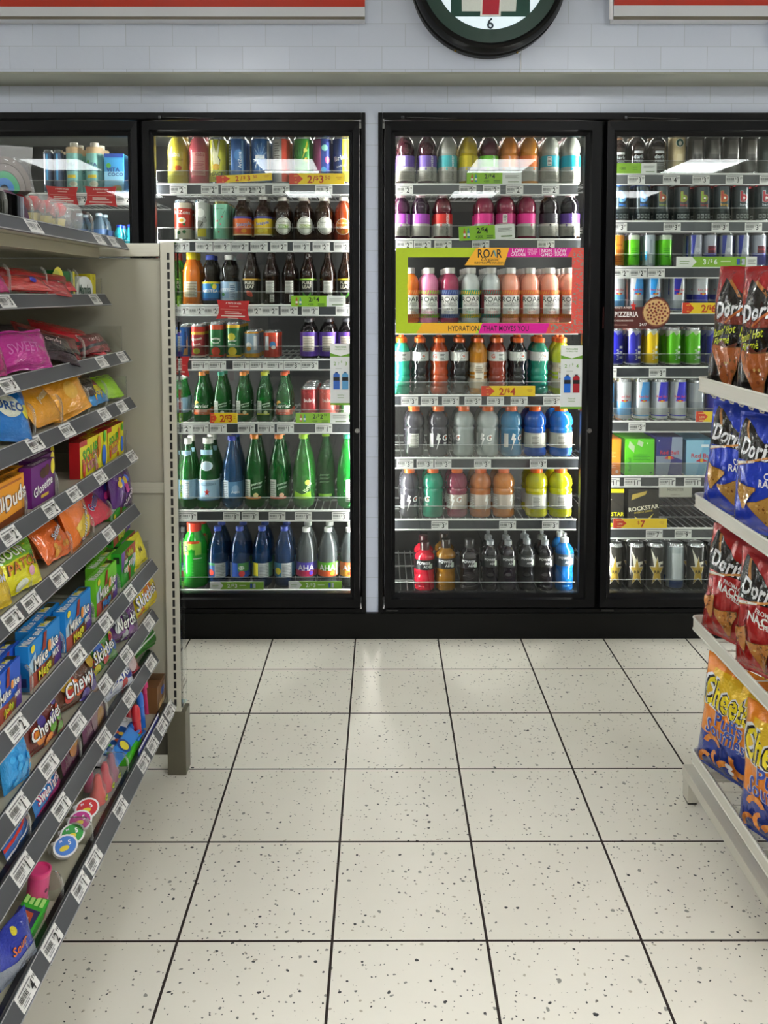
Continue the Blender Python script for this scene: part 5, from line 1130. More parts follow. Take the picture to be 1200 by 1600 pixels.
save_sign((328, 645, 371, 661), '2/$3', 'small yellow sale card two for 3 under green bottles, second door', x=-.1, step=.28)
green_sign((462, 645, 545, 661), '2/$2.50', 'green and white offer card under the red sparkling water cans, second door')
arrow_sign((328, 909, 412, 921), '2/$3', 'green arrow offer card below blue water bottles, bottom of second door')
arrow_sign((451, 908, 534, 920), '2/$3', 'green arrow offer card below clear sparkling bottles, bottom of second door')
green_sign((729, 270, 815, 287), '2/$4', 'green and white offer card on the top shelf, third door')
green_sign((717, 352, 804, 374), '2/$4', 'tilted green and white offer card on the second shelf, third door', 3)
save_sign((752, 603, 836, 619), '2/$4', 'yellow sale card two for 4 below amber sports drink, third door')
green_sign((957, 255, 1026, 271), '', 'green points card below the dark coffee bottles, fourth door', bottles=False, plus='+300')
arrow_sign((1057, 401, 1182, 417), '3/$6', 'long green arrow offer card three for 6, third shelf, fourth door', True)
save_sign((1066, 473, 1140, 490), '2/$6', 'yellow sale card partly behind the chip bags, fourth shelf, fourth door', x=-.1)
save_sign((1087, 643, 1163, 659), '2/$6.99', 'yellow LOW price card beside the chip rack, sixth shelf, fourth door', x=-.2, low=True)
save_sign((958, 810, 1042, 825), '$7', 'yellow LOW price card under the star cartons, fourth door', x=.1, low=True)
# red shaped tags
SHP = [(-1, 0), (-.4, .06), (.3, .04), (1, -.06), (.88, .3), (.84, .6), (.95, 1), (.2, .95), (-.5, .97), (-.98, 1), (-.85, .6), (-.86, .3)]
def asia(box, label, rot=0):
    sign('shelf_tag', label, 'shelf tag', box, YS - .004, [T('A TASTE OF ASIA', 0, .84, .24, 'f4ece8', b=.05, w=.2), ('r', -.25, .66, .3, .7, 'e8b0a8'), ('r', -.75, .5, .75, .53, 'd87a70')] + lines(-.5, .5, .28, .46, 'f0d8d0', 2) + [('r', -.7, .14, .7, .2, 'f0d8d0'), ('r', -.3, .04, .3, .08, 'e8b0a8')],
         rot=rot, col='c4282c', outline=SHP, group='red shaped shelf tags')
asia((71, 291, 123, 318), 'red curved tag below the slim dark cans, first door', -2)
asia((132, 291, 183, 321), 'red curved tag below the turquoise coconut bottles, first door', -1)
asia((338, 469, 391, 499), 'red curved tag below the white capped tea bottle, second door', -2)
asia((246, 555, 297, 585), 'red curved tag beside the gondola upright, fourth shelf, second door', -4)
# window posters on the glass
def tall_sign(box, label, c1, c2, name, price):
    a = [('r', -1, 0, 1, 1, 'dfe3e2'), ('r', -1, 0, 1, .035, '6aa32a'), ('r', -1, .79, 1, .9, '6aa32a'), ('p', [(-1, .9), (-1, .85), (0, .8), (1, .85), (1, .9)], 'eceeec'), ('r', -1, .895, 1, 1, 'eceeec'),
         T('7REWARDS', 0, .945, .075, '5a8a2a', b=.04, w=.07), T('MEMBERS ONLY', 0, .91, .06, '5a8a2a', w=.055)]
    a += [T('2', -.55, .68, .16, '6aa32a', b=.03), T('/', -.2, .68, .14, '6aa32a'), T('$', .08, .71, .09, '6aa32a', b=.02), T(price, .5, .68, .16, '6aa32a', b=.03), ('r', -.5, .595, .1, .602, 'a0a8a0')]
    for bx, c in ((-.4, c1), (.42, c2)):
        a += [('r', bx - .3, .26, bx + .3, .5, c), ('r', bx - .12, .5, bx + .12, .545, '1c1c1e'), ('r', bx - .3, .4, bx + .3, .46, '1a1a1c'), ('p', [(bx - .3, .5), (bx + .3, .5), (bx + .12, .53), (bx - .12, .53)], c)]
    a += [T(name, 0, .17, .07, '5a8a2a', sh=.2, w=.06), ('r', -.3, .12, .3, .13, '8aa87a')]
    sign('window_sign', label, 'sign', box, YW - .012 + .014, a, group='members price posters on the glass')
tall_sign((516, 537, 549, 633), 'tall white and green poster with two blue bottles on the second door', '3a6ac0', '5a9ac8', 'Sparkling', '3')
tall_sign((876, 540, 910, 639), 'tall white and green poster with blue and red bottles on third door', '1f6ad0', 'a81a28', 'Powerade', '4')
# pizzeria sticker
t = sign('window_sign', 'brown pizzeria sticker with round pizza picture on the fourth door glass', 'sign', (942, 465, 1047, 513), YW + .002,
     [T("THERE'S A NEW", -.42, .68, .2, 'f1e6e0', b=.05, w=.19), T('PIZZERIA', -.3, .46, .48, 'f7f2ee', b=.06, w=.36), T('IN THE NEIGHBOURHOOD', -.45, .25, .15, 'e8d4cc', b=.04, w=.125), T('24/7', .2, .13, .26, 'f3ece8', b=.05), T('OPEN 24 HOURS', -.48, .11, .12, 'd8b4a8', w=.12),
      star(-.1, .72, .09, 'd8302a', 2.0), ('c', .58, .52, .92, '8a5236'), ('c', .58, .52, .84, 'd9b47a')]
     + [('c', .58 + .34 * math.sqrt(q / 38) * math.cos(q * 2.4), .52 + .36 * math.sqrt(q / 38) * math.sin(q * 2.4), .075, '8a3a24' if q % 3 else '6a2a1c') for q in range(38)],
     col='5a2a26', outline=[(-1, 0), (.3, 0), (.45, -.02), (.6, -.02), (.8, .06), (.94, .22), (1, .5), (.94, .8), (.8, .98), (.6, 1.04), (.4, .98), (.27, .8), (.22, .7), (-1, .7)])
sign('brand_card', 'small beige name card hanging below the four can cartons, fourth door', 'card', (1030, 757, 1081, 777), YF + .004,
     [('r', -1, 0, 1, 1, 'a9a698'), ('r', -.95, .06, .95, .94, 'b4b1a3'), T('MONSTER', 0, .6, .6, '4a4a44', w=.56), T('ENERGY', 0, .2, .25, '6a6a62', w=.4)])
# the bright drink display frame on the third door
x0, x1 = xat(618.5, YW), xat(910, YW)
zt, zb = zat(387, YW), zat(521, YW)
W, H = (x1 - x0) / 2, zt - zb
t = thing('display_sign', 'bright lime, yellow and magenta drink poster frame around the third shelf', 'sign', ((x0 + x1) / 2, YW + .0015, zb))
ax0, ax1 = xat(637, YW) - (x0 + x1) / 2, xat(892, YW) - (x0 + x1) / 2
az0, az1 = zat(504.5, YW) - zb, zat(402, YW) - zb
g = G()
LM = 'bcd61f'
g.box(-W, ax0, 0, .003, 0, H, LM, 'print'); g.box(ax1, W, 0, .003, 0, H, 'ef5a50', 'print')
g.box(ax0, ax1, 0, .003, 0, az0, LM, 'print'); g.box(ax0, ax1, 0, .003, az1, H, LM, 'print')
g.build('poster_frame', t)
def fx(px): return (xat(px, YW) - (x0 + x1) / 2) / W
def fy(py): return (zat(py, YW) - zb) / H
a = [('p', [(fx(650), fy(521)), (fx(660), fy(505)), (fx(752), fy(505)), (fx(742), fy(521))], 'f8b92c'),
     ('p', [(fx(747), fy(521)), (fx(753), fy(505)), (fx(858), fy(505)), (fx(852), fy(521))], 'e2129a'),
     ('p', [(fx(852), fy(521)), (fx(858), fy(505)), (fx(910), fy(505)), (fx(910), fy(521))], 'ef5a50'),
     ('p', [(fx(794), fy(387)), (fx(892), fy(387)), (fx(884), fy(402)), (fx(786), fy(402))], 'e2129a'),
     ('p', [(fx(892), fy(387)), (fx(910), fy(387)), (fx(910), fy(402)), (fx(884), fy(402))], 'ef5a50'),
     T('HYDRATION', fx(724), fy(513), .175, '20201c', w=.125, b=.03), T('THAT MOVES YOU', fx(790), fy(513), .175, '20101c', w=.125, b=.03)]
for s_, px, sz in (('LOW', 808, .13), ('NON', 852, .11), ('LOW', 874, .13)):
    a += [T(s_, fx(px), fy(391.5), sz, 'fbe4f4', b=.05, w=sz * .9)]
for s_, px in (('CALORIE', 808), ('GMO', 852), ('SUGAR', 874)):
    a += [T(s_, fx(px), fy(397.5), .1 if s_ != 'GMO' else .12, 'fbe4f4', b=.04, w=.085 if s_ != 'GMO' else .12)]
for i, s_ in enumerate(('FREE OF', 'GLUTEN', '& SOY')):
    a += [T(s_, fx(830), fy(390 + 3.6 * i), .06, 'fbc4e8', b=.04)]
for px in (819, 841, 863):
    a += [('r', fx(px), fy(399), fx(px + .5), fy(389), 'f8a0d8')]
rn_ = random.Random(4)
for i in range(210):
    if i < 150: px, py = rn_.uniform(893, 909), rn_.uniform(388, 520)
    else: px, py = rn_.uniform(860, 893), rn_.uniform(506, 519)
    an = rn_.uniform(-.6, .9); l_ = 1.6
    ux, uy = math.cos(an) * l_, math.sin(an) * l_
    a += [('p', [(fx(px - ux), fy(py - uy)), (fx(px + ux), fy(py + uy)), (fx(px + ux - uy * .35), fy(py + uy + ux * .35)), (fx(px - ux - uy * .35), fy(py - uy + ux * .35))], '2ab4a4')]
g = G().art(a, planemap((0, -.0002, 0), (1, 0, 0), (0, 0, 1), (0, -1, 0), .00002), W, H, H / 2, 'print', 99)
g.art([('p', [(fx(725), fy(414.5)), (fx(743), fy(387)), (fx(794), fy(387)), (fx(786), fy(414.5))], 'fdb92a')], planemap((0, -.004, 0), (1, 0, 0), (0, 0, 1), (0, -1, 0), .0002), W, H, H, 'print', 99)
g.build('poster_printing', t)
g = G()
pp = [(fx(725) * W, fy(414.5) * H), (fx(743) * W, fy(387) * H), (fx(794) * W, fy(387) * H), (fx(786) * W, fy(414.5) * H)]
g.prism(pp, lambda p, q: (p, -.006, q), lambda p, q: (p, -.0042, q), 'fdb92a', 'print')
g.art([T('RO', fx(754.5), fy(396), .27, '17171a', w=.2, b=.03), T('R', fx(778.5), fy(396), .27, '17171a', w=.2, b=.03), ('p', [(fx(765), fy(401)), (fx(769), fy(391)), (fx(770.5), fy(391)), (fx(767), fy(401))], '17171a'), ('p', [(fx(769), fy(391)), (fx(771), fy(391)), (fx(774), fy(401)), (fx(772), fy(401))], '2a9ab0'),
       T('Organic', fx(765), fy(405), .13, '20201c', sh=.4), T('ELECTROLYTE INFUSIONS', fx(764), fy(410.6), .055, '20201c', w=.058, b=.03)], planemap((0, -.0062, 0), (1, 0, 0), (0, 0, 1), (0, -1, 0), .0002), W, H, H * .52, 'print', 99)
g.build('logo_panel', t)
# ------------------------------------------------------------ wall clock and stripe signs
YC = YB - .10
c0 = PY(762, -30.5, YB)
Rr = (zat(-30.5, YB, 762) - zat(92.5, YB, 760))
t = thing('wall_clock', 'large round black wall clock with green ring and white face', 'clock', (c0.x, YB, c0.z))
g = G()
g.lathe([(Rr, 0), (Rr, .035), (Rr * .975, .04), (Rr * .975, .05), (Rr * .99, .055), (Rr * .985, .075), (Rr * .95, .095), (Rr * .915, .10), (Rr * .885, .094), (Rr * .885, .09)], '0a0b0b', 'blackframe', 72)
g.v = [(x, -z, y) for x, y, z in g.v]
g.build('rim', t)
g = G()
def disc(r0, r1, z, col, m):
    n = 72
    for k in range(n):
        a, b = 2 * PI * k / n, 2 * PI * (k + 1) / n
        p = [(r0 * math.cos(a), -z, r0 * math.sin(a)), (r1 * math.cos(a), -z, r1 * math.sin(a)), (r1 * math.cos(b), -z, r1 * math.sin(b))]
        if r0 > 0: p.append((r0 * math.cos(b), -z, r0 * math.sin(b)))
        g.poly(p, col, m)
disc(Rr * .715, Rr * .888, .0895, '123a30', 'plastic')
g.build('green_ring', t)
g = G()
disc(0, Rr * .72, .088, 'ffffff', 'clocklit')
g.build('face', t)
R_ = Rr
sq = [(-.50, -.555), (.50, -.555), (.50, .5), (-.50, .5)]
a = [('p', sq, '1c4a40'), ('p', [(-.36, -.49), (-.38, .42), (.38, .42), (.32, -.49)], 'e6ece8'),
     ('p', [(-.13, -.55), (.13, -.55), (.14, -.1), (-.11, -.1)], 'f2f2ee'), ('p', [(-.105, -.53), (.105, -.53), (.13, -.08), (.3, .3), (.08, .3), (-.09, -.08)], 'c2263c'),
     ('p', [(-.33, .28), (.33, .28), (.33, .38), (-.33, .38)], 'e0682c'), ('c', .3, -.2, .035, 'd8362c')]
for k in range(12):
    an = PI / 2 - k * PI / 6
    if k % 3: continue
    if k: a.append(('t', str(k), .64 * math.cos(an), .64 * math.sin(an) - .0, .19, '26303a', {'b': .04}))
    else: a.append(('t', '12', 0, .64, .19, '26303a', {'b': .04}))
G().art(a, planemap((0, -.088, 0), (1, 0, 0), (0, 0, 1), (0, -1, 0), .00025), R_, R_, R_, 'print', 99).build('dial_printing', t)
G().box(-.006, .006, -.0925, -.0915, -.05, R_ * .5, '1a1a1a', 'plastic').build('minute_hand', t)
g = G().box(-.008, R_ * .35, -.0945, -.0935, -.008, .008, '1a1a1a', 'plastic').build('hour_hand', t)
G().box(-.004, .004, -.0965, -.0955, -.06, R_ * .2, 'c2263c', 'plastic').build('second_hand', t)
for k in (-.42, .38):
    g = G().lathe([(0, 0), (.004, 0), (.004, .006), (0, .008)], 'a8862c', 'tin', 10)
    xx = R_ * k; zz = -math.sqrt(R_ ** 2 - xx * xx)
    g.v = [(x + xx, y - .02, -z + zz + .001) for x, y, z in g.v]
    g.build('screw', t)
# cable going down from the clock
xx = xat(808, YB)
tag(G().tube([(xx, YB - .003, zat(84, YB)), (xx + .001, YB - .003, zat(100, YB)), (xx, YB - .003, ZSOF + .001)], .0022, 'd9dbe0', 'plastic', 6).build('clock_cord'), 'thin white cord running down from the black wall clock', 'cord')

def stripes(name, label, x0, x1, zb, Y, bands, depth=.05):
    t = thing(name, label, 'sign', (x0, Y, zb), group='striped wall bands')
    g = G(); z = 0
    g.box(0, x1 - x0, 0, depth, -.0, bands[-1][0], 'd6d8de', 'plastic')
    g.build('board', t)
    for hgt, c in bands:
        G().box(0, x1 - x0, -.0035 if c != '6a6356' else -.0018, -.0002, z + .0002, hgt, c, 'plastic').build('stripe', t)
        z = hgt
q = .975 * (YB - .05) / F
stripes('stripe_sign', 'red, white and grey striped band on bulkhead behind the candy gondola', X0 + .1, xat(571, YB - .05), zat(31, YB - .05), YB - .052, [(.010, '6a6356'), (.044, 'cfd2da'), (.21, 'b8260a'), (.26, 'dfe2e6'), (.4, '0f6a48')])
stripes('stripe_sign', 'red, white and grey striped band on bulkhead above the fourth door', xat(949, YB - .05), xat(1189, YB - .05), zat(31, YB - .05), YB - .052, [(.012, '6a6356'), (.05, 'cfd2da'), (.18, 'b8260a'), (.22, 'dfe2e6'), (.4, '0f6a48')])
stripes('stripe_sign', 'striped band hung lower at the corner beyond the fourth door', xat(1194, YB - .04), X1 - .2, zat(69, YB - .04), YB - .042, [(.015, '6a6356'), (.06, 'cfd2da'), (.103, 'b8260a'), (.147, 'dfe2e6'), (.26, '0f5a44')], .04)
xa_ = xat(949, YB - .05)
tag(G().prism([(YB - .005, ZC - .02), (YB - .056, zat(31, YB - .05)), (YB - .062, ZC - .02)], lambda a, b: (xa_ - .016, a, b), lambda a, b: (xa_ - .004, a, b), 'e4e6ec', 'plastic').build('end_cap_bracket'), 'white end bracket beside the striped band, above the third door', 'bracket')

# ------------------------------------------------------------ end display board the candy gondola butts against
def zfloor(px, py):
    d = ray(px, py); return d.y * (CAMH / -d.z)
YP = zfloor(262, 1211)                 # front of its foot
GL = 'b9b7a8'
xu0, xu1 = PY(247, 378, YP).x, PY(269, 378, YP).x
xs = PY(255, 700, YP).x
xu0 = xs; xu1 = xs + (22 / F) * YP
ztop = zat(378, YP)
YPB = YP + .055
t = thing('display_gondola', 'grey steel gondola end board with slotted upright beside the cooler', 'shelving unit', (xu1, YP, 0))
g = G()
g.bbox(-(xu1 - xu0), 0, 0, .055, zat(1112, YP), ztop, .003, 'bdbaab', 'enamel')
g.build('upright', t)
g = G()     # slots in the upright
zz = ztop - .03
xm = -(xu1 - xu0) * .42
while zz > zat(1100, YP):
    g.box(xm - .0035, xm + .0035, -.0006, -.0001, zz - .020, zz, '0a0a0a', 'paint'); zz -= .0268
g.build('slot', t, 'black slots down the upright')
G().box(.0005, .006, .0, .05, zat(1105, YP), ztop - .002, 'c9c6b8', 'acrylic').build('clear_edge_strip', t)
G().bbox(-1.9, -(xu1 - xu0) - .001, .012, .05, .12, ztop - .045, .002, 'a5a292', 'enamel').build('back_board', t)
G().bbox(-1.9, -(xu1 - xu0) - .001, -.004, .052, zat(408, YP) + .013, ztop - .004, .004, 'c4c1b2', 'enamel').build('top_rail', t)
G().bbox(-1.9, -(xu1 - xu0) - .001, .004, .0118, zat(771, YP), zat(754, YP), .002, 'b4b1a1', 'enamel').build('middle_rail', t)
g = G().bbox(-(xu1 - xu0) - .002, .012, -.002, .055, 0, zat(1112, YP) - .001, .002, '5d594a', 'enamel')
g.build('foot', t)
G().box(-1.9, -(xu1 - xu0) - .004, .02, .04, .05, .115, '4a473c', 'enamel').build('kick_plate', t)

# ------------------------------------------------------------ candy gondola shelves
YE = YP - .03
ENDS = [(200, 391), (172.5, 477), (204, 565), (211.5, 637), (212, 721), (218, 804), (245.5, 890), (246.5, 968), (247, 1033), (270.5, 1116)]
GN = ['top', 'second', 'third', 'fourth', 'fifth', 'sixth', 'seventh', 'eighth', 'ninth', 'bottom']
TAGS = {0: '57:4.49 158:4.49 180:4.49', 1: '10:3.99 150:3.99', 2: '10:3.49 158:1.99 190:1.99', 3: '50:4.29 101:4.29 160:1.99 188:1.99', 4: '6:2.99 72:2.49 110:2.49 152:2.49 202:2.49',
        5: '6:2.99 37:1.89 82:1.89 163:1.99', 6: '8:2.79 109:2.79 155:2.79 195:2.79', 7: '6:1.69 58:1.69 106:1.69 152:1.69 187:1.69 224:1.99',
        8: '10:1.89 76:1.89 148:1.99 190:1.99 226:1.99', 9: '12:4.99 55:2.99 104:1.99 127:1.99 172:1.99 211:2.49 226:2.49 242:2.49 254:2.49 264:2.49'}
GS = []
YN = .95
for i, (ex_, ey_) in enumerate(ENDS):
    pb = PY(ex_, ey_, YE)
    up = (.019, .029)
    zt_ = pb.z + up[1]; xt_ = pb.x - up[0]
    GS.append((xt_, zt_, pb))
    t = thing('gondola_shelf', 'grey candy shelf with tilted price strip, %s of the stacked gondola shelves' % GN[i], 'shelf', (xt_, YE, zt_), group='candy gondola shelves')
    L = YE - YN
    g = G()
    g.bbox(-.42, -.002, -L, 0, -.022, -.004, .002, 'b4b09c', 'enamel')
    if i == 0:
        g.bbox(-.42, -.06, -L, 0, -.05, -.0225, .002, 'a8a48e', 'enamel')
    g.build('deck', t)
    g = G()
    o = .0015
    g.hexa([(-.001, -L, .001), (up[0], -L, -up[1]), (up[0], 0, -up[1]), (-.001, 0, .001)],
           [(.0035, -L, .003), (up[0] + .004, -L, -up[1] + .0015), (up[0] + .004, 0, -up[1] + .0015), (.0035, 0, .003)], '4c4e52', 'paint')
    g.build('price_strip', t)
    g = G()
    nrm = Vector((up[1], 0, up[0])).normalized(); dn = Vector((up[0], 0, -up[1])).normalized()
    for fr in (.0, .98):
        b_ = Vector((.003, 0, .002)) + dn * (math.hypot(*up) * fr)
        p = [b_ + nrm * .002, b_ + nrm * .002 + dn * .0016, b_ + dn * .0016, b_]
        g.hexa([(q.x, -L, q.z) for q in p], [(q.x, 0, q.z) for q in p], 'a9abad', 'plastic')
    g.build('strip_edge', t)
    if i >= 8:
        G().box(-.012, -.0015, -L, 0, -.0035, .004, '0c0c0c', 'plastic').build('black_lip', t)
    for px, pr in tg(TAGS[i]):
        o_ = linkdata('price_tag', tag_mesh(pr, .066, .031), t)
        # strip centre in world, tag turned to face the aisle and tilted
        P_ = PX(px, 600, pb.x - up[0] / 2)
        y = P_.y - YE
        m = Matrix(((0, -nrm.x, -dn.x), (1, 0, 0), (0, -nrm.z, -dn.z)))
        c_ = Vector((up[0] / 2 + .002, 0, -up[1] / 2 + .002)) + nrm * .0016
        mt = m.to_4x4(); mt.translation = (c_.x, y, c_.z)
        o_.matrix_local = mt
def divider(i, px, h=.075, d=.18):
    """clear shelf divider with a rounded nose"""
    xt_, zt_, pb = GS[i]
    y = PX(px, 600, xt_).y
    par = SHELVES[i]
    g = G(); n = 8
    out = [(-d, .0), (-.002, 0)] + [(-.002 - .018 + .018 * math.sin(PI / 2 * k / n + PI / 2 * 0 + 0) if 0 else -.002 - .018 * (1 - math.cos(PI / 2 * k / n)), h - .03 + .03 * math.sin(PI / 2 * k / n)) for k in range(n + 1)] + [(-d, h)]
    g.prism(out, lambda a, b: (a, -.0012, b), lambda a, b: (a, .0012, b), 'ffffff', 'acrylic')
    g.build('divider', par).location = (0, y - YE, -.003)
    g = G()    # the thick rounded nose lens
    pts = [(-.004, 0, .002), (-.003, 0, h - .03), (-.006, 0, h - .014), (-.015, 0, h - .003)]
    g.tube(pts, .0035, 'e9eae4', 'film', 6)
    g.build('divider_nose', par).location = (0, y - YE, -.003)
SHELVES = [o for o in COL.objects if o.name.startswith('gondola_shelf')]
SHELVES.sort(key=lambda o: -o.location.z)
for i, pxs in enumerate(((20, 60, 97, 152), (22, 79, 119, 128), (70, 135), (55, 98, 140, 168), (38, 88, 150), (42, 108, 143, 172), (40, 92, 140, 182), (32, 80, 130, 165, 195), (30, 115, 158, 195), (20, 80, 130, 190))):
    for k, px in enumerate(pxs):
        divider(i, px, h=.07 if i in (1, 3) else .06)
    # clear end panel at the far end of each shelf
    g = G(); hh = (.0, .045, .07, .06, .06, .055, .055, .05, .0, .09)[i]
    if hh:
        g.box(-.28, -.004, -.003, -.0008, -.003, hh, 'ffffff', 'acrylic')
        g.box(-.006, -.003, -.0032, -.0006, -.003, hh, 'b4b6ae', 'film')
        g.build('end_panel', SHELVES[i])
tag(G().box(-2.2, -1.26, YN, YE, .0, 1.45, '9a9786', 'enamel').build('gondola_spine'), 'grey steel back carrying the candy shelves', 'shelving spine')

# ------------------------------------------------------------ candy
def bagmesh(w, h, t_, col, art, seed=0, mat='foil', col2=None, crimp=.05, nx=18, ny=22, wob=.5, name='bag', lab='printing', L=.008):
    """pillow bag standing on z=0, facing -Y; returns [(part, mesh)]"""
    rnd = random.Random(seed); ox = rnd.uniform(0, 50)
    def surf(u, v, side):
        a = max(0.0, 1 - abs(u) ** 2.4)
        vv = min(max((v - crimp) / (1 - 2 * crimp), 0), 1)
        b = max(0.0, math.sin(PI * vv)) ** .45
        # crimped folds run down from the seals
        edge = max(0, 1 - 4 * min(vv, 1 - vv))
        k = t_ / 2 * (a ** .6) * b
        nz = noise.noise(Vector((ox + u * 2.2, v * 3.2, side * 3))) * .16 + noise.noise(Vector((ox + u * 5, v * 2.5, 7 + side))) * .12 - abs(noise.noise(Vector((ox + u * 3 + v * 2, v * 4 - u, 3 + side)))) * .35 + edge * .12 * math.sin(u * 17 + ox)
        k = k * (1 + wob * nz) + .0012 * (0 if (abs(u) > .999) else 1)
        sq_ = 1 - .10 * b * (1 - abs(1 - 2 * vv)) * abs(u)
        ww = w / 2 * sq_ * (1 + .012 * math.sin(9 * v + ox))
        return Vector((u * ww, side * k, v * h + .004 * noise.noise(Vector((u * 2 + ox, v, 0)))))
    g = G()
    for side in (-1, 1):
        n = len(g.v)
        for j in range(ny + 1):
            for i in range(nx + 1):
                g.v.append(tuple(surf(-1 + 2 * i / nx, j / ny, side)))
        for j in range(ny):
            for i in range(nx):
                q = [n + j * (nx + 1) + i, n + j * (nx + 1) + i + 1, n + (j + 1) * (nx + 1) + i + 1, n + (j + 1) * (nx + 1) + i]
                if side > 0: q = q[::-1]
                v = (j + .5) / ny
                c = col2(-1 + 2 * (i + .5) / nx, v) if col2 else col
                g.face(q, c, mat, True)
    out = [(name, g.data(name))]
    GV = g.v[:(nx + 1) * (ny + 1)]
    if art:
        def e(u, v, lv):
            uu = max(-1.0, min(1.0, u / (w / 2))); vv = max(0.0, min(1.0, v / h))
            fi = (uu + 1) / 2 * nx; fj = vv * ny
            i0 = min(int(fi), nx - 1); j0 = min(int(fj), ny - 1); di_ = fi - i0; dj_ = fj - j0
            q = [Vector(GV[(j0 + b) * (nx + 1) + i0 + a]) for a, b in ((0, 0), (1, 0), (0, 1), (1, 1))]
            p = (q[0] * (1 - di_) + q[1] * di_) * (1 - dj_) + (q[2] * (1 - di_) + q[3] * di_) * dj_
            return (p.x, p.y - .0008 - .0003 * lv, p.z)
        g = G().art(art, e, w / 2, h, w / 2, mat, L)
        out.append((lab, g.data(lab)))
    return out
def boxmesh(w, h, d, col, art, top=None, side=None):
    g = G().bbox(-w / 2, w / 2, 0, d, 0, h, .0008, col, 'print')
    out = [('carton', g.data('carton'))]
    g = G().art(art, planemap((0, -.0003, 0), (1, 0, 0), (0, 0, 1), (0, -1, 0), .0002), w / 2, h, w / 2, 'print', 99)
    if top:
        g.art(top, planemap((0, d / 2, h + .0003), (1, 0, 0), (0, 1, 0), (0, 0, 1), .0002), w / 2, d, w / 2, 'print', 99)
    if side:
        g.art(side, planemap((w / 2 + .0003, d / 2, 0), (0, 1, 0), (0, 0, 1), (1, 0, 0), .0002), d / 2, h, d / 2, 'print', 99)
        g.art(side, planemap((-w / 2 - .0003, d / 2, 0), (0, -1, 0), (0, 0, 1), (-1, 0, 0), .0002), d / 2, h, d / 2, 'print', 99)
    out.append(('printing', g.data('printing')))
    return out
def put(i, px0, px1, nm, label, cat, meshfn, h=None, back=.012, tilt=0, yaw=0, roll=0, lift=0, group=None, dy=0, rnd=False):
    """stand something on gondola shelf i between two pixel columns, facing the aisle"""
    xt_, zt_, pb = GS[i]
    X = xt_ - back
    ya, yb = PX(px0, 600, X).y, PX(px1, 600, X).y
    w_ = abs(yb - ya)
    if rnd: w_ = (px1 - px0) * (ya + yb) / 2 / F
    t = thing(nm, label, cat, (X, (ya + yb) / 2 + dy, zt_ - .003 + lift + .018 * max(0, math.sin(math.radians(tilt))) * ('bag' in nm)), (0, 0, 0), group)
    t.rotation_mode = 'XYZ'
    if nm == 'candy_bag': yaw -= 14
    R3 = Matrix.Rotation(PI / 2 + math.radians(yaw), 3, 'Z') @ Matrix.Rotation(math.radians(-tilt), 3, 'X') @ Matrix.Rotation(math.radians(roll), 3, 'Y')
    t.rotation_euler = R3.to_euler()
    for pn, m in meshfn(w_):
        linkdata(pn, m, t)
    return t
SPOTS = lambda c, seed, n=7, y0=.08, y1=.4, r=.12: [('c', random.Random(seed + k).uniform(-.7, .7), random.Random(seed * 3 + k).uniform(y0, y1), r, c[k % len(c)]) for k in range(n)]
def cbag(col, txt, tc='ffffff', o=None, h=.15, t_=.035, seed=1, extra=(), rot=0, size=.5, ty=.55, w=None):
    def f(w_):
        a = list(extra)
        if txt:
            d = {'b': .04, 'rot': rot, 'sh': .15}
            if o: d['o'] = o
            if w: d['w'] = w
            a.append(('t', txt, 0, ty, size, tc, d))
        return bagmesh(w_ * 1.02, h, t_, col, a, seed)
    return f
# seventh shelf: boxes of fruit candy
def mega(c1, c2, sub, subc):
    a = [('r', -1, 0, 1, .3, '7a4a2c'), ('p', [(-1, 0), (-.55, 0), (-.6, .75), (-1, .6)], 'a8c4d8'), ('p', [(-1, 0), (.2, 0), (-.1, .3), (-1, .35)], 'a84a3a'), ('p', [(.5, 0), (1, 0), (1, .6), (.7, .45)], '5a3a8a'), ('c', -.1, .12, .12, 'd8402c'), ('c', .25, .14, .1, '8fc02a'), ('c', -.4, .16, .1, 'e8b82c'),
         ('p', [(-.25, .62), (-.1, 1), (.08, 1), (.0, .62)], '8a2a1c'), ('c', -.8, .88, .12, 'e8d83a', .8),
         T('Mike', -.33, .5, .42, 'f6f4ee', b=.05, o='1c1c1c', rot=4), T('Ike', .5, .6, .42, 'f6f4ee', b=.05, o='1c1c1c', rot=4), ('c', .18, .6, .1, 'e08a2c', 1.6)]
    a += [T(sub, -.15, .2, .36, subc, b=.05, o='1c1c1c', rot=5), T('MIX', .55, .32, .24, 'f2f2ee', b=.05, o='1c1c1c')]
    top = [T('Mike and Ike', -.2, 0, .3, 'f4f4f0', b=.05, rot=2), T('Mega', .55, .1, .24, 'ece23a', b=.05), ('r', .62, -.35, .92, .35, '3a3a1a')]
    return lambda w_: boxmesh(w_, .088, .026, c1, a, top, [('r', -.6, .1, .6, .3, c2)])
MB = lambda: mega('1f84d0', '3a4a8a', 'Mega', 'ece23a')
MG = lambda: mega('6cc02c', '2a6a2a', 'Mega', '3a8ad0')
def lbl(s): return s
grp = 'fruit candy boxes on the seventh shelf'
for k in range(2):
    put(6, 33, 84, 'candy_box', ('bright blue candy box standing between dividers, nearer pair, front', 'bright blue candy box behind the nearer blue box on seventh shelf')[k], 'candy box', MB(), back=.012 + .030 * k, group=grp)
    put(6, -22, 19, 'candy_box', ('deep blue candy box cut by the picture edge, seventh gondola shelf', 'deep blue candy box behind the one at the picture edge')[k], 'candy box', mega('2458c4', '20308a', 'Jolly', 'ece23a'), back=.012 + .030 * k, group=grp)
put(6, 93, 134, 'candy_box', 'bright blue candy box standing beside the row of green boxes', 'candy box', MB(), back=.008, group=grp)
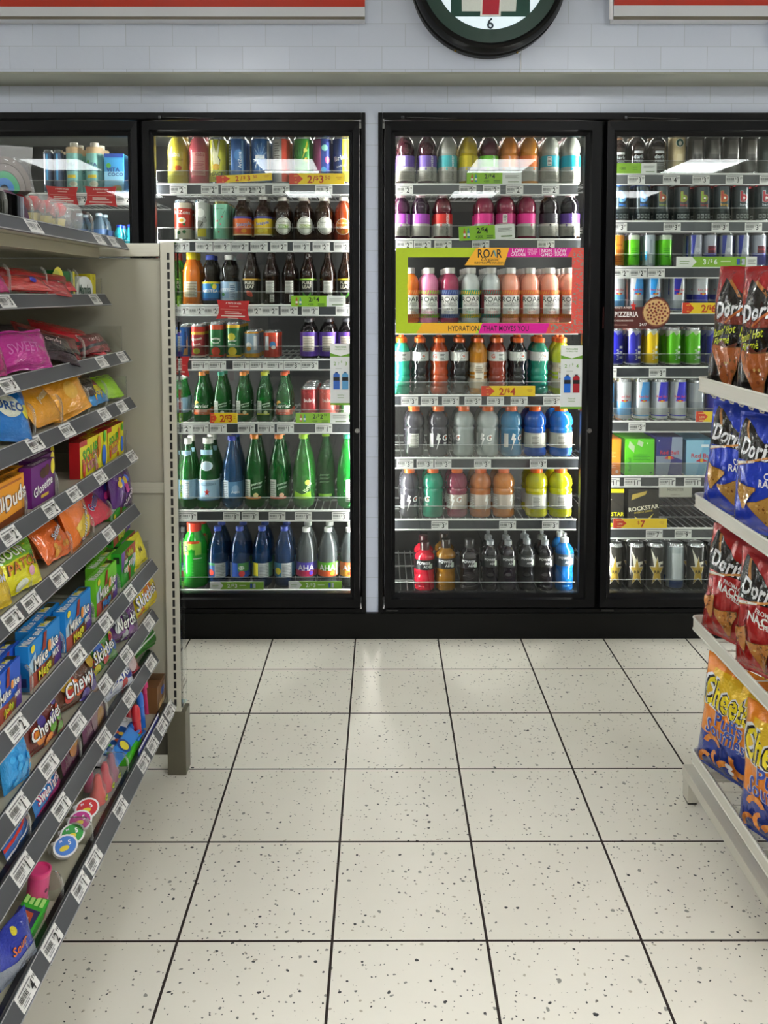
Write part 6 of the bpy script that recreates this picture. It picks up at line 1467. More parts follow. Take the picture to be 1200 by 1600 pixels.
for k in range(4):
    put(6, 143, 176, 'candy_box', ('lime green candy box, front of its row of four', 'lime green candy box, second in its row of four', 'lime green candy box, third in its row of four', 'lime green candy box, last in its row of four')[k], 'candy box', MG(), back=.01 + .029 * k, group=grp)
for k in range(3):
    put(6, 184, 206, 'candy_box', ('dark green upside down candy box, front of three', 'dark green upside down candy box, middle of three', 'dark green upside down candy box, rear of three')[k], 'candy box', mega('2f9a2a', '17301a', 'Mega', 'c9d83a'), back=.012 + .03 * k, roll=180, lift=.088, group=grp)
put(6, 170, 200, 'candy_box', 'green candy box lying on top of the upside down boxes', 'candy box', mega('2f9a2a', '17301a', 'Mega', 'c9d83a'), back=.055, lift=.0895, tilt=0, roll=-3, yaw=2, group=grp)
put(6, 207, 221, 'candy_bag', 'small yellow candy bag perched at the far end of the seventh shelf', 'candy bag', cbag('d8cc1c', 'M', '6a5a1c', h=.085, t_=.03, seed=5), roll=-8, tilt=15)
# fifth shelf
def sour(w_):
    a = [('r', -1, 0, 1, 1, 'e6dc1c'), ('r', -1, .86, -.5, 1, 'b8281c'), T('SOUR', -.25, .62, .4, '4aa82a', b=.07, o='1c3a14', rot=6), T('PATCH', -.3, .42, .34, 'd8742a', b=.07, o='3a1c10', rot=6), T('KIDS', -.2, .26, .3, 'e08a9a', b=.06, o='3a1c10', rot=6),
         ('c', .35, .75, .12, 'e08a2c', 1.5), ('c', .35, .62, .1, 'e08a2c', 2), ('c', .7, .3, .17, '2a6ad0', 1.6), ('c', .7, .48, .12, '2a6ad0'), ('c', .75, .85, .1, '4ab02a', 1.6), ('c', -.8, .2, .1, 'c8381c', 1.8), ('c', .1, .1, .1, 'b8281c')]
    return boxmesh(w_, .088, .026, 'a8181c', a, [T('SOUR', 0, 0, .3, 'e6dc1c', b=.05)], [('r', -.8, 0, .8, 1, 'a8181c')])
g5 = 'candy cartons on the fifth shelf'
for k in range(2):
    put(4, 122, 165, 'candy_box', ('yellow and red sour candy box, larger looking one in front', 'yellow and red sour candy box hidden behind the front one')[k], 'candy box', sour, back=.012 + .03 * k, group=g5)
    put(4, 166, 191, 'candy_box', ('yellow sour candy box at the far end of fifth shelf', 'yellow sour candy box behind the far end one')[k], 'candy box', sour, back=.014 + .03 * k, group=g5)
def glos(w_):
    a = [T('Glosette', -.05, .42, .44, 'f2f0f2', b=.06, o='2a1030', rot=8), ('c', 0, .74, .3, '4a2a1c', .6), ('c', .3, .78, .2, '5a341f'), ('c', .78, .8, .18, 'e8d83a', 1.5), ('r', -.3, .14, .35, .22, 'd8b83a')]
    return boxmesh(w_, .085, .026, '6a1f78', a, [T('Glosette', 0, 0, .34, 'e8e0ea', b=.04)])
for k in range(3):
    put(4, 45, 82, 'candy_box', ('purple chocolate raisin box, front of its row', 'purple chocolate raisin box, second in its row', 'purple chocolate raisin box, third in its row')[k], 'candy box', glos, back=.012 + .03 * k, group=g5)
def duds(w_):
    a = [T('Milk', -.5, .5, .5, 'f4efe6', b=.07, o='4a1c10', rot=8), T('Duds', .45, .55, .56, 'f4efe6', b=.07, o='4a1c10', rot=8), ('p', [(-1, 0), (1, .0), (1, .2), (-1, .12)], '7a3a14'), ('r', -.6, .88, .8, .93, 'b8641c')]
    return boxmesh(w_, .085, .026, 'e89a1c', a, [T('Milk Duds', 0, 0, .3, '5a2010', b=.04)])
for k in range(2):
    put(4, -22, 33, 'candy_box', ('orange caramel candy box at the picture edge, front', 'orange caramel candy box behind the front one')[k], 'candy box', duds, back=.012 + .03 * k, group=g5)
# sixth shelf
g6 = 'candy bags on the sixth shelf'
SQ = [('p', [(-.7, .45), (0, .6), (.7, .35), (.5, .15), (-.5, .2)], 'e8c23a')]
put(5, 72, 104, 'candy_bag', 'orange candy bag leaning forward below the price strip, sixth shelf', 'candy bag', cbag('e2681c', 'Skittles', 'e8e6e0', '2a2a4a', .1, .045, 11, SPOTS(['c9852c', 'e8a83c'], 3), rot=25, size=.3), tilt=35, yaw=8, group=g6)
put(5, 104, 137, 'candy_bag', 'tall orange candy bag with dark squirrel lettering, sixth shelf', 'candy bag', cbag('e8761c', 'Squirrels', 'f2f0ea', '1c1c2a', .125, .05, 12, SQ, rot=58, size=.34, ty=.4), tilt=12, yaw=14, roll=-8, group=g6)
put(5, 54, 80, 'candy_bag', 'orange candy bag slumped behind the leaning one', 'candy bag', cbag('dd6a1a', '', h=.1, t_=.04, seed=13), tilt=20, back=.05, yaw=-10, group=g6)
put(5, 5, 47, 'candy_bag', 'yellow and green sour candy bag on the sixth shelf', 'candy bag', cbag('e2dc1a', 'PATCH', 'd8802a', '2a1c10', .095, .045, 14, [('r', -1, .66, 1, 1, '7ab82a'), ('c', .7, .55, .25, '4a9a2a'), T('SOUR', -.2, .82, .42, 'e8f0d0', b=.06, o='1c3a14'), ('c', -.2, .12, .3, 'e8ecd8', .5), ('c', .3, .3, .15, 'e0a0a8')], size=.44, ty=.52), tilt=22, group=g6)
put(5, -30, 2, 'candy_bag', 'yellow candy bag at the picture edge, sixth shelf', 'candy bag', cbag('d8b81a', 'GUM', 'f2f0ea', '2a1c10', .1, .045, 15), tilt=22, group=g6)
put(5, 145, 172, 'candy_bag', 'pink red candy bag lying over the strip, sixth shelf', 'candy bag', cbag('d8304a', 'Gummy', '2a3a9a', 'e8e6ea', .1, .035, 16, rot=20, size=.4), tilt=48, yaw=10, group=g6)
put(5, 152, 176, 'candy_bag', 'purple candy bag standing behind the pink one', 'candy bag', cbag('5a1f78', '', h=.12, t_=.04, seed=17, extra=SPOTS(['d83a8a', 'e8c23a', '3a5ad0'], 5, 8, .3, .8, .16)), tilt=12, back=.045, group=g6)
put(5, 176, 199, 'candy_bag', 'dark purple candy bag by the clear end panel, sixth shelf', 'candy bag', cbag('4f1a72', 'Nerds', 'e8e0ea', '2a1040', .115, .045, 18, SPOTS(['e0b83a', 'c03a8a', '4a6ad0'], 8, 7, .45, .85, .15), rot=50, size=.36, ty=.3), tilt=8, yaw=8, group=g6)
put(5, 95, 130, 'candy_bag', 'brown orange bag in the shade at the back of sixth shelf', 'candy bag', cbag('a8521c', '', h=.11, t_=.05, seed=19), tilt=10, back=.12, group=g6)
# fourth shelf
g4 = 'candy bags on the fourth shelf'
put(3, -14, 34, 'candy_bag', 'blue candy bag with pale oval mark, fourth shelf', 'candy bag', cbag('1a72c0', 'Mentos', 'e8ece4', None, .13, .05, 21, [('c', -.1, .5, .5, 'd8dcc8', .7), ('c', .6, .45, .22, 'e2d81c'), T('OREO', -.1, .5, .4, '1a4a8a', b=.06)], rot=0, size=.01), tilt=25, roll=14, group=g4)
put(3, 58, 97, 'candy_bag', 'amber yellow candy bag tipped forward, fourth shelf', 'candy bag', cbag('e8a01a', 'peanut', 'f4e4b0', None, .115, .045, 22, rot=15, size=.34), tilt=38, yaw=12, group=g4)
put(3, 98, 132, 'candy_bag', 'amber yellow candy bag leaning on the divider, fourth shelf', 'candy bag', cbag('e09a18', '', h=.12, t_=.045, seed=23, extra=[('c', 0, .5, .3, 'e8b43a')]), tilt=22, yaw=-6, roll=-12, group=g4)
put(3, 66, 116, 'candy_bag', 'dull amber candy bag standing further back, fourth shelf', 'candy bag', cbag('c07a1c', '', h=.13, t_=.05, seed=24), tilt=5, back=.1, group=g4)
put(3, 30, 60, 'candy_bag', 'red brown candy bag further back beside the blue bag', 'candy bag', cbag('8a3a1c', '', h=.11, t_=.05, seed=25), tilt=10, back=.08, group=g4)
put(3, 142, 168, 'candy_bag', 'blue, red and yellow candy bag, fourth shelf', 'candy bag', cbag('2a92d8', 'pop', 'e8e03a', 'c83a2a', .075, .03, 26, [('r', -1, .6, 1, 1, 'c8302a'), ('r', -1, .4, 1, .62, 'e2d62a')], size=.5, ty=.4), tilt=42, yaw=10, group=g4)
put(3, 170, 188, 'candy_bag', 'small lime green candy bag at the far end, fourth shelf', 'candy bag', cbag('9ad01c', '', h=.075, t_=.03, seed=27), tilt=40, group=g4)
put(3, 122, 146, 'candy_bag', 'dark grey candy bag in the shade between dividers, fourth shelf', 'candy bag', cbag('3a3028', 'chews', 'a8a49a', None, .08, .04, 28, size=.3), tilt=20, back=.03, group=g4)
# third shelf
g3 = 'plush and candy bags on the third shelf'
put(2, 0, 66, 'candy_bag', 'magenta candy bag in clear wrap, third shelf', 'candy bag', lambda w_: bagmesh(w_, .085, .06, 'b81c8a', [T('SWEET', -.1, .5, .3, 'd86ab8', b=.02)], 31), tilt=20, group=g3)
put(2, -40, 2, 'candy_bag', 'magenta candy bag at the picture edge, third shelf', 'candy bag', cbag('a81a6a', '', h=.08, t_=.05, seed=32), tilt=20, group=g3)
for k, (a_, b_, c_, hh, bk, tl, rl) in enumerate(((62, 110, '7a1418', .085, .04, 35, 18), (88, 130, 'a8141c', .09, .07, 35, 14), (118, 152, 'c01828', .07, .03, 40, 12), (72, 106, '38282c', .09, .012, 45, 22), (20, 90, '2c2628', .085, .12, 20, 4), (140, 165, '7a2a30', .06, .012, 40, 0))):
    put(2, a_, b_, 'candy_bag', ('dark red glossy bag sliding across the divider, third shelf', 'crimson glossy bag high in the heap, third shelf', 'bright red bag pointing to the far end, third shelf', 'black and red bag lying low in the heap, third shelf', 'black bag at the back of the heap, third shelf', 'small brownish red bag lying low near the far end, third shelf')[k], 'candy bag',
        (lambda c_, hh, k: lambda w_: bagmesh(w_ * 1.1, hh, .035, c_, [T('candy', 0, .6, .3, 'c9b4b0', b=.03), ('p', [(-1, .1), (1, .3), (1, .42), (-1, .25)], '2c2628')], 33 + k))(c_, hh, k), back=bk, tilt=tl, roll=rl, group=g3)
# second shelf
g2 = 'packs on the second shelf'
put(1, 28, 96, 'candy_bag', 'long dark red pack lying along the second shelf', 'candy pack', lambda w_: bagmesh(w_, .055, .03, 'a8141a', [('r', -.9, .5, .9, .6, '7a0f14')], 41), tilt=25, roll=5, group=g2)
put(1, 8, 70, 'candy_bag', 'salmon red crumpled bag in front, second shelf', 'candy pack', lambda w_: bagmesh(w_, .045, .03, 'c43a34', [('c', .4, .5, .1, '4a4ad0')], 42, wob=1.2), tilt=45, back=.01, group=g2)
put(1, -30, 10, 'candy_bag', 'pink wrapped pack at the picture edge, second shelf', 'candy pack', lambda w_: bagmesh(w_, .04, .03, 'c03a7a', [], 43), tilt=30, group=g2)
put(1, 90, 120, 'candy_box', 'green and yellow ringed candy box, second shelf', 'candy box', lambda w_: boxmesh(w_, .062, .03, '17602c', [('c', -.7, .5, .62, 'd8cc3a', 1), ('c', -.9, .5, .5, 'b8c04a', 1), ('r', .8, 0, 1, 1, 'd8d02a')]), group=g2)
put(1, 100, 118, 'candy_bag', 'small red pack lying before the green box, second shelf', 'candy pack', cbag('c0202c', '', h=.035, t_=.02, seed=44), tilt=40, back=.004, group=g2)
def mamba(w_):
    n = 14
    out_ = [(-w_ / 2, 0), (w_ / 2, 0)] + [(w_ / 2 * math.cos(PI * k / n), .022 + .03 * math.sin(PI * k / n)) for k in range(n + 1)]
    g = G().prism(out_, lambda a, b: (a, 0, b), lambda a, b: (a, .02, b), 'dfe4e0', 'print')
    a = G().art([T('Mamba', 0, .018, .55 , '1c4a3a', w=.5, b=.07)], planemap((0, -.0004, 0), (1, 0, 0), (0, 0, 1), (0, -1, 0), .0002), 1, 1, w_ / 2, 'print', 99)
    return [('carton', g.data('carton')), ('printing', a.data('printing'))]
put(1, 123, 148, 'candy_box', 'white arched candy box with green lettering, second shelf', 'candy box', mamba, group=g2)
put(1, 145, 153, 'candy_box', 'narrow yellow candy box standing beside the white arched box', 'candy box', lambda w_: boxmesh(w_, .06, .05, 'd8cc2a', [T('O', 0, .8, .5, '2a4a2a')]), back=.02, group=g2)
# eighth shelf
g8 = 'candy bags on the eighth shelf'
def skit(col, word, o, h, seed, spots, rot=0, tc='f2f2ee'):
    return cbag(col, word, tc, o, h, .04, seed, spots, rot=rot, size=.52, ty=.5, w=.42)
for k, (a_, b_, col, word, sp_, lab_, back_) in enumerate((
    (204, 233, 'e0c81c', 'Skittles', ['d8802a', 'e2d23a'], 'bright yellow fruit candy bag with white lettering, far end of eighth shelf', .012),
    (167, 197, '5a2a6a', 'Nerds', ['7a4a8a', '3a3a4a', 'b4b8bc'], 'purple and silver candy bag, eighth shelf', .014),
    (132, 165, '3a7a2a', 'Skittles', ['b8242c', 'c9c02a', '2a5ab0'], 'green and red fruit candy bag with white lettering, eighth shelf', .012),
    (82, 128, '5a3424', 'Chewy', ['e0702a', 'b8322a', 'c9a02a', '4a3a8a'], 'dark brown fruit candy bag with orange candies, eighth shelf', .012),
    (32, 76, '6a2a24', 'Chewies', ['e0862a', 'd8502a', '5a9a2a', '4a3a8a'], 'red brown fruit candy bag with orange candies, eighth shelf', .012),
    (-6, 22, '2a9ae0', '', ['3ab0f0'], 'sky blue candy bag at the picture edge, eighth shelf', .01),
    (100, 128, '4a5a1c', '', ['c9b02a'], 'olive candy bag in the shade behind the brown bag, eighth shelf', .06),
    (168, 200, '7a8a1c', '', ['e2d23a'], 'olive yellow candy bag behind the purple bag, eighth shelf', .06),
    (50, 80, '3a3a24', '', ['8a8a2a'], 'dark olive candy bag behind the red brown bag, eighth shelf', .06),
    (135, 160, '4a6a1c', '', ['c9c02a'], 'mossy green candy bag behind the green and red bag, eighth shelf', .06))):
    put(7, a_, b_, 'candy_bag', lab_, 'candy bag', skit(col, word, '2a1c1c', .092 if back_ < .05 else .1, 51 + k, SPOTS(sp_, 9 + k, 12, .1, .9, .17), rot=8), back=back_, tilt=16 if word else 10, roll=(-6, 8, -4, 5, -3, 0, 10, -8, 6, 4)[k], group=g8)
# ninth shelf
g9 = 'candy packs on the ninth shelf'
put(8, 200, 240, 'candy_bag', 'green leaf striped candy bag, far end of ninth shelf', 'candy bag', cbag('2f7a24', '', h=.075, t_=.03, seed=61, extra=[('p', [(-1, .2), (1, .7), (1, .76), (-1, .3)], 'c9d83a'), ('p', [(-1, .4), (1, .9), (1, .95), (-1, .5)], 'b4342a'), ('p', [(-1, .05), (1, .5), (1, .55), (-1, .12)], 'e2ece0')]), tilt=28, group=g9)
put(8, 182, 202, 'candy_bag', 'small red candy bag with white patch, ninth shelf', 'candy bag', cbag('a81c2c', '', h=.06, t_=.03, seed=62, extra=[('c', .3, .5, .4, 'd8c4c4')]), tilt=25, group=g9)
put(8, 163, 190, 'candy_bag', 'white and blue crumpled candy bag, ninth shelf', 'candy bag', cbag('c9d0dc', 'ZARS', 'f2f2f2', '1c2a7a', .075, .035, 63, [('p', [(-1, .5), (1, .2), (1, .4), (-1, .8)], '2a3a9a'), ('c', .2, .2, .2, 'b8202c')], rot=10, size=.6), tilt=20, group=g9)
put(8, 118, 156, 'candy_box', 'dull purple candy pack standing upright, ninth shelf', 'candy pack', lambda w_: bagmesh(w_, .08, .02, '6a3a5a', [('c', 0, .5, .5, '8a6a7a'), ('c', .2, .3, .3, 'a87a3a')], 64, wob=.2), tilt=10, group=g9)
put(8, 84, 112, 'candy_box', 'dark plum candy pack with gold fruit, ninth shelf', 'candy pack', lambda w_: bagmesh(w_, .085, .02, '5a1c40', [('c', 0, .45, .4, 'b8722a', .8), ('c', .4, .6, .3, 'c9923a'), T('Dipt', 0, .8, .4, 'd8b43a', b=.04)], 65, wob=.2), tilt=12, group=g9)
put(8, 38, 80, 'candy_box', 'blue and magenta candy rope pack with big white lettering', 'candy pack', lambda w_: bagmesh(w_, .06, .02, '2a7ac0', [('p', [(-1, 0), (1, 0), (1, .35), (-1, .15)], 'a01c6a'), T('SweeTarts', 0, .5, .44, 'f2eef2', w=.36, b=.06, o='b0205a')], 66, wob=.2), tilt=20, group=g9)
put(8, -10, 30, 'candy_box', 'blue candy pack with red stripe at the picture edge, ninth shelf', 'candy pack', lambda w_: bagmesh(w_, .065, .02, '1f5aa8', [('p', [(-1, .3), (1, .5), (1, .6), (-1, .4)], 'c8281c'), ('p', [(-1, .1), (1, .25), (1, .3), (-1, .16)], 'e2e2e6')], 67, wob=.2), tilt=25, group=g9)
# top shelf: rolled towels and flower pots in clear bags
def towel(cols, r):
    g = G(); out = []
    for k, (c, rr) in enumerate(cols):
        n = 22; gg = G()
        pts = [(rr * r * math.cos(PI * q / n) * 1.15, rr * r * math.sin(PI * q / n) * 1.5) for q in range(n + 1)] + [((rr - .2) * r * math.cos(PI * q / n) * 1.15, (rr - .2) * r * math.sin(PI * q / n) * 1.5) for q in range(n, -1, -1)]
        gg.prism([(a, b) for a, b in pts], lambda a, b: (a, 0, b), lambda a, b: (a, .10, b), c, 'cloth')
        out.append(('rolled_towel', gg.data('rolled_towel')))
    return out
def wrapbag(w_, h, d=.12):
    g = G()
    for m_ in bagmesh(w_, h, d, 'f4f4f4', [], 77, mat='film', wob=1.0): return ('clear_wrap', m_[1])
t = put(0, -26, 52, 'towel_pack', 'grey, green and blue rolled towels stacked up in clear wrap', 'towels', lambda w_: towel([('6a625e', 1.0), ('77706c', .78), ('2f9a6a', .56), ('2f7ac0', .36)], w_ * .44) + [wrapbag(w_ * 1.1, .09, .05)], back=.05, lift=.066, rnd=True, yaw=-60)
t = put(0, -30, 46, 'towel_pack', 'mauve rolled towels with blue core under the grey ones', 'towels', lambda w_: towel([('8a6a80', 1.0), ('7a5a70', .78), ('3a9a7a', .56), ('3a6ab0', .36)], w_ * .46), back=.06, rnd=True, yaw=-60)
t = put(0, -10, 46, 'clear_bin', 'clear plastic bin side before the rolled towels, top shelf', 'bin', lambda w_: [('bin_side', G().box(-w_ / 2, w_ / 2, 0, .002, 0, .05, 'ffffff', 'acrylic').data('bin_side'))], back=.006)
def flowerpot(w_):
    out = []
    r = w_ * .62
    out.append(('pot', G().lathe([(0, 0), (r * .62, 0), (r * .85, .03), (r * .9, .03), (r * .9, .034), (0, .034)], 'd8c86a', 'plastic', 18, c=(0, .03, 0)).data('pot')))
    g = G(); rnd = random.Random(3)
    bm = bmesh.new(); bmesh.ops.create_icosphere(bm, subdivisions=3, radius=1)
    n = len(g.v)
    for v in bm.verts:
        k = 1 + .25 * noise.noise(v.co * 3.5)
        g.v.append((v.co.x * r * k, .03 + v.co.y * r * k, .056 + v.co.z * r * .85 * k))
    bm.verts.index_update()
    for f in bm.faces: g.face([n + v.index for v in f.verts], 'd0202c', 'cloth', True)
    bm.free()
    out.append(('flower', g.data('flower')))
    out.append(wrapbag(w_ * 1.5, .075, .06))
    return out
for k, (a_, b_) in enumerate(((48, 66), (67, 89), (88, 106), (106, 126))):
    put(0, a_, b_, 'flower_pot', ('red pompom flower pot in wrap, beside the rolled towels', 'red pompom flower pot in wrap, second past the towels', 'red pompom flower pot in wrap, third past the towels', 'red pompom flower pot in wrap, furthest from the towels')[k], 'flower pot', flowerpot, back=.03, group='wrapped flower pots on the top shelf', rnd=True)
def slimtub(c):
    return lambda w_: [('tub', G().lathe([(0, 0), (w_ * .45, 0), (w_ * .47, .08), (w_ * .4, .1), (w_ * .3, .12), (0, .122)], c, 'plastic', 16, c=(0, .03, 0)).data('tub'))]
put(0, 50, 62, 'lotion_bottle', 'green bottle with white pointed cap behind the towels, top shelf', 'bottle', lambda w_: [('bottle_body', G().lathe([(0, 0), (w_ * .62, 0), (w_ * .62, .07), (w_ * .45, .085), (w_ * .42, .09)], '6a9a3a', 'plastic', 16, c=(0, .03, 0)).data('bottle_body')), ('cap', G().lathe([(w_ * .42, .09), (w_ * .3, .1), (w_ * .18, .12), (0, .124)], 'e9e6dc', 'plastic', 16, c=(0, .03, 0)).data('cap'))], back=.10, lift=.004, rnd=True)
# bottom shelf: novelty candy
def tube_toy(c, cap=None, r=.012, h=.1):
    def f(w_):
        r_ = w_ * .36
        o_ = [('tube', G().lathe([(0, 0), (r_, 0), (r_, h * .72), (r_ * .98, h * .76)], cap or c, 'liquid', 16, c=(0, .012, 0)).data('tube')),
              ('tube_cap', G().lathe([(r_ * 1.05, h * .6), (r_ * 1.05, h * .85), (r_ * .8, h * .95), (r_ * .4, h), (0, h)], c, 'plastic', 16, c=(0, .012, 0)).data('tube_cap'))]
        return o_
    return f
gb = 'novelty candy on the bottom shelf'
put(9, 237, 251, 'candy_box', 'brown candy box at the far end of the bottom shelf', 'candy box', lambda w_: boxmesh(w_, .075, .05, '7a5230', [('c', .2, .6, .4, '3a5ab0', .6), ('r', -.8, .1, .6, .3, 'b89a6a')]), back=.012, group=gb)
for a_, b_, c_, lab_, bk in ((221, 234, 'd83a7a', 'pink capped candy tube', .03), (212, 227, '2a72d8', 'blue capped candy tube', .022), (203, 222, 'd02430', 'red capped candy tube nearest the strip', .012), (190, 206, 'b81f2c', 'red capped candy tube set back', .05), (192, 206, '2458b8', 'blue capped candy tube at the very back', .08)):
    put(9, a_, b_, 'candy_tube', lab_ + ', bottom gondola shelf', 'candy tube', tube_toy(c_, c_), back=bk, tilt=4, group=gb, rnd=True)
put(9, 203, 236, 'display_tray', 'white and navy open tray holding the candy tubes', 'tray', lambda w_: [('tray_body', G().box(-w_ / 2, w_ / 2, -.004, -.002, 0, .02, '2a2f8a', 'print').box(-w_ / 2, w_ / 2, -.0043, -.0041, .014, .021, 'e8e8ea', 'print').data('tray_body'))], back=.004, group=gb)
def jugtoy(w_):
    g = G().bbox(-w_ * .42, w_ * .25, 0, .032, 0, .036, .006, '2a86e0', 'plastic')
    n = G().lathe([(0, 0), (.009, 0), (.009, .02), (.011, .022), (.011, .036), (0, .036)], '1f72d0', 'plastic', 14)
    n.v = [(z + w_ * .25, .017 + x, .028 + y) for x, y, z in n.v]
    h = G().tube([(w_ * .22, .01, .012), (w_ * .4, .01, .006), (w_ * .42, .01, -.006), (w_ * .2, .01, -.004)], .004, '1f72d0', 'plastic', 8)
    p = G().art([('c', -.2, .5, .3, '17408a', 1), ('c', -.2, .5, .2, 'e8d83a', 1)], planemap((0, -.0004, 0), (1, 0, 0), (0, 0, 1), (0, -1, 0), .0002), w_ * .4, .036, w_ * .3, 'print', 99)
    return [('jug_body', g.data('jug_body')), ('jug_neck', n.data('jug_neck')), ('jug_handle', h.data('jug_handle')), ('printing', p.data('printing'))]
put(9, 172, 216, 'candy_jug', 'bright blue toy jug of candy lying on the bottom shelf', 'candy jug', jugtoy, back=.014, tilt=50, lift=.035, yaw=-4, group=gb)
put(9, 190, 212, 'candy_jug', 'bright green candy container under the blue toy jug', 'candy jug', lambda w_: [('jug_body', G().bbox(-w_ / 2, w_ / 2, 0, .04, 0, .026, .008, '4ac01c', 'plastic').data('jug_body'))], back=.012, group=gb)
def phone(w_):
    w2 = w_ * .62
    g = G().bbox(-w2, w2, 0, .055, 0, .012, .004, 'e4e6ea', 'plastic')
    s_ = G().art([('r', -.72, .06, .55, .94, '17509a')] + [('c', -.6 + .28 * (k % 4), .25 + .26 * (k // 4), .07, ('4ab03a', 'e8e8ea', 'd8603a', 'e8c83a', '8ac0e8')[k % 5], 1) for k in range(12)] + [('c', .78, .5, .1, 'b4b8bc'), ('c', .78, .5, .07, 'eceef0')], planemap((0, 0, .0123), (1, 0, 0), (0, 1, 0), (0, 0, 1), .0002), w2, .055, w2, 'print', 99)
    b = G().bbox(-w2 * .95, w2 * .95, .003, .052, -.02, -.0005, .003, '1a1a1c', 'plastic')
    return [('phone_case', g.data('phone_case')), ('phone_screen', s_.data('phone_screen')), ('phone_base', b.data('phone_base'))]
put(9, 160, 196, 'toy_phone', 'white toy phone candy with blue screen, bottom shelf', 'toy phone', phone, back=.045, tilt=-18, lift=.028, group=gb)
def capsule(c, c2):
    def f(w_):
        r = w_ * .52
        a = G().lathe([(0, .012), (r * .85, .012), (r * .85, .034), (r * .5, .05), (r * .45, .066), (r * .25, .078), (0, .08)], c, 'plastic', 16, c=(0, .02, 0))
        b = G().lathe([(0, 0), (r, 0), (r, .035), (r * .9, .05), (r * .55, .066), (r * .5, .08), (r * .3, .09), (0, .093)], 'f0f0f0', 'film', 18, c=(0, .02, 0))
        p = G().art([('c', 0, .5, .4, 'c9d82a', .8), T('Pop', 0, .5, .4, '2a3a1a', b=.05)], lambda u, v, lv: ((r + .001 + .0002 * lv) * math.sin(u / r), .02 - (r + .001 + .0002 * lv) * math.cos(u / r), v), r, .05, r, 'print', .005)
        return [('candy', a.data('candy')), ('clear_dome', b.data('clear_dome')), ('printing', p.data('printing'))]
    return f
for a_, b_, c_, lab_, bk in ((160, 187, '8a3a5a', 'clear domed lollipop capsule with dark red and blue candy', .012), (150, 177, 'c8203a', 'clear domed lollipop capsule with red candy, middle of three', .014), (138, 166, 'd8301c', 'clear domed lollipop capsule with orange red candy, nearest of three', .014), (128, 150, 'b01f5a', 'pinkish lollipop capsule set back behind the orange red one', .05)):
    put(9, a_, b_, 'lollipop_capsule', lab_, 'candy capsule', capsule(c_, ''), back=bk, group=gb, rnd=True)
def ovalpk(c):
    def f(w_):
        n = 20; w2 = w_ * .5
        out_ = [(w2 * math.cos(2 * PI * k / n), .022 + .022 * math.sin(2 * PI * k / n)) for k in range(n)]
        g = G().prism(out_, lambda a, b: (a, 0, b), lambda a, b: (a, .012, b), 'eceaea', 'plastic')
        p = G().art([('c', 0, .022, .85, c, .45 * 2 * .024 / w_ * 2), ('c', -.15, .018, .4, 'e8d22a', .5), T('5', .35, .026, .5, 'f2f2f2', b=.06), T('IN', -.3, .033, .24, 'e8e8f8', b=.05)], planemap((0, -.0004, 0), (1, 0, 0), (0, 0, 1), (0, -1, 0), .0003), w2, 1, w2, 'print', 99)
        s_ = G().bbox(-w2 * .9, w2 * .4, .012, .05, .03, .042, .004, 'e4e2e4', 'plastic')
        return [('pack_body', g.data('pack_body')), ('printing', p.data('printing')), ('pack_stem', s_.data('pack_stem'))]
    return f
for a_, b_, c_, lab_ in ((104, 144, 'd0242c', 'red'), (92, 132, 'c02a8a', 'magenta'), (79, 120, '2a9a3a', 'green'), (68, 108, '3a7ad0', 'blue')):
    put(9, a_, b_, 'oval_candy_pack', 'white oval candy pack with %s label, bottom shelf' % lab_, 'candy pack', ovalpk(c_), back=.03, tilt=48, lift=.016, yaw=-50, rnd=True, group=gb)
def cancyl(w_):
    r = w_ * .5
    return [('can_body', G().lathe([(0, 0), (r, 0), (r, .085)], 'c23a72', 'plastic', 24, c=(0, r, 0)).data('can_body')), ('can_lid', G().lathe([(r, .085), (r * 1.05, .087), (r * 1.05, .094), (r * .9, .095), (r * .88, .09), (0, .09)], 'd8407c', 'plastic', 24, c=(0, r, 0)).data('can_lid')),
            ('printing', G().art([('c', -.4, .7, .2, '5a1c3a'), ('c', .4, .6, .28, '8a1c4a'), ('c', .1, .45, .2, 'e8a0c0'), T('SODA', .1, .2, .4, '2a1c3a', b=.06), ('c', -.3, .4, .14, 'f0c0d8')], lambda u, v, lv: ((r + .0006 + .0002 * lv) * math.sin(u / r), r - (r + .0006 + .0002 * lv) * math.cos(u / r), v), r, .085, r, 'print', .006).data('printing'))]
put(9, 30, 64, 'candy_can', 'pink candy can with open top, bottom shelf', 'candy can', cancyl, back=.02, tilt=-8, group=gb, rnd=True)
def crate(c, cap):
    def f(w_):
        g = G().bbox(-w_ * .5, w_ * .5, 0, .045, 0, .045, .004, c, 'plastic')
        p = G().art([('r', -.8, .1, .35, .9, '2a2a5a'), ('p', [(-.7, .2), (.2, .3), (.25, .8), (-.6, .7)], 'b8502a'), ('c', -.3, .5, .2, 'e8b03a'), T('sour', -.25, .5, .3, 'f2e8c8', b=.05)] + [('r', .5, .1 + .2 * k, .9, .24 + .2 * k, 'a8e07a') for k in range(4)], planemap((0, 0, .0454), (1, 0, 0), (0, 1, 0), (0, 0, 1), .0002), w_ / 2, .05, w_ / 2, 'print', 99)
        return [('crate_body', g.data('crate_body')), ('printing', p.data('printing'))]
    return f
put(9, 2, 44, 'candy_crate', 'bright green toy crate of sour candy, bottom shelf', 'candy crate', crate('2fa828', ''), back=.02, tilt=-20, group=gb)
put(9, -18, 22, 'candy_bag', 'dark blue candy pouch with yellow dot at the picture edge, bottom shelf', 'candy bag', cbag('2438a8', 'Sour', 'e2702a', '1c1c3a', .085, .03, 71, [('c', 0, .85, .14, 'e8d83a'), ('p', [(-1, 0), (1, 0), (1, .3), (-1, .35)], '8a92a0')], size=.4), tilt=15, group=gb)
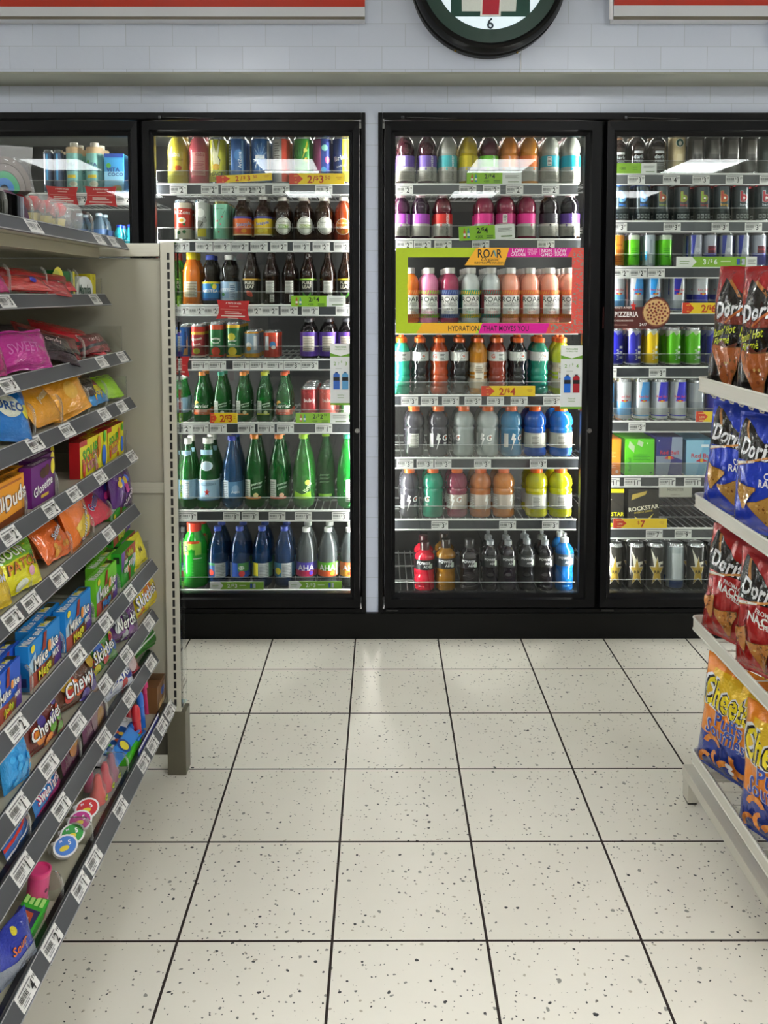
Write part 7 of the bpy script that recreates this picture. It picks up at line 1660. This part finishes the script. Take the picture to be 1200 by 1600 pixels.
# ------------------------------------------------------------ chip rack
XR = PX(1089, 600, 0.82).x
YR1 = zfloor(1073, 1259) - .03      # far end of the rack
XR = PY(1074, 1230, YR1 + .02).x + .005
CW = 'cdcabf'
FE = [(1089, 588.5, 609), (1083, 770, 789), (1080, 961, 980), (1079, 1168, 1187)]
YRN = 1.25
XF = .835
racks = []
for i, (px, pt, pb_) in enumerate(FE):
    Yc = PX(px, pt, XF).y
    a, b = PX(px, pt, XF), PX(px, pb_, XF)
    t = thing('wire_shelf', 'white wire basket shelf of the chip rack, %s of four' % ('top', 'second', 'third', 'lowest')[i], 'rack shelf', (XF, a.y, b.z), group='chip rack shelves')
    Hh = a.z - b.z; L = a.y - YRN; D = .335
    g = G()
    # front band with rolled edges, rounding into the far end
    g.bbox(0, .004, -L, -.02, .002, Hh - .002, .001, CW, 'enamel')
    n = 6
    arc = [(.02 * (1 - math.cos(PI / 2 * k / n)), -.02 + .02 * math.sin(PI / 2 * k / n)) for k in range(n + 1)]
    for k in range(n):
        (x0_, y0_), (x1_, y1_) = arc[k], arc[k + 1]
        g.hexa([(x0_, y0_, .002), (x1_, y1_, .002), (x1_ + .003, y1_ - .003, .002), (x0_ + .003, y0_ - .003, .002)],
               [(x0_, y0_, Hh - .002), (x1_, y1_, Hh - .002), (x1_ + .003, y1_ - .003, Hh - .002), (x0_ + .003, y0_ - .003, Hh - .002)], CW, 'enamel')
    g.bbox(.02, D, -.004, 0, .002, Hh - .002, .001, CW, 'enamel')
    g.build('basket_band', t)
    for zz_ in (0.001, Hh - .001):
        G().tube([(0.001, -L, zz_), (.001, -.02, zz_)] + [(x + .001, y, zz_) for x, y in arc[1:]] + [(D, -.001, zz_)], .003, 'dad8ce', 'enamel', 8).build('band_rim', t)
    g = G(); y = -.03
    while y > -L:
        g.tube([(D, y, -.006), (.012, y, -.006), (.006, y, -.004), (.004, y, .006)], .0018, 'd4d1c4', 'enamel', 5)
        g.tube([(.03, y, -.004), (.03, y - .006, -.016), (.03, y - .022, -.016), (.03, y - .028, -.004)], .0018, 'd4d1c4', 'enamel', 5)
        y -= .056
    g.tube([(.03, 0, -.004), (.03, -L, -.004)], .002, 'd4d1c4', 'enamel', 5)
    g.build('wire_grid', t)
    racks.append((a.y, b.z, Hh))
t = thing('chip_rack', 'white metal chip rack base with square leg on the tiled floor', 'rack', (XF, YR1, 0))
YL = zfloor(1073, 1259) + .047
q0, q1 = PY(1066, 1194, YL), PY(1066, 1210, YL)
xo = q0.x - XF
yl = YL - YR1
G().bbox(xo, xo + .03, YRN - YR1, yl, q1.z, q0.z, .002, 'c4c0b4', 'enamel').build('base_bar', t)
G().bbox(xo + .002, xo + .028, yl - .045, yl - .002, .006, q1.z - .0005, .002, 'bfbbae', 'enamel').build('leg', t)
G().bbox(xo + .003, xo + .027, yl - .043, yl - .004, 0, .0055, .001, '2a2824', 'plastic').build('foot_pad', t)
G().bbox(xo + .0305, .3745, yl - .04, yl - .004, q1.z, q0.z, .002, 'c4c0b4', 'enamel').build('cross_bar', t)
G().bbox(.345, .375, yl - .045, yl - .003, q0.z + .001, 1.5, .002, 'bfbbae', 'enamel').build('rear_post', t)
G().bbox(.345, .375, YRN - YR1 + .002, YRN - YR1 + .045, 0, 1.5, .002, 'bfbbae', 'enamel').build('rear_post', t)
G().bbox(.3755, .39, YRN - YR1, yl, .12, 1.5, .002, 'c9c5b4', 'enamel').build('back_board', t)

# ------------------------------------------------------------ chip bags
def chip(cx, cy, s, rot=0, c='b9893a', c2='9a6c2a'):
    a = math.radians(rot)
    tri = [(-.5, .46), (-.1, .42), (.46, .5), (.5, .4), (.3, .02), (.08, -.5), (-.02, -.52), (-.3, -.02), (-.52, .36)]
    def tr(k, ox=0, oy=0): return [(cx + s * k * ((x + ox) * math.cos(a) - (y + oy) * math.sin(a)), cy + s * k * .33 * ((x + ox) * math.sin(a) + (y + oy) * math.cos(a)) * 1.0) for x, y in tri]
    rnd = random.Random(int(cx * 100 + cy * 77 + 900))
    return [('p', tr(1.06), '6e4a1c'), ('p', tr(1), c)] + [('c', cx + rnd.uniform(-.22, .24) * s, cy + rnd.uniform(-.2, .35) * s * .3, s * rnd.uniform(.02, .05), rnd.choice((c2, 'd8b060', '7a4a1c'))) for _ in range(9)]
def dorit(body, top, hot=False):
    def col2(u, v):
        if hot:
            if v > .74 + .06 * math.sin(u * 3): return top
            return '17130f'
        return body
    a = []
    if hot:
        a += [('p', [(-.6, .90), (.1, .78), (.7, .76), (.6, .6), (-.7, .6)], '1c1712'), ('p', [(-.45, .88), (-.36, .89), (.1, .75), (0, .75)], 'a86a34'),
              ('p', [(-.9, .58), (-.75, .62), (.75, .60), (.9, .56), (.3, .54), (-.4, .53)], '7a2a18'),
              T('Doritos', 0, .665, .56, 'e6e8ec', b=.07, o='1a1614', rot=7, w=.42, sh=.2), ('p', [(-.35, .545), (-.28, .54), (.42, .70), (.36, .715)], 'b4602a'),
              T("Flamin' Hot", -.38, .48, .28, 'c6d22c', b=.03, sh=.35, rot=10, w=.19), T('Flammé', -.36, .405, .28, 'c6d22c', b=.03, sh=.35, rot=10, w=.19), T('NACHO', .56, .485, .34, 'c6d22c', b=.05, w=.18),
              ('p', [(-.5, .36), (-.3, .41), (-.1, .36), (.2, .4), (.1, .3), (-.4, .3)], '5a2a18')]
        a += chip(-.15, .2, 1.05, -4, 'a85a26', '8a4218')
        a += [('p', [(.35, .06), (.6, .25), (.8, .1), (.5, .02)], '2a2420'), ('p', [(.7, .05), (.95, .1), (.9, .2)], 'b82a20')]
    else:
        a += [('p', [(-.75, .95), (-.5, .92), (.35, .70), (.95, .74), (.95, .62), (-.9, .60)], '1c1814'), ('p', [(-.62, .93), (-.54, .93), (-.35, .72), (-.42, .72)], 'b07a44'),
              T('Doritos', .05, .70, .56, 'ecedf0', b=.07, o='17130f', rot=-6, w=.42, sh=.1), ('p', [(-.8, .56), (-.74, .545), (.45, .66), (.4, .675)], 'c88a4a'), ('p', [(-.8, .58), (-.8, .555), (-.1, .60), (-.1, .615)], 'e8e2d8')]
        if body == '1f3fc0':
            a += [T('COOL', .42, .50, .22, 'eef0f4', b=.05, w=.17), T('RANCH', .38, .44, .24, 'eef0f4', b=.05, w=.19)] + chip(-.42, .31, .66, -14) + chip(.22, .2, .7, 20) + [('p', [(.6, .3), (.9, .33), (.7, .35)], 'f0f2f4'), ('p', [(.65, .2), (.95, .2), (.8, .22)], 'f0f2f4')]
        else:
            a += [T('FROMAGE', .2, .545, .15, 'eee8e4', b=.04, rot=-10, w=.13), T('NACHO', .15, .485, .28, 'f2eeea', b=.08, rot=-8, w=.24), T('CHEESE', .22, .435, .15, 'eee8e4', b=.04, rot=-8, w=.13)] + chip(-.58, .28, .6, 15, 'c07a34', '9a5a24') + chip(.05, .2, .68, 8, 'b87832', '94581f')
    return col2, a
def cheet():
    def col2(u, v):
        if v < .34: return '1c3a9a'
        if .80 < v < .92: return 'e8b81c' if abs(u) < .7 else 'e8901c'
        if .74 < v <= .80: return 'e8c424' if abs(u) < .85 else 'e89a1c'
        return 'e8861a'
    a = [('p', [(-.95, .78), (-.5, .88), (.5, .84), (.95, .72), (.85, .56), (.2, .58), (-.5, .60), (-.95, .56)], 'e9c02a'),
         T('Cheetos', 0, .70, .78, 'f2dc1c', b=.06, o='17120c', ow=.09, o2='eceeec', rot=-4, w=.44, arc=-.04),
         T('Puffs', .05, .52, .44, '2c4aa8', b=.05, o='c9d0dc', ow=.035, w=.38), T('Soufflés', -.02, .41, .44, '2c4aa8', b=.05, o='c9d0dc', ow=.035, w=.36, rot=-3)]
    for cx, cy, s, r0 in ((-.35, .26, .26, 20), (.45, .24, .3, 160), (-.5, .1, .24, 60), (.1, .1, .3, 0), (.6, .08, .25, 200), (-.1, .2, .2, 100)):
        pts = []
        n = 9
        for k in range(n + 1):
            an = math.radians(r0 + 150 * k / n); pts.append((cx + s * math.cos(an), cy + s * .38 * math.sin(an)))
        for k in range(n, -1, -1):
            an = math.radians(r0 + 150 * k / n); pts.append((cx + s * .55 * math.cos(an), cy + s * .55 * .38 * math.sin(an)))
        for k in range(n):
            a.append(('p', [pts[k], pts[k + 1], pts[2 * n - k], pts[2 * n + 1 - k]], 'e88a2c' if k % 3 else 'ec9a3c'))
    a += [('c', .25, .2, .1, 'e8ecf0', .6), ('c', .3, .16, .08, 'e8ecf0', .6)]
    return col2, a
_bag = {}
def chipbag(kind, w, h, seed):
    k = (kind, seed)
    if k not in _bag:
        if kind == 'hot': c2, a = dorit('', '9a1a1c', True)
        elif kind == 'blue': c2, a = dorit('1f3fc0', '1f3fc0')
        elif kind == 'red': c2, a = dorit('a81c1c', 'a81c1c')
        elif kind == 'cheet': c2, a = cheet()
        else: c2, a = (lambda u, v: 'b86a5a' if v < .8 else 'c4281c'), [T('Ruffles', 0, .7, .5, 'e8e8ec', b=.06, o='2a2a6a'), ('c', 0, .3, .5, 'd8a04a', .7)]
        _bag[k] = bagmesh(w, h, .085, '888888', a, seed, col2=c2, crimp=.035, nx=30, ny=44, wob=.9, L=.012)
    return _bag[k]
rows = [
 (0, 'hot', [(1114, 0), (1163, 0), (1240, 0), (1330, 0)], .205, .325, 'black and red spicy chip bag'),
 (1, 'blue', [(1112, 0), (1163, 0), (1250, 0), (1345, 0)], .205, .285, 'blue ranch chip bag'),
 (2, 'red', [(1116, 0), (1172, 0), (1242, 0), (1340, 0)], .205, .29, 'red nacho cheese chip bag'),
 (3, 'cheet', [(1120, 0), (1196, 0)], .235, .30, 'orange cheese puff bag'),
 (3, 'other', [(1290, 0)], .215, .26, 'brick red potato chip bag'),
]
LN = ['at the far end of the %s rack shelf', 'second from the far end, %s rack shelf', 'third from the far end, %s rack shelf', 'nearest the camera on the %s rack shelf']
for (i, kind, cs, w_, h_, desc) in rows:
    ya, zb_, Hh = racks[i]
    for k, (px, _) in enumerate(cs):
        X = XF + .022 + .085 / 2 + .004
        y = PX(px, 700, XF + .01).y
        sh = ('top', 'second', 'third', 'lowest')[i]
        for r in range(2):
            lab = desc + (' ' + LN[k] % sh if r == 0 else ', behind the %s one on the %s rack shelf' % (('far end', 'second', 'third', 'nearest')[k], sh))
            yaw = (-26, -23, -24, -20)[k] if r == 0 else 4
            t = thing('chip_bag', lab, 'chip bag', (X + .105 * r, y, zb_ + .003 - .004), (0, 0, 0), '%ss on the %s rack shelf' % (desc, sh))
            R3 = Matrix.Rotation(-PI / 2 - math.radians(yaw), 3, 'Z') @ Matrix.Rotation(math.radians(-5), 3, 'X') @ Matrix.Rotation(math.radians((2, -2, 1, 0)[k]), 3, 'Y')
            t.rotation_euler = R3.to_euler()
            for pn, m in chipbag(kind, w_, h_, 80 + i * 4 + k):
                linkdata(pn, m, t)
